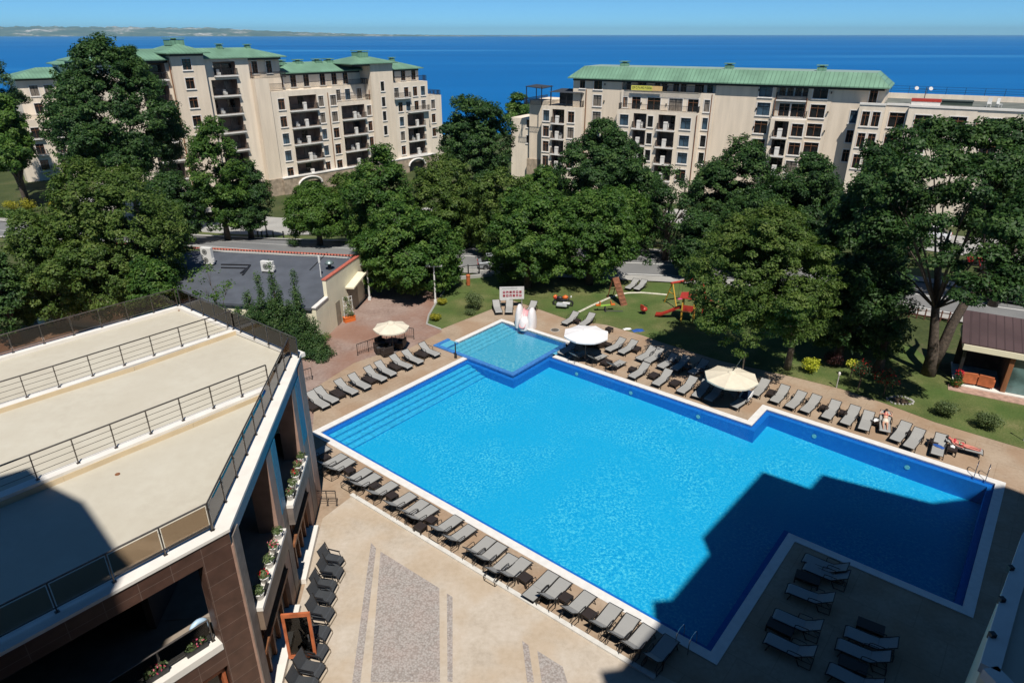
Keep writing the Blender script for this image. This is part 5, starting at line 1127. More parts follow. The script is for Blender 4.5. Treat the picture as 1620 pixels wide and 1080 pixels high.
# ------------------------------------------------------------------ grey-roofed building beside the plaza
def grey_building():
    C1 = gp(525, 525); C2 = gp(578, 472); zn = ztop(C1.x, C1.y, 444); zf = ztop(C2.x, C2.y, 404)
    ex = (C2 - C1).normalized(); L = (C2 - C1).length; t = thing('grey_roof_building', 'low cream building with a dark grey membrane roof and red ridge tiles', 'building', (C1.x, C1.y, 0), atan2(ex.y, ex.x))
    W_ = 26; eav = zn - 1.25                              # x: along the gable wall (to the street), y: to the left along the building
    def rz(x): return eav + (zf - .35 - eav) * x / L
    XF = -2.6
    m = MB(); m.add([(XF, .3, rz(XF)), (L, .3, rz(L)), (L, W_, rz(L)), (XF, W_, rz(XF)), (XF, .3, rz(XF) - .2), (L, .3, rz(L) - .2), (L, W_, rz(L) - .2), (XF, W_, rz(XF) - .2)], [(0, 1, 2, 3), (7, 6, 5, 4), (0, 4, 5, 1), (3, 2, 6, 7), (0, 3, 7, 4)]); rf = m.build('roof', GREYROOF, t)
    m = MB(); poly = [(0, 0), (L, 0), (L, zf), (0, zn)]
    m.add([(x, y, z) for y in (0, .3) for x, z in poly], [(0, 1, 2, 3), (7, 6, 5, 4), (0, 4, 5, 1), (3, 7, 4, 0), (1, 5, 6, 2), (2, 6, 7, 3)]); m.build('gable_wall', CREAM, t)
    m = MB(); m.beam((-.05, .15, zn + .07), (L + .1, .15, zf + .07), .36, .1); m.build('ridge_tiles', REDTILE, rf)
    m = MB(); 
    for k in range(int(W_ / .3)): m.tube([(L + .15, .35 + k * .3, zf - .12), (L - .22, .35 + k * .3, zf + .02)], .1, 6)
    m.build('ridge_tiles', REDTILE, rf)
    m = MB(); m.box(XF + .2, XF + .5, .31, W_, 0, rz(XF) - .02); m.build('wall', CREAM, t); m = MB(); m.box(L - .3, L, .31, W_, 0, zf - .55); m.build('rear_wall', CREAM, t)
    m = MB(); m.box(XF + .2, -.01, .0, .3, 0, rz(XF) - .05); m.build('porch', CREAM, t); m = MB(); m.box(XF + .1, -.005, -.06, .29, rz(XF) - .049, rz(XF) + .05); m.build('porch_roof', TRIM, t)
    m = MB(); m.box(L * .5, L * .78, -.05, -.004, .05, 2.5); o = m.build('niche_shade_panel', M('niche_shadow_render', (.40, .35, .25), .85, .1, 2), t); m = MB(); m.beam((L * .46, -.35, 2.62), (L * .86, -.35, 3.0), .9, .14); m.build('canopy', CREAM, t)  # flat panel, recess shade put into its darker render colour
    m = MB(); m.box(L * .16, L * .27, -.03, -.002, .05, 2.1); d = m.build('door', M('door_recess', (.30, .26, .19), .7, .1, 2), t); m = MB(); m.box(L * .25, L * .26, -.07, -.031, 1.0, 1.12); m.build('handle', CHROME, d)
    # roof equipment, placed where the photograph shows it on the roof plane
    def onroof(u, v):
        q = Vector(ray(u, v)); O = Vector((0, 0, H)); n_ = Vector((-(rz(L) - rz(0)) / L * ex.x, -(rz(L) - rz(0)) / L * ex.y, 1)); P = Vector((C1.x, C1.y, rz(0))); k = (P - O).dot(n_) / q.dot(n_); return O + q * k
    def ac(u, v, w, h, nf, lab):
        p = onroof(u, v); a = thing('air_conditioner', lab, 'air conditioner', p, radians(-12)); m = MB(); m.box(-w / 2, w / 2, -.18, .18, .12, .12 + h); bd = m.build('casing', WHITE, a, bevel=.02)
        for k in range(nf):
            c = .12 + h * (k + .5) / nf; x = -w * .1; m = MB(); m.tube([(x, -.181, c), (x, -.20, c)], min(.26, h / nf * .42), 18); f = m.build('fan_grille', M('fan_grille', (.22, .22, .21), .5, .3, 20), a)
            m = MB(); m.tube([(x, -.201, c), (x, -.21, c)], .07, 10); m.build('fan_hub', BLACKMETAL, f)
        for s in (-w * .4, w * .4): m = MB(); m.box(s - .04, s + .04, -.2, .2, 0, .12); m.build('foot', BLACKMETAL, a)
        m = MB(); m.box(w / 2 + .001, w / 2 + .09, -.1, .12, .3, .65); m.build('pipe_cover', WHITE, a)
    ac(331, 419, 1.05, 1.55, 2, 'tall twin-fan air conditioner on the left of the grey roof'); ac(425, 431, 1.15, .95, 1, 'square single-fan air conditioner in the middle of the grey roof')
    for pts, lab in (([(350, 419), (396, 420), (384, 436)], 'outer dark cable tray bent across the grey roof'), ([(350, 424), (391, 425), (381, 433)], 'inner dark cable tray bent across the grey roof')):
        P = [onroof(*p) + Vector((0, 0, .05)) for p in pts]; m = MB(); [m.beam(P[i], P[i + 1], .16, .08) for i in range(2)]; tag(m.build('cable_tray', BLACKMETAL), lab, 'cable tray')
    p = onroof(508, 438); a = thing('vent_pipe', 'slim white vent pipe at the end of the grey roof', 'vent pipe', p); m = MB(); m.tube([(0, 0, 0), (0, 0, 1.3)], .05, 7); m.build('pipe', WHITE, a); m = MB(); m.tube([(0, 0, 1.3), (0, 0, 1.95)], .1, 9); m.build('sleeve', WHITE, a)
    p = onroof(522, 426); a = thing('roof_cowl', 'grey mushroom cowl beside the red verge of the grey roof', 'roof cowl', p); m = MB(); m.tube([(0, 0, 0), (0, 0, .55)], .16, 10); m.build('stem', BLACKMETAL, a); m = MB(); m.lathe([(.42, .55), (.40, .65), (.22, .82), (.03, .88)], 14); m.build('cap', M('cowl_grey', (.22, .28, .27), .4, .1, 4, metal=.5), a, smooth=True)
    p = onroof(490, 428); q = onroof(518, 400); m = MB(); m.tube([p + Vector((0, 0, .05)), q + Vector((0, 0, .05))], .03, 5); tag(m.build('roof_cable', BLACKMETAL), 'thin black cable lying up the right end of the grey roof', 'cable')
grey_building()
# trellis planter against the cream wall
p = gp(553, 508); t = thing('trellis_planter', 'orange planter with a white trellis and climbing plant by the cream wall', 'planter', p, radians(40)); m = MB(); m.box(-.5, .5, -.22, .22, 0, .42); m.box(-.53, .53, -.25, .25, .421, .47); m.build('trough', ORANGE, t)
m = MB(); [m.box(x - .02, x + .02, -.02, .02, .3, 2.3) for x in (-.42, -.14, .14, .42)]; [m.box(-.45, .45, -.045, -.021, z, z + .04) for z in (.7, 1.1, 1.5, 1.9, 2.26)]; m.build('trellis', WHITE, t)
leafball('foliage', LEAF_GREY, t, [(-.1, -.1, 1.0, .35, .5), (.05, -.1, 1.7, .28, .45), (-.2, -.1, 2.2, .2, .25), (.2, -.12, .7, .25, .2)], 380, .07)

# ------------------------------------------------------------------ kiosk
def kiosk():
    K0 = gp(1514, 606); K1 = gp(1597, 622.5); ex = (K1 - K0).normalized(); t = thing('kiosk', 'garden kiosk with a brown sheet roof, cream fascia and timber posts', 'kiosk', (K0.x, K0.y, 0), atan2(ex.y, ex.x))
    zh = ztop(K0.x, K0.y, 546); L = 11.5; D = 3.6
    m = MB(); m.add([(-.5, -.42, zh + .3), (L, -.42, zh + .3), (L, D, zh + 1.35), (-.5, D, zh + 1.35), (-.5, -.42, zh + .2), (L, -.42, zh + .2), (L, D, zh + 1.25), (-.5, D, zh + 1.25)], [(0, 1, 2, 3), (7, 6, 5, 4), (0, 4, 5, 1), (1, 5, 6, 2), (2, 6, 7, 3), (3, 7, 4, 0)]); m.build('roof', BROWNROOF, t, fix=False)
    m = MB(); m.box(-.35, L, -.52, -.43, zh - .2, zh + .2); m.build('fascia', CREAM, t); m = MB(); m.box(-.35, -.15, -.24, D, zh - .22, zh + .19); m.build('fascia', CREAM, t)
    m = MB(); m.box(-.3, L, -.5, D, 0, .12); m.build('plinth', LEDGE, t); m = MB(); m.box(-.6, L, -1.5, -.51, 0, .05); m.build('step_paving', M('kiosk_paving', (.42, .27, .21), .8, .2, 3), t)
    xk = [2.55, 4.35, 6.2]
    for x in xk: m = MB(); m.box(x, x + .28, -.28, .0, .12, zh - .22); m.build('post', WOODBR, t)
    m = MB(); m.box(-.2, .0, -.2, .0, .12, zh - .22); m.build('post', BLACKMETAL, t)
    m = MB(); m.box(2.84, 4.34, -.16, -.10, .14, zh - .24); d = m.build('door', M('frosted_pane', (.10, .17, .17), .18, .5, .9, spec=.6), t); m = MB(); m.box(4.2, 4.25, -.24, -.161, 1.0, 1.4); m.build('handle', CHROME, d)
    m = MB(); m.box(4.64, 6.19, -.16, -.10, .14, zh - .24); m.build('window', PANE, t); m = MB(); m.box(6.49, L, -.16, -.1, .14, zh - .24); m.build('window', PANE, t)
    m = MB(); m.box(-.2, L, D - .2, D, .12, zh + 1.1); m.box(2.6, 2.75, .02, D - .2, .12, zh); m.build('rear_wall', M('kiosk_wall', (.16, .11, .08), .8, .2, 2), t)
    for i, (x, lab) in enumerate([(.55, 'orange armchair inside the kiosk, left of the pair'), (1.65, 'orange armchair inside the kiosk, right of the pair')]):
        q = t.matrix_basis @ Vector((x, .25, .12)); c = thing('armchair', lab, 'armchair', q, atan2(ex.y, ex.x) + .15 - .3 * i, 'orange armchairs in the kiosk')
        for nm, bx in (('seat', (-.4, .4, -.35, .35, .12, .42)), ('backrest', (-.45, .45, -.5, -.36, .12, .95)), ('armrest', (-.55, -.41, -.34, .35, .1, .62)), ('armrest', (.41, .55, -.34, .35, .1, .62))): m = MB(); m.box(*bx); m.build(nm, WOODRED, c, bevel=.03)
    q = t.matrix_basis @ Vector((-.1, -.75, .05)); fl = thing('geranium_pot', 'pot of red geraniums at the kiosk corner', 'flower pot', q); m = MB(); m.lathe([(.16, 0), (.24, .4), (.26, .4), (.26, .46)], 12); m.build('pot', WOODRED, fl); leafball('foliage', LEAF_ROSE, fl, [(0, 0, .85, .3, .4)], 160, .07); leafball('blossoms', PETAL_RED, fl, [(0, 0, 1.1, .3, .3)], 70, .07)
kiosk()
# ------------------------------------------------------------------ sun loungers (x: foot -> head)
def lounger(ang, name='sun_lounger'):
    t = thing(name, 'grey sling sun lounger', 'sun lounger'); zs = .36; xh = 1.22; a = radians(ang); Lb = .76; w = .31
    hx, hz = xh + Lb * cos(a), zs + Lb * sin(a)
    m = MB(); n = 8
    pts = [(-.02, zs - .06), (.06, zs + .005), (.4, zs + .0), (.85, zs - .015), (xh, zs)]
    for i in range(len(pts) - 1): m.obox(((pts[i][0] + pts[i + 1][0]) / 2, 0, (pts[i][1] + pts[i + 1][1]) / 2), ((pts[i + 1][0] - pts[i][0]) / 2 + .004, 0, (pts[i + 1][1] - pts[i][1]) / 2), (0, w, 0), (0, 0, .012))
    m.build('seat_sling', SLING, t)
    m = MB(); q = [(0, 0), (Lb * .5, -.015), (Lb + .02, .0)]
    for i in range(2):
        (s0, o0), (s1, o1) = q[i], q[i + 1]; P = lambda s, o: Vector((xh + .02 + s * cos(a) - o * sin(a), 0, zs + s * sin(a) + o * cos(a)))
        A, B = P(s0, o0), P(s1, o1); m.obox((A + B) / 2, (B - A) / 2 * 1.01, (0, w, 0), Vector((-sin(a), 0, cos(a))) * .012)
    m.build('backrest', SLING, t)
    m = MB()
    for s in (-1, 1):
        m.tube([(-.05, s * (w + .03), zs - .07), (.05, s * (w + .03), zs - .012), (xh + .05, s * (w + .03), zs - .015), (xh + .2, s * (w + .03), zs - .02)], .024, 6)
        m.tube([(xh, s * (w + .025), zs - .01), (hx + .03 * cos(a), s * (w + .025), hz + .03 * sin(a) - .01)], .022, 6)
    for x, z in ((-.05, zs - .07), (xh * .5, zs - .04), (hx + .03 * cos(a), hz + .03 * sin(a) - .01)): m.tube([(x, -w - .03, z), (x, w + .03, z)], .02, 6)
    if ang > 8:
        for s in (-1, 1): m.tube([(xh + Lb * .55 * cos(a), s * .26, zs + Lb * .55 * sin(a)), (xh + .62, s * .26, zs - .05)], .014, 5)
    m.build('frame', DKFRAME, t)
    for s in (-1, 1):
        for x0, x1 in ((.22, .10), (xh + .02, xh + .2)):
            m = MB(); m.tube([(x0, s * (w + .03), zs - .01), (x1, s * (w + .05), 0)], [.024, .022], 6); m.build('leg', DKFRAME, t)
        m = MB(); m.tube([(xh - .32, s * (w + .035), zs), (xh - .30, s * (w + .06), zs + .2), (xh - .2, s * (w + .065), zs + .235), (xh + .22, s * (w + .065), zs + .24), (xh + .26, s * (w + .05), zs + .02)], .019, 6); m.build('armrest', DKFRAME, t)
    m = MB(); m.tube([(xh + .62, -w - .02, .02), (xh + .62, w + .02, .02)], .018, 5)
    for s in (-1, 1): m.tube([(xh + .2, s * (w + .03), .02), (xh + .62, s * (w + .02), .02), (xh + .62, s * (w + .02), zs - .03), (xh + .2, s * (w + .03), zs - .02)], .018, 5)
    m.build('rear_frame', DKFRAME, t); return t
LP = {}
def place_lounger(u, v, rz, ang, label, group, z=.0, zpix=.3, jit=0.05):
    p = gp(u, v, zpix); p = Vector((p.x, p.y, z)); r = rz + random.uniform(-jit, jit)
    if ang not in LP:
        LP[ang] = lounger(ang); LP[ang].location = p; LP[ang].rotation_euler = (0, 0, r); LP[ang]['label'] = label; LP[ang]['group'] = group; return LP[ang]
    return dup(LP[ang], p, r, label, group)
a_e1 = PANG; a_e2 = PANG + pi / 2
g = 'loungers along the near side of the pool'
F1 = [(519.6, 707), (545.6, 719.6), (558, 727), (584.8, 742), (599, 751), (625.6, 763.8), (654.7, 781.6), (673.7, 792.5), (688.8, 801.4), (726.7, 818), (748, 833), (778, 851), (795.6, 860.8), (813, 878.6), (833.6, 884.8), (876.3, 906), (895.6, 917.4), (934.3, 938.4), (975, 958.3), (1002, 974.3), (1028, 991), (1063, 1008.4)]
for i, (u, v) in enumerate(F1):
    lab = f'grey sling lounger on the near pool side, {ORD[i]} from the hotel wing' if i != 15 else 'grey lounger laid fully flat on the near pool side among raised ones'
    place_lounger(u, v, a_e2 + pi, 3 if i == 15 else (40, 38, 40, 43)[i % 4], lab, g, zpix=.33, jit=.05)
g = 'loungers beside the pool steps'
F2 = [(515.9, 643), (530.7, 634.8), (561.9, 621.5), (581.9, 613.3), (607.8, 600.7), (622.6, 592.6), (648.5, 580.7), (665.6, 573.3), (692, 561.5)]
for i, (u, v) in enumerate(F2): place_lounger(u, v, a_e1 + pi, (36, 36, 33, 36, 40, 36, 36, 33, 38)[i], f'grey sling lounger beside the pool steps, {ORD[i]} from the hotel wing', g)
g = 'loungers in the rear row beyond the pool'
F3 = [(962, 554), (982.6, 557.8), (1010.7, 568), (1024, 572), (1044.8, 580.7), (1066.3, 584.4), (1093.7, 590.4)]
for i, (u, v) in enumerate(F3): place_lounger(u, v, a_e2 - .08, (36, 33, 36, 40, 36, 36, 38)[i], f'grey lounger in the rear row between the parasols, {ORD[i]} from the white parasol', g)
g = 'loungers at the pool edge between the parasols'
for i, (u, v) in enumerate([(999.6, 596.3), (1037.4, 608), (1076.7, 620)]): place_lounger(u, v, a_e2 - .06, 36, f'grey lounger at the far pool edge between the parasols, {ORD[i]} from the white parasol', g)
place_lounger(887, 559, a_e2, 36, 'grey lounger half hidden in the shade of the white parasol', 'loungers near the white parasol')
for i, (u, v, lab) in enumerate([(928, 557, 'shaded lounger turned away under the white parasol'), (957, 561.5, 'lounger turned away beside the shade of the white parasol'), (986, 571.5, 'lounger turned away between two dark tables near the white parasol')]): place_lounger(u, v, a_e2 + pi - .1, 40, lab, 'loungers near the white parasol')
place_lounger(1101, 627, a_e2, 36, 'grey lounger half hidden in the shade of the cream parasol', 'loungers near the cream parasol')
place_lounger(1120, 633, a_e2, 36, 'lounger in the middle of the shade of the cream parasol', 'loungers near the cream parasol')
LT = place_lounger(1161, 643, a_e2 - .12, 36, 'lounger with a white and navy towel beside the cream parasol', 'loungers near the cream parasol', jit=0)
g = 'loungers right of the cream parasol'
F4 = [(1194, 624), (1225, 635), (1249.3, 643.7), (1273, 650.4), (1307, 660.7), (1337, 670), (1366, 679)]
for i, (u, v) in enumerate(F4): place_lounger(u, v, a_e2 - .05 + (.12 if i == 6 else 0), (36, 38, 33, 36, 36, 40, 28)[i], f'empty grey lounger right of the cream parasol, {ORD[i]} from it', g)
LW = place_lounger(1400, 682, radians(64), 36, 'grey lounger carrying the woman in white shorts', g, jit=0)
for i, (u, v, lab) in enumerate([(1416, 696, 'empty grey lounger just right of the woman in white shorts'), (1437.5, 707, 'empty grey lounger two places right of the woman in white shorts'), (1482, 719, 'grey lounger with a blue cloth near the red swimsuit sunbather')]):
    q = place_lounger(u, v, a_e2 + (-.1, -.14, .12)[i], 36, lab, g); LB_ = q
LR = place_lounger(1554, 716, a_e1 + pi + .1, 22, 'lounger set crosswise carrying the sunbather in red', g, jit=0)
g = 'loungers at the lawn corner'
for (u, v, r, lab) in [(789.4, 494, 1.75, 'leftmost grey lounger below the rules signboard'), (805, 494, 1.55, 'middle grey lounger below the rules signboard'), (834, 495, 1.2, 'grey lounger just behind the pink and white slide'), (893, 511.5, .95, 'grey lounger on the lawn edge beyond the manhole cover'), (921, 514, .95, 'grey lounger partly behind the white parasol at the lawn edge')]: place_lounger(u, v, r, 36, lab, g)
for (u, v, lab) in [(993, 456, 'left of two pale loungers left by the wooden climbing ramp'), (1007, 457.5, 'right of two pale loungers left by the wooden climbing ramp')]: place_lounger(u, v, .95, 30, lab, 'loungers on the playground lawn')
g = 'loungers in the hotel shade'
sh = [(230, 285), (232, 335), (125, 478), (40, 640), (-10, 790), (492, 750), (440, 830), (385, 985)]
nm = ['topmost', 'second', 'third', 'fourth', 'fifth']
for i, (x, y) in enumerate(sh):
    lab = f'shaded lounger in the left stack below the pool corner, {nm[i]} from the pool' if i < 5 else f'shaded lounger in the right stack near the hotel edge, {nm[i - 5]} from the pool'
    place_lounger(1215 + x / 4, 810 + y / 4, a_e1 + .07, 36, lab, g, zpix=.33)

# towels and people
def draped(name, mat, label, cat, host, pts, th=.012):
    t = thing(name, label, cat, host.location, host.rotation_euler.z); m = MB()
    for a, b, w0, w1 in pts: A, B = Vector(a), Vector(b); m.obox((A + B) / 2, (B - A) / 2, (0, w0, 0), Vector((0, 0, th)))
    m.build('cloth', mat, t); return t
ca, sa = cos(radians(36)), sin(radians(36))
def onback(s, y=0, o=.0): return Vector((1.24 + s * ca - o * sa, y, .36 + s * sa + o * ca))
t = thing('towel', 'navy towel with white sides draped over a lounger back', 'towel', LT.location, LT.rotation_euler.z)
m = MB(); A, B = onback(.05, 0, .03), onback(.8, 0, .03); m.obox((A + B) / 2, (B - A) / 2, (0, .25, 0), Vector((-sa, 0, ca)) * .012); m.build('navy_field', NAVY, t)
m = MB()
for s in (-1, 1): m.obox((A + B) / 2 + Vector((0, s * .335, -.06)), (B - A) / 2, (0, .014, 0), (0, 0, .13)); m.obox((A + B) / 2 + Vector((0, s * .295, 0)), (B - A) / 2, (0, .042, 0), Vector((-sa, 0, ca)) * .014)
m.build('white_edge', TOWEL, t)
def cloth_heap(p, rz, label, mat, sx=.3, sy=.2, hh=.08, cat='towel'):
    m = MB(); n = 9; V = []
    for j in range(n):
        for i in range(n):
            x, y = i / (n - 1) * 2 - 1, j / (n - 1) * 2 - 1; r = max(0, 1 - (x * x + y * y) ** .5 * .8); V.append((x * sx * (1 + .12 * sin(5 * y)), y * sy * (1 + .15 * sin(4 * x + 1)), hh * r * (.7 + .5 * sin(7 * x + 3 * y)) + .004 + .0))
    m.add(V, [(j * n + i, j * n + i + 1, (j + 1) * n + i + 1, (j + 1) * n + i) for j in range(n - 1) for i in range(n - 1)]); o = m.build('towel' if cat == 'towel' else 'cloth', mat, smooth=True)
    sd = o.modifiers.new('thickness', 'SOLIDIFY'); sd.thickness = .015; o.location = p; o.rotation_euler = (0, 0, rz); return tag(o, label, cat)
q = LB_.matrix_basis @ Vector((.95, .0, .385)); cloth_heap(q, LB_.rotation_euler.z + 1.2, 'blue cloth lying on the lounger beside the red swimsuit sunbather', BLUEP, .3, .16, .07, 'cloth')
def body(name, label, host, joints, edges, skin):
    root = bpy.data.objects.new(name, None); COL.objects.link(root); root.location = host.location; root.rotation_euler = host.rotation_euler; tag(root, label, 'person')
    me = bpy.data.meshes.new('body'); keys = list(joints); me.from_pydata([joints[k][:3] for k in keys], [(keys.index(a), keys.index(b)) for a, b in edges], []); o = bpy.data.objects.new('body', me); COL.objects.link(o); o.parent = root; me.materials.append(skin)
    md = o.modifiers.new('skin', 'SKIN'); md.use_smooth_shade = True; sv = me.skin_vertices[0].data
    for i, k in enumerate(keys): r = joints[k][3]; sv[i].radius = r if isinstance(r, tuple) else (r, r); sv[i].use_root = (k == 'pelvis')
    sb = o.modifiers.new('smooth', 'SUBSURF'); sb.levels = 1; sb.render_levels = 2; return root
def limb_edges():
    E_ = [('pelvis', 'waist'), ('waist', 'chest'), ('chest', 'neck'), ('neck', 'head'), ('head', 'crown')]
    for s in 'lr': E_ += [('pelvis', 'hip' + s), ('hip' + s, 'knee' + s), ('knee' + s, 'ankle' + s), ('ankle' + s, 'toe' + s), ('chest', 'sh' + s), ('sh' + s, 'el' + s), ('el' + s, 'wr' + s), ('wr' + s, 'palm' + s)] + [('palm' + s, f'f{k}{s}') for k in range(5)]
    return E_
def hand(J, s, palm, d, side, up):
    for k in range(5):
        off = (k - 1.5) * .019 if k < 4 else -.05; ln = (.075, .085, .08, .06)[k] if k < 4 else .035
        J[f'f{k}{s}'] = tuple(Vector(palm) + Vector(d) * ln + Vector(side) * off + Vector(up) * (-.01)) + (.0085,)
def tri(c, r, n=10): return None
# woman lying on her front, head up the raised back
J = {}; o_ = .10
b = lambda s, y=0, o=o_: tuple(onback(s, y, o))
J['pelvis'] = (1.12, 0, .47, (.155, .10)); J['waist'] = b(.12, 0, .11) + ((.125, .09),); J['chest'] = b(.38, 0, .12) + ((.15, .10),); J['neck'] = b(.55, 0, .14) + (.055,); J['head'] = b(.66, 0, .17) + (.085,); J['crown'] = b(.74, 0, .18) + (.08,)
for s, y in (('l', 1), ('r', -1)):
    J['hip' + s] = (.98, y * .10, .47, .088); J['knee' + s] = (.58, y * .12, .43, .058); J['ankle' + s] = (.20, y * .10, .42, .036); J['toe' + s] = (.06, y * .11, .395, .03)
    J['sh' + s] = b(.47, y * .17, .12) + (.05,); J['el' + s] = b(.40, y * .36, .06) + (.036,); J['wr' + s] = b(.60, y * .33, .05) + (.026,); pm = b(.67, y * .29, .05); J['palm' + s] = pm + (.03,); hand(J, s, pm, (ca * .8, -y * .6, sa * .8), (0, y, 0), (0, 0, 1))
P1 = body('person', 'woman lying face down on a lounger in white shorts and a red bikini strap', LW, J, limb_edges(), SKIN)
m = MB(); m.lathe([(.03, -.07), (.085, -.03), (.098, .02), (.07, .08), (.02, .10)], 12); h = m.build('hair', HAIR, P1, smooth=True); h.location = onback(.70, 0, .20)
m = MB(); m.tube([(1.22, 0, .50), (1.12, 0, .475), (.98, 0, .47), (.86, 0, .46)], [.15, .175, .19, .17], 14); sh_ = m.build('shorts', SWIMWH, P1, smooth=True)
m = MB(); A = Vector(b(.36, 0, .235)); m.obox(A, Vector((ca, 0, sa)) * .022, (0, .12, 0), Vector((-sa, 0, ca)) * .012); [m.obox(Vector(b(.45, y * .07, .225)), Vector((ca, 0, sa)) * .09, (0, .012, 0), Vector((-sa, 0, ca)) * .008) for y in (-1, 1)]; m.build('bikini_strap', SWIMRED, P1)
# second sunbather, on the back, on the crosswise lounger
c2, s2 = cos(radians(22)), sin(radians(22)); ob = lambda s, y=0, o=.1: (1.24 + s * c2 - o * s2, y, .36 + s * s2 + o * c2)
J = {}; J['pelvis'] = (1.10, 0, .46, (.15, .095)); J['waist'] = ob(.1, 0, .10) + ((.12, .085),); J['chest'] = ob(.36, 0, .11) + ((.15, .10),); J['neck'] = ob(.54, 0, .11) + (.052,); J['head'] = ob(.66, 0, .13) + (.085,); J['crown'] = ob(.74, 0, .13) + (.078,)
for s, y in (('l', 1), ('r', -1)):
    J['hip' + s] = (.96, y * .10, .46, .085); J['knee' + s] = (.56, y * .12, .45, .056); J['ankle' + s] = (.16, y * .10, .42, .036); J['toe' + s] = (.10, y * .12, .52, .03)
    J['sh' + s] = ob(.46, y * .17, .10) + (.048,); J['el' + s] = ob(.24, y * .29, .07) + (.036,); J['wr' + s] = (1.14, y * .27, .45, .026); pm = (1.06, y * .25, .44); J['palm' + s] = pm + (.03,); hand(J, s, pm, (-1, 0, 0), (0, y, 0), (0, 0, 1))
P2 = body('person', 'sunbather in red swimwear lying on the back at the pool end', LR, J, limb_edges(), SKINR)
m = MB(); m.lathe([(.03, -.06), (.088, -.02), (.095, .03), (.06, .08), (.02, .095)], 12); h = m.build('hair', HAIR, P2, smooth=True); h.location = ob(.735, 0, .10)
m = MB(); m.tube([(1.2, 0, .475), (1.1, 0, .465), (.99, 0, .46)], [.15, .168, .16], 14); m.build('swim_bottom', SWIMRED, P2, smooth=True)
m = MB(); m.tube([ob(.30, 0, .115), ob(.40, 0, .12)], [.158, .165], 14); m.build('swim_top', SWIMRED, P2, smooth=True)
for pp, fx in ((P2, ob(.665, 0, .216)),):
    m = MB(); f = Vector(fx); m.obox(f + Vector((.02, .035, 0)), (.008, 0, 0), (0, .014, 0), (0, 0, .004)); m.obox(f + Vector((.02, -.035, 0)), (.008, 0, 0), (0, .014, 0), (0, 0, .004)); m.obox(f + Vector((-.035, 0, -.004)), (.006, 0, 0), (0, .025, 0), (0, 0, .004)); m.build('face_features', HAIR, pp); m = MB(); m.obox(f + Vector((-.005, 0, .008)), (.022, 0, 0), (0, .011, 0), (0, 0, .014)); m.build('nose', SKINR, pp)
q = LR.matrix_basis @ Vector((1.12, .0, .57)); cloth_heap(q, LR.rotation_euler.z, 'small pale green cloth on the red swimsuit sunbather', SWIMGR, .14, .16, .05, 'cloth')

# ------------------------------------------------------------------ rattan tables
def rtable(L, W_, h):
    t = thing('rattan_table', 'dark rattan side table', 'side table'); m = MB(); m.box(-L / 2, L / 2, -W_ / 2, W_ / 2, h - .045, h); m.build('table_top', RATTAN, t, bevel=.012); m = MB(); m.box(-L / 2 + .04, L / 2 - .04, -W_ / 2 + .04, W_ / 2 - .04, h - .17, h - .046); m.build('apron', RATTAN, t)
    for i in (-1, 1):
        for j in (-1, 1): m = MB(); m.box(i * (L / 2 - .035) - .03, i * (L / 2 - .035) + .03, j * (W_ / 2 - .035) - .03, j * (W_ / 2 - .035) + .03, 0, h - .046); m.build('leg', RATTAN, t)
    return t
RT = {}
def place_table(u, v, rz, label, group, size=(.52, .52, .42)):
    p = gp(u, v, size[2]); p.z = 0; r = rz + random.uniform(-.08, .08)
    if size not in RT: RT[size] = t = rtable(*size); t.location = p; t.rotation_euler = (0, 0, r); t['label'] = label; t['group'] = group; return t
    return dup(RT[size], p, r, label, group)
g = 'side tables along the near side of the pool'
near = [((514.4, 722), 'beside the hotel wing wall'), ((553, 742), 'with a pinkish top, nearest the short handrail'), ((593.7, 767), 'third from the hotel wing'), ((620.4, 782), 'at the start of the white kerb'), ((664.8, 831), 'in the outer half of a touching pair'), ((682, 820), 'in the inner half of a touching pair'), ((831, 911.5), 'beside the flat lounger'), ((895, 943), 'in the middle of the sunlit end'), ((933, 969.5), 'last before the shade')]
for (u, v), lab in near: place_table(u, v, a_e2, 'dark side table on the near pool side, ' + lab, g)
g = 'low rattan tables beside the pool steps'
for i, (u, v) in enumerate([(492, 640), (533.7, 620.7), (584, 598.5), (624.8, 577.8), (667, 558.5)]): place_table(u, v, a_e1, f'long dark rattan table beside the pool steps, {ORD[i]} from the hotel wing', g, (1.15, .66, .34))
g = 'rattan tables beyond the pool'
far = [((961, 543), 'closest to the white parasol rim', 0), ((1006, 550), 'in the rear row with a wide top', 1), ((1065.6, 571), 'between the fifth and sixth rear loungers', 0), ((1087, 579), 'between the last two rear loungers', 0), ((959, 571), 'beside the turned lounger near the white parasol', 1), ((1001, 582), 'small one left of the front pool-edge lounger', 0), ((1034.4, 592), 'wide one between the pool-edge loungers', 1), ((1068, 604), 'wide purplish one at the pool edge', 1), ((1222, 620), 'wide one just right of the cream parasol', 1), ((1112, 585), 'left of the cream parasol rim', 0), ((1305, 643), 'between fourth and fifth loungers right of the cream parasol', 0), ((1335, 651), 'left of the sixth lounger right of the cream parasol', 0), ((1385, 664), 'holding white towels beside the woman', 0), ((1441, 684), 'between two empty loungers right of the woman', 0), ((1507, 709), 'beside the lounger with the blue cloth', 0), ((1478, 697), 'behind the lounger with the blue cloth', 0), ((913, 505.5), 'at the lawn edge beyond the manhole cover', 0), ((964, 518.5), 'flat black one at the lawn edge by the white parasol', 0)]
for (u, v), lab, wd in far: T_ = place_table(u, v, a_e2, 'dark rattan table ' + lab, g, (.8, .62, .36) if wd else (.52, .52, .42))
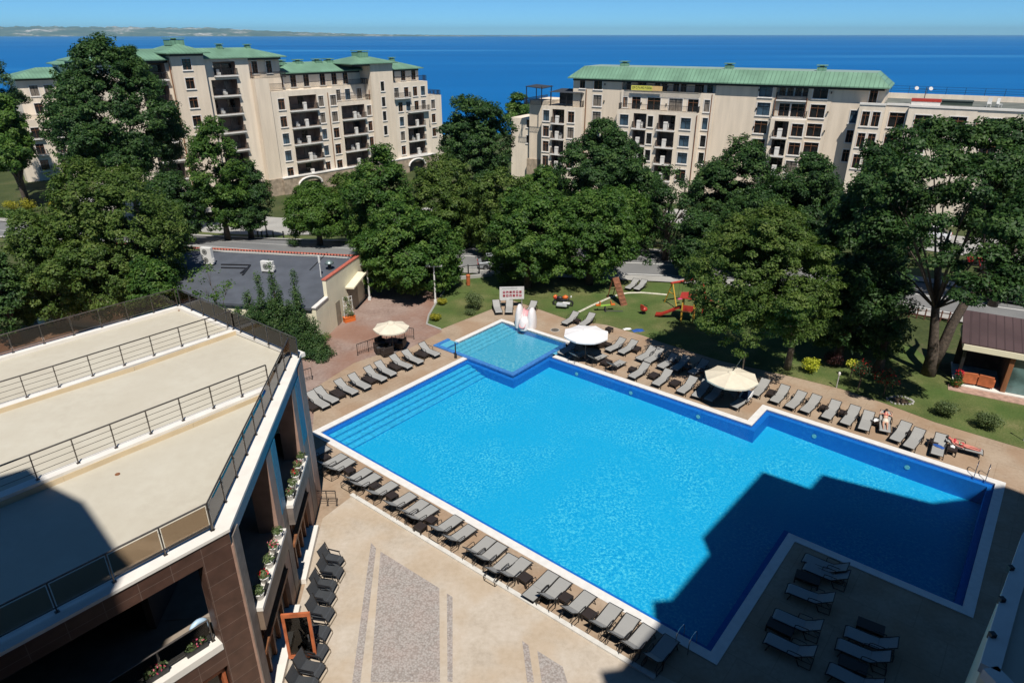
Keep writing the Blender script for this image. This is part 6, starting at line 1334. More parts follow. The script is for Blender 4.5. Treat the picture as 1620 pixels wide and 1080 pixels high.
for (u, v), lab in [((1278, 912), 'in the left shaded stack near the pool corner'), ((1235, 990), 'lowest in the left shaded stack'), ((1378, 989), 'topmost in the right shaded stack'), ((1350, 1050), 'lower in the right shaded stack')]: place_table(u, v, a_e1 + .07, 'dark rattan table ' + lab, 'rattan tables in the hotel shade', (1.05, .6, .34))
p = gp(1385, 664, .42); cloth_heap(Vector((p.x, p.y, .425)), .4, 'crumpled white towel on the table beside the woman', TOWEL, .24, .17, .1)
p = gp(1507, 706, .42); cloth_heap(Vector((p.x, p.y, .425)), 1.0, 'small white towel on the table near the red swimsuit sunbather', TOWEL, .16, .12, .09)

# ------------------------------------------------------------------ charcoal sling chairs by the glazed front
def sling_chair():
    t = thing('sling_chair', 'charcoal sling armchair', 'armchair'); w = .30; m = MB()
    pr = [(.34, .40), (.30, .44), (.0, .40), (-.22, .40), (-.28, .46), (-.42, 1.02)]
    for i in range(2, 3): pass
    def strip(P, nm):
        m = MB()
        for i in range(len(P) - 1): A, B = Vector((P[i][0], 0, P[i][1])), Vector((P[i + 1][0], 0, P[i + 1][1])); d = (B - A).normalized(); m.obox((A + B) / 2, (B - A) / 2 * 1.02, (0, w, 0), Vector((-d.z, 0, d.x)) * .012)
        m.build(nm, SLINGDK, t)
    strip([(.52, .28), (.42, .42), (.34, .455), (.1, .42), (-.2, .41)], 'seat_sling'); strip([(-.2, .41), (-.27, .47), (-.36, .75), (-.44, 1.05)], 'backrest')
    for s in (-1, 1):
        m = MB(); m.tube([(.44, s * (w + .03), .43), (.5, s * (w + .03), .22), (.40, s * (w + .03), .02), (-.35, s * (w + .03), .02), (-.30, s * (w + .03), .3), (-.2, s * (w + .03), .41), (-.45, s * (w + .03), 1.07)], .02, 6); m.build('frame', DKFRAME, t)
        m = MB(); m.box(-.33, .3, s * (w + .05) - .03, s * (w + .05) + .03, .64, .67); m.tube([(.26, s * (w + .05), .64), (.34, s * (w + .03), .43)], .018, 5); m.build('armrest', BLACKMETAL, t)
    m = MB(); m.tube([(.53, -w - .03, .28), (.58, -w - .03, .06), (.58, w + .03, .06), (.53, w + .03, .28)], .018, 6); m.build('front_loop', M('tan_metal', (.30, .24, .17), .4, .1, 6, metal=.4), t); return t
SC = None
for i, (u, v) in enumerate([(523, 884), (522, 902), (511, 924), (508, 942), (506, 967), (499, 997), (495, 1026), (489, 1055), (478, 1080)]):
    p = gp(u, v, .42); p.z = 0; lab = f'charcoal sling armchair in the line along the glazed wing, {ORD[i]} counted from the pool'; r = -.22 + random.uniform(-.06, .06) - (.1 if i == 0 else 0)
    if SC is None: SC = sling_chair(); SC.location = p; SC.rotation_euler = (0, 0, r); SC['label'] = lab; SC['group'] = 'sling chairs along the glazed wing'
    else: dup(SC, p, r, lab, 'sling chairs along the glazed wing')

# ------------------------------------------------------------------ parasols
def parasol(u, v, R, zr, rise, mat, label, pole_side=None, n=8, lean=0):
    p = gp(u, v, zr + rise * .4); t = thing('parasol', label, 'parasol', (p.x, p.y, 0)); ph = .25
    rim = [(R * cos(2 * pi * k / n + ph), R * sin(2 * pi * k / n + ph)) for k in range(n)]; V = [(0, 0, zr + rise)]; F = []; rings = 5
    for r_ in range(1, rings + 1):
        f = r_ / rings
        for k in range(n):
            for q in range(4):
                a = q / 4; x = rim[k][0] * (1 - a) + rim[(k + 1) % n][0] * a; y = rim[k][1] * (1 - a) + rim[(k + 1) % n][1] * a; sag = -.05 * sin(pi * a) * f
                V.append((x * f, y * f, zr + rise * (1 - f) + .10 * rise * sin(pi * f) + sag))
    N = n * 4
    for k in range(N): F.append((0, 1 + k, 1 + (k + 1) % N))
    for r_ in range(rings - 1):
        for k in range(N): a = 1 + r_ * N + k; b2 = 1 + r_ * N + (k + 1) % N; F.append((a, a + N, b2 + N, b2))
    L_ = len(V); base = 1 + (rings - 1) * N
    V += [(V[base + k][0], V[base + k][1], V[base + k][2] - .11) for k in range(N)]
    for k in range(N): F.append((base + k, L_ + k, L_ + (k + 1) % N, base + (k + 1) % N))
    m = MB(); m.add(V, F); o = m.build('canopy', mat, t); sd = o.modifiers.new('thickness', 'SOLIDIFY'); sd.thickness = .008; sd.offset = -1
    m = MB(); m.lathe([(.30, zr + rise * .86), (.22, zr + rise + .03), (.03, zr + rise + .09)], 16); m.build('vent_cap', mat, t)
    for k in range(n): m = MB(); m.beam((rim[k][0] * .97, rim[k][1] * .97, zr - .02), (0, 0, zr + rise - .05), .025, .02); m.build('rib', STEEL, t)
    if pole_side:
        dx, dy = pole_side; m = MB(); m.tube([(dx, dy, 0), (dx, dy, zr + rise + .9)], .05, 9); m.build('pole', STEEL, t); m = MB(); m.tube([(dx, dy, zr + rise + .85), (dx * .35, dy * .35, zr + rise + .25), (0, 0, zr + rise + .07)], .035, 8); m.build('arm', CHROME, t); m = MB(); m.box(dx - .5, dx + .5, dy - .5, dy + .5, 0, .09); m.build('base', GREYSTONE, t, bevel=.02)
    else:
        m = MB(); m.tube([(0, 0, .05), (0, 0, zr + rise)], .035, 9); m.build('pole', STEEL, t); m = MB(); m.lathe([(.38, 0), (.38, .06), (.1, .12), (.05, .3)], 18); m.build('base', GREYSTONE, t)
    return t
parasol(1157.5, 593, 1.78, 2.15, .38, CANVAS, 'cream cantilever parasol at the far pool edge', (1.15, 1.25)); parasol(927.5, 525, 1.78, 2.2, .36, CANVASW, 'white parasol beside the small raised pool', None); parasol(618.5, 514.5, 1.42, 2.1, .42, CANVAS, 'small cream parasol over the black rattan chairs on the plaza', None)
def armchair(p, rz, label, group, mat=RATTAN):
    t = thing('rattan_armchair', label, 'armchair', p, rz, group)
    for nm, bx, mt in (('seat', (-.36, .36, -.34, .34, .1, .38), mat), ('cushion', (-.28, .28, -.3, .28, .381, .47), M('dark_cushion', (.05, .05, .055), .9, .1, 9)), ('backrest', (-.42, -.32, -.42, .42, .3, .86), mat), ('armrest', (-.31, .36, -.44, -.35, .1, .62), mat), ('armrest', (-.31, .36, .35, .44, .1, .62), mat)): m = MB(); m.box(*bx); m.build(nm, mt, t, bevel=.04)
    return t
for (u, v, r, lab) in [(601, 552, 0.4, 'leftmost black rattan armchair under the small parasol'), (612, 556, 2.2, 'front black rattan armchair under the small parasol'), (604, 543, -.6, 'black rattan armchair by the handrail under the small parasol'), (633, 544, 2.9, 'rightmost black rattan armchair under the small parasol')]:
    p = gp(u, v, .35); p.z = .005; armchair(p, r, lab, 'rattan armchairs under the small parasol')
p = gp(620, 539, .6); p.z = .005; t = thing('round_table', 'dark round table with a reddish top under the small parasol', 'table', p); m = MB(); m.lathe([(.52, .62), (.54, .65), (.5, .67)], 22); m.build('table_top', M('redbrown_top', (.13, .04, .035), .5, .2, 3), t); m = MB(); m.lathe([(.34, 0), (.3, .06), (.08, .12), (.06, .6), (.2, .62)], 16); m.build('pedestal', RATTAN, t)
for (u, v, r, lab) in [(930, 541, 1.2, 'black chair in the shade of the white parasol, left of the pair'), (948, 543, 2.0, 'black chair at the rim of the white parasol shade, right of the pair')]:
    p = gp(u, v, .35); p.z = 0; armchair(p, r, lab, 'black chairs under the white parasol')
# hand rails on the plaza
rail_run('handrail', 'dark bar handrail with a bend behind the rattan chairs', [gp(566, 562), gp(583, 556), gp(640, 534.5), gp(655, 536)], 'bars', h=.95, sp=1.0)
rail_run('handrail', 'short dark bar handrail beside the corner of the hotel wing', [gp(481, 604), gp(494, 600)], 'bars', h=.95, sp=.7)
rail_run('handrail', 'short grey handrail gate between the hotel wing and the loungers', [gp(504, 799), gp(533, 799)], 'cable', h=.95, sp=.6)
# ------------------------------------------------------------------ small things round the pool
p = gp(878, 522); t = thing('manhole_cover', 'round iron manhole cover in the deck near the white parasol', 'manhole cover', p); m = MB(); m.lathe([(.33, 0), (.33, .012), (.29, .014)], 26); m.build('cover', M('iron', (.10, .085, .07), .7, .3, 14, .4), t); m = MB(); m.lathe([(.40, 0), (.40, .008), (.335, .01)], 26); m.build('ring', PAVE, t)
p = gp(721, 566); t = thing('shower_post', 'dark poolside shower post at the raised pool rim', 'shower', (p.x, p.y, .0)); m = MB(); m.tube([(0, 0, 0), (0, 0, 1.25)], .05, 8); m.build('post', BLACKMETAL, t); m = MB(); m.box(-.1, .1, -.1, .1, 0, .35); m.build('base', BLACKMETAL, t); m = MB(); m.box(-.09, .05, -.06, .06, 1.251, 1.31); m.build('shower_head', CHROME, t)
# child's slide: white shells with a pink chute
p = gp(832, 516); t = thing('kids_slide', "white and pink moulded children's slide at the edge of the raised pool", 'slide', (p.x, p.y, .0), PANG - pi / 2 + .35)
def shell(nm, mat, cx, cy, prof, sx, sy, seg=18):
    m = MB(); V = []; F = []; n = len(prof)
    for k in range(seg):
        a = 2 * pi * k / seg
        for r, z in prof: V.append((cx + cos(a) * r * sx, cy + sin(a) * r * sy, z))
    for k in range(seg):
        for i in range(n - 1): a = k * n + i; b2 = ((k + 1) % seg) * n + i; F.append((a, b2, b2 + 1, a + 1))
    m.add(V, F); return m.build(nm, mat, t, smooth=True)
shell('ear_shell', SHELL, .1, .56, [(1.0, 0), (1.02, .5), (.95, 1.0), (.72, 1.5), (.35, 1.8), (.02, 1.86)], .62, .40); shell('ear_shell', SHELL, .1, -.56, [(1.0, 0), (1.02, .5), (.95, 1.1), (.72, 1.65), (.35, 1.98), (.02, 2.05)], .58, .36)
shell('head', SHELL, .45, 0, [(1.0, 0), (1.0, .4), (.85, .8), (.5, 1.05), (.02, 1.12)], .62, .52)
m = MB(); pts = [(-.35, 1.42), (-.1, 1.36), (.3, .95), (.7, .55), (1.15, .25)]
V = []; 
for x, z in pts:
    for y, dz in ((-.26, .2), (-.18, .03), (0, 0), (.18, .03), (.26, .2)): V.append((x, y, z + dz))
m.add(V, [(i * 5 + j, i * 5 + j + 1, (i + 1) * 5 + j + 1, (i + 1) * 5 + j) for i in range(4) for j in range(4)]); o = m.build('chute', SHELLP, t, smooth=True); sd = o.modifiers.new('thickness', 'SOLIDIFY'); sd.thickness = .03
m = MB(); 
for s in (-.3, .3): m.tube([(-.35, s, 0), (-.4, s, 1.5), (-.1, s, 1.72)], .03, 7)
for k in range(4): m.tube([(-.38, -.3, .25 + .28 * k), (-.38, .3, .25 + .28 * k)], .025, 6)
m.build('steps', CHROME, t)
p = gp(1009, 523); cloth_heap(Vector((p.x, p.y, .02)), .3, 'blue cloth dropped on the lawn edge behind the rear loungers', BLUEP, .5, .3, .1, 'cloth'); p = gp(992, 520.5); cloth_heap(Vector((p.x, p.y, .02)), .3, 'white cloth dropped on the lawn edge behind the rear loungers', TOWEL, .35, .2, .08, 'cloth')
# rules signboard
p0 = gp(790.5, 487); p1 = gp(827.5, 478.5); p1 = p0 + (p1 - p0); dirv = Vector((p1.x - p0.x, p1.y - p0.y, 0)); dd = depth_of(p0.x, p0.y, 1); Wd = 2.25
t = thing('signboard', 'white rules signboard with two rows of red pictogram squares below the trees', 'sign', (p0.x, p0.y, 0), .06); m = MB(); m.box(0, Wd, -.03, .03, .85, 2.05); m.build('board', SIGNWHITE, t)
for k in range(6):
    for j in range(2):
        x = .3 + k * .3; z = 1.08 + j * .34; m = MB(); m.box(x, x + .22, -.038, -.031, z, z + .24); o = m.build('pictogram', SIGNRED, t); m = MB(); m.box(x + .05, x + .17, -.043, -.0385, z + .05 + .06 * ((k + j) % 2), z + .1 + .06 * ((k + j) % 2)); m.build('symbol', SIGNWHITE if (k + j) % 3 else INK, o)
m = MB(); m.box(.22, 1.6, -.038, -.031, 1.86, 1.93); m.build('heading', M('sign_grey', (.35, .37, .37), .6, .1, 4), t); m = MB(); m.box(.05, .9, -.04, -.01, .74, .84); m.build('footer_strip', SIGNWHITE, t)
for x in (.08, Wd - .2): m = MB(); m.box(x - .04, x + .04, .031, .09, 0, 2.0); m.build('post', M('sign_post_grey', (.30, .31, .30), .5, .1, 5), t)
# playground ----------------------------------------------------------
def on(u, v, z=0.0): q = gp(u, v, z); return Vector((q.x, q.y, 0))
p = on(987, 483); top = on(1003, 480); zt = ztop(p.x + .9, p.y + 1.6, 455); t = thing('climbing_ramp', 'brown timber climbing ramp leaning on the playground lawn', 'climbing ramp', p, .5); m = MB()
m.add([(-.35, -.1, 0), (.35, -.1, 0), (.35, 1.5, 2.25), (-.35, 1.5, 2.25), (-.35, .0, 0), (.35, .0, 0), (.35, 1.6, 2.25), (-.35, 1.6, 2.25)], [(0, 1, 2, 3), (7, 6, 5, 4), (0, 3, 7, 4), (1, 5, 6, 2), (2, 6, 7, 3), (0, 4, 5, 1)]); m.build('ramp_board', RAMPWOOD, t)
for k in range(6): m = MB(); y = .15 + .22 * k; m.box(-.3, .3, -.03, .03, -.02, .03); o = m.build('foothold', WOODBR, t); o.location = (0, y - .12, (y + .03) * 1.406); o.rotation_euler = (radians(54), 0, 0)
for x in (-.3, .3): m = MB(); m.tube([(x, 1.56, 2.2), (x, 2.2, 0)], .045, 7); m.build('leg', RAMPWOOD, t)
m = MB(); m.tube([(-.3, 1.9, 1.0), (.3, 1.9, 1.0)], .03, 6); m.build('crossbar', BLACKMETAL, t)
def swing():
    a, b2 = on(1049, 487), on(1072, 480); c = on(1117, 470); t = thing('swing_set', 'swing set with yellow A-frame legs and a red top tube', 'swing', a.lerp(b2, .5), atan2(.45, 1)); zt = 2.25; L = 3.4
    for x in (0, L):
        for s in (-1, 1): m = MB(); m.tube([(x, s * .95, 0), (x, 0, zt)], .06, 8); m.build('leg', YELLOWP if x == 0 else REDP, t)
        m = MB(); m.tube([(x, -.42, 1.25), (x, .42, 1.25)], .045, 7); m.build('crossbar', YELLOWP, t)
    m = MB(); m.tube([(-.2, 0, zt), (L * .42, 0, zt)], .11, 10); m.tube([(L * .52, 0, zt), (L + .2, 0, zt)], .11, 10); m.tube([(L * .4, 0, zt), (L * .54, 0, zt)], .06, 8); m.build('top_tube', REDP, t)
    for x0 in (1.0, 2.4):
        m = MB(); m.box(x0 - .22, x0 + .22, -.11, .11, .5, .56); o = m.build('seat', PINKP if x0 < 2 else GREENP, t); m = MB(); [m.tube([(x0 + s * .2, 0, .55), (x0 + s * .2, 0, zt)], .012, 4) for s in (-1, 1)]; m.build('chain', BLACKMETAL, o)
swing()
def playtower():
    p = on(1087, 507); t = thing('play_tower', 'small play tower with a red slide under the trees', 'play tower', p, -.35)
    for i in (-.5, .5):
        for j in (-.5, .5): m = MB(); m.box(i - .06, i + .06, j - .06, j + .06, 0, 2.3); m.build('post', YELLOWP, t)
    m = MB(); m.box(-.6, .6, -.6, .6, 1.0, 1.08); m.build('deck', WOODBR, t); m = MB(); m.add([(-.8, -.8, 2.3), (.8, -.8, 2.3), (.8, .8, 2.3), (-.8, .8, 2.3), (0, -.8, 2.42), (0, .8, 2.42)], [(0, 1, 4), (1, 2, 5, 4), (2, 3, 5), (3, 0, 4, 5), (3, 2, 1, 0)]); m.build('roof', REDP, t)
    m = MB(); m.box(-.44, .44, -.56, -.5, 1.1, 1.6); m.build('side_panel', REDP, t); m = MB(); m.box(.5, .56, -.44, .44, 1.1, 1.6); m.build('side_panel', YELLOWP, t)
    V = []
    for x, z in ((-.6, 1.12), (-.9, 1.05), (-1.7, .55), (-2.3, .22), (-2.8, .16)):
        for y, dz in ((-.27, .17), (-.24, 0), (.24, 0), (.27, .17)): V.append((x, y, z + dz))
    m = MB(); m.add(V, [(i * 4 + j, i * 4 + j + 1, (i + 1) * 4 + j + 1, (i + 1) * 4 + j) for i in range(4) for j in range(3)]); o = m.build('slide', REDP, t); sd = o.modifiers.new('thickness', 'SOLIDIFY'); sd.thickness = .035
    m = MB(); m.tube([(1.2, -.2, 0), (1.2, -.2, 2.2), (2.8, -.2, 2.2), (2.8, -.2, 0)], .07, 8); m.build('climbing_frame', REDP, t)
playtower()
p = on(957, 492); t = thing('seesaw', 'orange and green seesaw on the playground lawn', 'seesaw', p, .12); m = MB(); m.beam((-.9, 0, .52), (.9, 0, .62), .2, .07); m.build('plank', GREENP, t); m = MB(); m.tube([(0, -.25, 0), (0, 0, .55), (0, .25, 0)], .06, 8); m.build('stand', BLACKMETAL, t)
for x in (-.72, .72): m = MB(); m.box(x - .17, x + .17, -.15, .15, .6, .68); m.build('seat', ORANGE, t); m = MB(); m.box(x * .7 - .03, x * .7 + .03, -.16, .16, .6, .95); m.build('handle', ORANGE, t)
m = MB(); m.tube([(-.1, 0, .04), (1.6, -.35, .04)], .05, 6); m.build('ground_bar', BLACKMETAL, t)
p = on(1018, 497); t = thing('spring_rider', 'small red spring rider on the playground lawn', 'spring rider', p, .6); m = MB(); m.tube([(.13 * cos(a), .13 * sin(a), .02 + .03 * a / 2) for a in np.linspace(0, 20, 60)], .02, 5); m.build('spring', BLACKMETAL, t)
m = MB(); m.lathe([(.05, .34), (.28, .38), (.34, .5), (.26, .66), (.1, .72)], 14); m.build('body', REDP, t, smooth=True); m = MB(); m.box(-.3, -.2, -.2, .2, .6, .95); m.build('backrest', REDP, t); m = MB(); m.tube([(.2, -.22, .8), (.2, .22, .8)], .03, 6); m.build('handle', BLACKMETAL, t)
def moto():
    p = on(890, 483.5); t = thing('ride_on_motorbike', 'orange and black motorbike with a sidecar standing on the lawn', 'motorbike', p, -.25)
    for x in (-.62, .72):
        m = MB(); m.tube([(x, -.09, .3), (x, .09, .3)], .3, 18); w_ = m.build('wheel', RUBBER, t); m = MB(); m.tube([(x, -.1, .3), (x, .1, .3)], .17, 14); m.build('rim', CHROME, w_)
    m = MB(); m.tube([(-.6, 0, .45), (-.1, 0, .55), (.35, 0, .62), (.6, 0, .75)], [.13, .17, .16, .1], 10); m.build('engine_body', BLACKMETAL, t, smooth=True)
    m = MB(); m.tube([(-.62, 0, .72), (-.3, 0, .76), (.05, 0, .76)], [.15, .18, .13], 10); m.build('seat', BLACKMETAL, t, smooth=True); m = MB(); m.tube([(.0, 0, .8), (.25, 0, .88), (.5, 0, .86)], [.14, .21, .13], 10); m.build('tank', ORANGE, t, smooth=True)
    m = MB(); m.tube([(-.85, 0, .66), (-.6, 0, .74), (-.5, 0, .78)], [.06, .17, .12], 9); m.build('tail', REDP, t, smooth=True); m = MB(); m.tube([(.5, -.38, 1.15), (.58, 0, 1.02), (.5, .38, 1.15)], .025, 6); m.tube([(.72, .1, .3), (.58, .1, 1.0)], .03, 6); m.tube([(.72, -.1, .3), (.58, -.1, 1.0)], .03, 6); m.build('handlebar', CHROME, t)
    m = MB(); m.lathe([(.03, 0), (.12, .05), (.12, .1), (.03, .14)], 12); o = m.build('headlight', WHITE, t); o.location = (.7, 0, .95); o.rotation_euler = (0, pi / 2, 0)
    m = MB(); m.box(-.45, .55, -.95, -.35, .22, .5); m.build('sidecar', M('sidecar_grey', (.45, .47, .48), .35, .1, 4), t, bevel=.08); m = MB(); m.tube([(-.9, .12, .72), (-.75, .3, .74), (-.6, .32, .74)], [.1, .2, .12], 9); m.build('orange_bag', ORANGE, t, smooth=True); m = MB(); m.box(.1, .8, -.9, -.5, .501, .62); m.build('sidecar_seat', SIGNWHITE, t, bevel=.04)
moto()
p = on(741, 452); t = thing('waste_bin', 'slim orange waste bin at the back of the triangular lawn', 'bin', p); m = MB(); m.lathe([(.19, .1), (.2, 1.0), (.21, 1.0), (.21, 1.05)], 14); m.build('body', WOODRED, t); m = MB(); m.lathe([(.23, 1.06), (.2, 1.16), (.03, 1.22)], 14); m.build('lid', WOODRED, t); m = MB(); m.box(-.12, .12, -.12, .12, 0, .1); m.build('base', BLACKMETAL, t)
# lamps
def lamp_post(u, v, vt, label):
    q = gp(u, v); h = ztop(q.x, q.y, vt); t = thing('lamp_post', label, 'lamp post', q, 0, 'white lamp posts on the plaza'); m = MB(); m.tube([(0, 0, 0), (0, 0, h)], [.09, .065], 10); m.build('post', WHITE, t); m = MB(); m.box(-.13, .13, -.13, .13, 0, .3); m.build('base', WHITE, t)
    m = MB(); m.tube([(-.6, 0, h - .05), (.6, 0, h - .05)], .035, 7); m.build('arm', WHITE, t)
    for s in (-.55, .55): m = MB(); m.box(s - .22, s + .22, -.12, .12, h - .02, h + .08); m.build('lamp_head', M('lamp_head_grey', (.45, .45, .45), .4, .1, 5), t)
lamp_post(585, 474.5, 419, 'white plaza lamp post close to the cream gable wall'); lamp_post(689, 479, 421, 'white plaza lamp post at the corner of the triangular lawn')
def street_lamp(u, v, vt, label):
    q = gp(u, v, gz(*gp(u, v, -1.2).xy)); h = ztop(q.x, q.y, vt) - q.z; t = thing('street_lamp', label, 'street lamp', q); m = MB(); m.lathe([(.2, 0), (.2, .25), (.09, .5), (.07, h * .75), (.1, h * .76)], 12); m.build('post', BLACKMETAL, t); m = MB(); m.lathe([(.1, h * .77), (.24, h * .83), (.25, h * .9), (.12, h * .92)], 12); m.build('lantern', LAMPGLASS, t); m = MB(); m.lathe([(.3, h * .92), (.2, h * .95), (.05, h), (.01, h)], 12); m.build('cap', BLACKMETAL, t)
street_lamp(423, 375, 338, 'black street lamp with a pale lantern by the light grey street')
for i, u in enumerate((408, 414, 432, 448)):
    q = gp(u, 371 - i * .3, -1.3); t = thing('bollard', f'dark bollard on the verge by the street lamp, {ORD[i]} from the narrow tree', 'bollard', (q.x, q.y, gz(q.x, q.y)), 0, 'bollards by the street lamp'); m = MB(); m.lathe([(.1, 0), (.09, .8), (.12, .82), (.12, .9), (.03, .98)], 10); m.build('post', BLACKMETAL, t)
p = gp(1323, 613); t = thing('garden_light', 'thin pale garden light post before the yellow-green shrub', 'garden light', p); m = MB(); m.tube([(0, 0, 0), (0, 0, 1.0)], .04, 8); m.build('post', M('gl_grey', (.42, .42, .40), .4, .1, 5), t); m = MB(); m.lathe([(.06, 1.0), (.085, 1.05), (.085, 1.2), (.03, 1.26)], 12); m.build('lamp_head', WHITE, t)
p = gp(1619, 697); t = thing('garden_light', 'thin garden light post at the right picture edge of the lawn', 'garden light', p); m = MB(); m.tube([(0, 0, 0), (0, 0, 1.3)], .035, 8); m.build('post', MATS['gl_grey'], t); m = MB(); m.lathe([(.05, 1.3), (.07, 1.35), (.07, 1.45), (.03, 1.5)], 12); m.build('lamp_head', BLACKMETAL, t)
p = gp(1424, 634); t = thing('stone_ring', 'ring of pale stones round bare soil on the right lawn', 'stone ring', p); m = MB()
for k in range(22): a = 2 * pi * k / 22; r = .7 + random.uniform(-.06, .06); s = random.uniform(.06, .12); m.lathe([(s * .4, -.02), (s, .03), (s * .8, .09), (s * .2, .12)], 6, (r * cos(a) * 1.2, r * sin(a) * .8, 0))
m.build('stones', PAVE, t); m = MB(); m.lathe([(.55, 0), (.5, .02), (.02, .05)], 16); m.build('soil', M('bare_soil', (.12, .08, .05), .95, .3, 5, .5), t)
# fences toward the road
def fence(name, label, a, b2, h, mat, posts, rails, pickets):
    A, B = Vector(a), Vector(b2); d = B - A; t = thing(name, label, 'fence', A, atan2(d.y, d.x)); L = d.length
    for k in range(posts + 1): x = L * k / posts; m = MB(); m.box(x - .05, x + .05, -.05, .05, 0, h + .05); m.build('post', mat, t)
    m = MB(); [m.box(0, L, -.025, .025, z - .025, z + .025) for z in rails]; m.build('rails', mat, t)
    if pickets: m = MB(); [m.box(x - .012, x + .012, -.012, .012, rails[0], rails[-1]) for x in np.arange(.08, L, .13)]; m.build('pickets', mat, t)
fence('iron_fence', 'black iron fence between the triangular lawn and the road', on(706, 441), on(775, 434), 1.25, BLACKMETAL, 4, (.15, 1.15), True)
fence('timber_fence', 'reddish timber rail fence along the road behind the forked oak', on(1425, 500), on(1512, 512), .95, M('fence_redbrown', (.13, .05, .035), .7, .2, 4), 7, (.35, .8), False)
def lowwall(label, pts, h, mat, w_=.3):
    t = thing('garden_wall', label, 'wall', on(*pts[0])); m = MB()
    for i in range(len(pts) - 1): a = on(*pts[i]) - t.location; b2 = on(*pts[i + 1]) - t.location; m.beam(a + Vector((0, 0, h / 2)), b2 + Vector((0, 0, h / 2)), w_, h)
    m.build('wall', mat, t); return t
lowwall('low pale stone wall below the black iron fence', [(704, 445), (740, 441), (778, 437)], .35, PAVE)
# cars
def car(x, y, rz, paint, label, cat='car', L=4.3, Wc=1.75, hh=1.45):
    t = thing('parked_car', label, cat, (x, y, gz(x, y) + .06), rz, 'cars along the road on the right'); h = Wc / 2
    sec = [(-L / 2, .35, .62, .86), (-L / 2 + .12, .28, .82, .95), (-L * .28, .25, .92, 1), (L * .16, .25, .92, 1), (L * .42, .27, .78, .96), (L / 2 - .06, .32, .66, .86), (L / 2, .38, .56, .8)]
    V = []; 
    for x_, z0, z1, k in sec:
        for y_, z in ((-h * k, z0), (-h * k, z0 + (z1 - z0) * .6), (-h * k * .93, z1), (h * k * .93, z1), (h * k, z0 + (z1 - z0) * .6), (h * k, z0)): V.append((x_, y_, z))
    F = [(i * 6 + j, i * 6 + (j + 1) % 6, (i + 1) * 6 + (j + 1) % 6, (i + 1) * 6 + j) for i in range(len(sec) - 1) for j in range(6)] + [tuple(range(5, -1, -1)), tuple(len(V) - 6 + k for k in range(6))]
    m = MB(); m.add(V, F); m.build('body', paint, t, smooth=False, bevel=.05)
    cab = [(-L * .40, .9, .82), (-L * .27, hh, .70), (L * .05, hh + .02, .72), (L * .24, .9, .84)]; V = []
    for x_, z, k in cab: V += [(x_, -h * k, z), (x_, h * k, z)]
    m = MB(); m.add(V, [(0, 1, 3, 2), (2, 3, 5, 4), (4, 5, 7, 6), (0, 2, 4, 6), (1, 7, 5, 3), (0, 6, 7, 1)]); m.build('windows', PANE, t); m = MB(); m.add([(cab[1][0] - .03, -h * .69, hh + .008), (cab[2][0] + .03, -h * .71, hh + .028), (cab[2][0] + .03, h * .71, hh + .028), (cab[1][0] - .03, h * .69, hh + .008)] + [(cab[1][0] - .03, -h * .69, hh + .03), (cab[2][0] + .03, -h * .71, hh + .05), (cab[2][0] + .03, h * .71, hh + .05), (cab[1][0] - .03, h * .69, hh + .03)], [(4, 5, 6, 7), (3, 2, 1, 0), (0, 1, 5, 4), (1, 2, 6, 5), (2, 3, 7, 6), (3, 0, 4, 7)]); m.build('roof', paint, t)
    for i in (-L * .3, L * .3):
        for j in (-1, 1): m = MB(); m.tube([(i, j * (h - .16), .31), (i, j * (h + .02), .31)], .32, 18); w_ = m.build('wheel', RUBBER, t); m = MB(); m.tube([(i, j * (h + .021), .31), (i, j * (h + .035), .31)], .19, 12); m.build('rim', CHROME, w_)
    for j in (-.6, .6): m = MB(); m.box(L / 2 - .05, L / 2 + .015, j - .18, j + .18, .58, .70); m.build('headlight', LAMPGLASS, t); m = MB(); m.box(-L / 2 - .015, -L / 2 + .05, j - .16, j + .16, .66, .8); m.build('tail_light', CARRED, t)
q = gp(1470, 384, -1); car(q.x, q.y, 2.5, CARWHITE, 'white car glimpsed through the crown of the forked oak'); q = gp(1582, 440, -.5); car(q.x, q.y, -.5, CARDARK, 'dark car farthest right behind the lower oak branches'); q = gp(1607, 445, -.5); car(q.x + 3, q.y - 1, -.5, CARSILV, 'silver car at the right picture edge beyond the road')
q = gp(1561, 427, -.5); car(q.x, q.y, -.5, CARRED, 'small red car half hidden by the forked oak'); q = gp(1595, 478, 0); car(q.x, q.y, -.55, CARDARK, 'dark car on the road just above the kiosk roof'); q = gp(787, 424, 0); car(q.x, q.y, .1, CARSILV, 'grey car seen through the gap above the rules signboard')
for i, (u, v, lab) in enumerate([(2, 271, 'dark car at the picture edge on the far left street'), (18, 269, 'dark car in the middle of the far left street'), (33, 266, 'dark car by the apartment corner on the far left street')]): q = gp(u, v, -3); car(q.x, q.y, .5, CARDARK, lab)
for i, (u, lab) in enumerate([(15, 'white gate pillar at the far left street, left of the pair'), (37, 'white gate pillar at the far left street, right of the pair')]):
    q = gp(u, 262, -3); t = thing('gate_pillar', lab, 'pillar', (q.x, q.y, gz(q.x, q.y)), 0, 'white gate pillars'); m = MB(); m.box(-.3, .3, -.3, .3, 0, 2.6); m.build('shaft', WHITE, t); m = MB(); m.box(-.4, .4, -.4, .4, 2.601, 2.8); m.build('cap', WHITE, t)

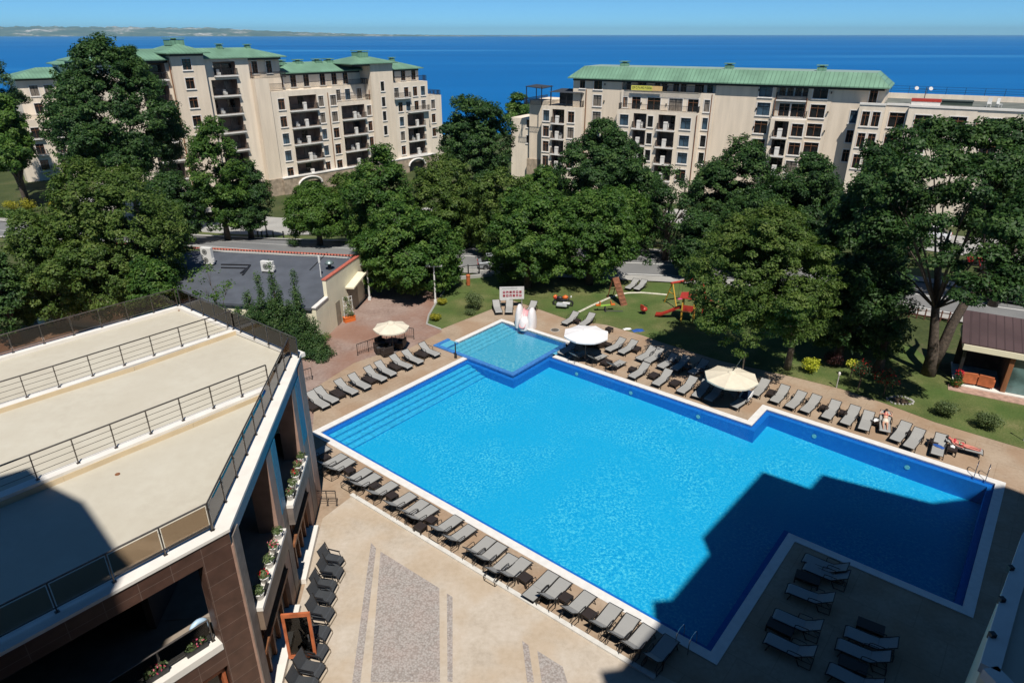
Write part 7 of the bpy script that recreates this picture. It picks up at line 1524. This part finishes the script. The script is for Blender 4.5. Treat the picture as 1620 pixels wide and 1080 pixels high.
# flowers on the wing
names = ['nearest the mosaic corner', 'next to the first gap', 'in the middle', 'before the last gap', 'at the far end']
for i, s in enumerate((6.8, 7.5, 8.2, 8.9, 9.6)): flower_pot(side(s, .13, 4.5), 'white flower pot on the farther wing ledge, ' + ['nearest the middle pillar', 'second from the middle pillar', 'third from the middle pillar', 'fourth from the middle pillar', 'beside the far pillar'][i], (PETAL_PINK, None, PETAL_RED)[i % 3], 'flower pots on the farther wing ledge', 1.1)
for i, s in enumerate((1.1, 1.9, 2.7, 3.5, 4.3)): flower_pot(side(s, .13, 4.5), 'white flower pot on the nearer wing ledge, ' + ['nearest the brown corner', 'second from the brown corner', 'third from the brown corner', 'fourth from the brown corner', 'beside the middle pillar'][i], (None, PETAL_RED, None, PETAL_PINK, None)[i], 'flower pots on the nearer wing ledge', 1.1)
for i, s in enumerate((1.5, 3.1, 7.1, 8.5)):
    q = side(s, .24, 4.5); t = thing('planter_tray', ['black tray on the nearer wing ledge by the brown corner', 'black tray on the nearer wing ledge by the middle pillar', 'black tray on the farther wing ledge by the middle pillar', 'black tray on the farther wing ledge by the far pillar'][i], 'tray', q, 1.67, 'black trays on the wing ledges'); m = MB(); m.box(-.28, .28, -.07, .07, 0, .06); m.build('tray', BLACKMETAL, t)
box_planter(front(1.7, -.32, 4.42), -2.3, 'planter box of pale flowers at the sunlit end of the brown loggia', 'planters in the loggia'); box_planter(front(3.0, -.32, 4.42), -2.3, 'planter box of pink flowers at the shade line of the brown loggia', 'planters in the loggia')
q = front(1.25, -1.0, 4.28); t = thing('inflatable_ring', 'pale blue inflatable stood against the loggia side wall', 'inflatable', q, .9); m = MB(); R0 = .24; m.add([((R0 + .10 * cos(b_)) * cos(a), .10 * sin(b_), .34 + (R0 + .10 * cos(b_)) * sin(a)) for a in np.linspace(0, 2 * pi, 20, False) for b_ in np.linspace(0, 2 * pi, 10, False)], [(i * 10 + j, i * 10 + (j + 1) % 10, ((i + 1) % 20) * 10 + (j + 1) % 10, ((i + 1) % 20) * 10 + j) for i in range(20) for j in range(10)]); m.build('ring', M('inflatable_blue', (.45, .62, .80), .35, .15, 3), t, smooth=True)
# distant hotel mass that shades the near corner: its roof outline follows from the shadow it throws
HT = 34.0
def roofpt(u, v, z, ht=HT):
    q = gp(u, v, 0) if z <= 0 else gp(u, v, z); k = (ht - z) / math.tan(SUN_EL); return (q.x - k * cos(SUN_AZ), q.y - k * sin(SUN_AZ))
def pooledge(u, v, zf=-1.05): q = ray(u, v); tt = (zf - H) / q[2]; k = (HT - zf) / math.tan(SUN_EL); return (q[0] * tt - k * cos(SUN_AZ), q[1] * tt - k * sin(SUN_AZ))
L_edge = [roofpt(955, 1078, 0), roofpt(948, 1061, 0), roofpt(981, 1056, 0), roofpt(1040, 985, 0), pooledge(1035, 975), pooledge(1033, 950), pooledge(1062, 947), pooledge(1122, 875), pooledge(1111, 849), pooledge(1207, 745), pooledge(1283, 770), pooledge(1303, 748), pooledge(1480, 791)]
R_end = [roofpt(1588, 768, 0), roofpt(1625, 782, 0)]
edge = L_edge + R_end
far_pt = (edge[-1][0] + 26, edge[-1][1] - 20)
poly = [(edge[0][0] - .6, edge[0][1] - 1.8)] + edge + [far_pt, (far_pt[0] - 8, far_pt[1] - 30), (10, -40), (4, -6)]
HOTELW = mat_tiles('hotel_wall', (.12, .075, .055), (.14, .085, .062), (.19, .14, .11), 1.0, 1.2, .6)
ht = thing('hotel_shade_block', 'tall brown hotel block on the right that shades the near pool corner', 'building', (0, 0, 0)); m = MB(); m.prism(poly, 0, HT); m.build('wall', HOTELW, ht)
LC = roofpt(203, 889, ZT)
lt = [(LC[0], -7.5), LC, roofpt(175, 860, ZT), roofpt(140, 808, ZT), roofpt(125, 787, ZT), roofpt(75, 762, ZT), roofpt(40, 735, ZT), roofpt(-60, 762, ZT), (-30, -4), (-24, -24), (-7, -20)]
h2 = thing('hotel_shade_block', 'tall brown hotel block on the left that shades the near roof terrace', 'building', (0, 0, 0)); m = MB(); m.prism(lt, 0, HT); m.build('wall', HOTELW, h2)
sky_block = thing('hotel_shade_block', 'unseen brown hotel block added behind the viewer to block sky light', 'building', (0, 0, 0)); m = MB(); m.prism([(LC[0] + .02, -7), (3.4, -7), (3.9, -16), (-6.9, -16)], 0, HT); m.build('wall', HOTELW, sky_block)  # unseen infill, added to cut the sky light reaching the shaded deck
# roof terrace of the right-hand wing whose white ledge shows at the picture edge
rl = [gp(1648, 800, ZT), gp(1620, 847, ZT), gp(1590, 934, ZT), gp(1555, 1050, ZT), gp(1586, 1082, ZT)]
rt = thing('terrace_wing', 'right-hand hotel wing with a white-edged roof terrace at the picture edge', 'building', (0, 0, 0)); base = [(p.x, p.y) for p in rl] + [(13.5, 8.5), (26, 8), (30, 19)]
m = MB(); m.prism(base, 0, ZT - .3); m.build('wall', CREAM, rt); m = MB(); m.prism([(p[0] + (.2 if i < 5 else 0), p[1]) for i, p in enumerate(base)], ZT - .29, ZT - .16); m.build('terrace_floor', TERRACE, rt); m = MB()
for i in range(len(rl) - 1): m.beam(Vector((rl[i].x, rl[i].y, ZT - .14)) + Vector((.12, -.1, 0)), Vector((rl[i + 1].x, rl[i + 1].y, ZT - .14)) + Vector((.12, -.1, 0)), .42, .3)
m.build('ledge', LEDGE, rt)
for (u, v) in [(1598, 900), (1584, 950), (1569, 1006)]: q = gp(u, v, ZT); m = MB(); m.box(q.x - .07, q.x + .07, q.y - .07, q.y + .07, ZT - .1, ZT + .12); m.build('bracket', BLACKMETAL, rt)
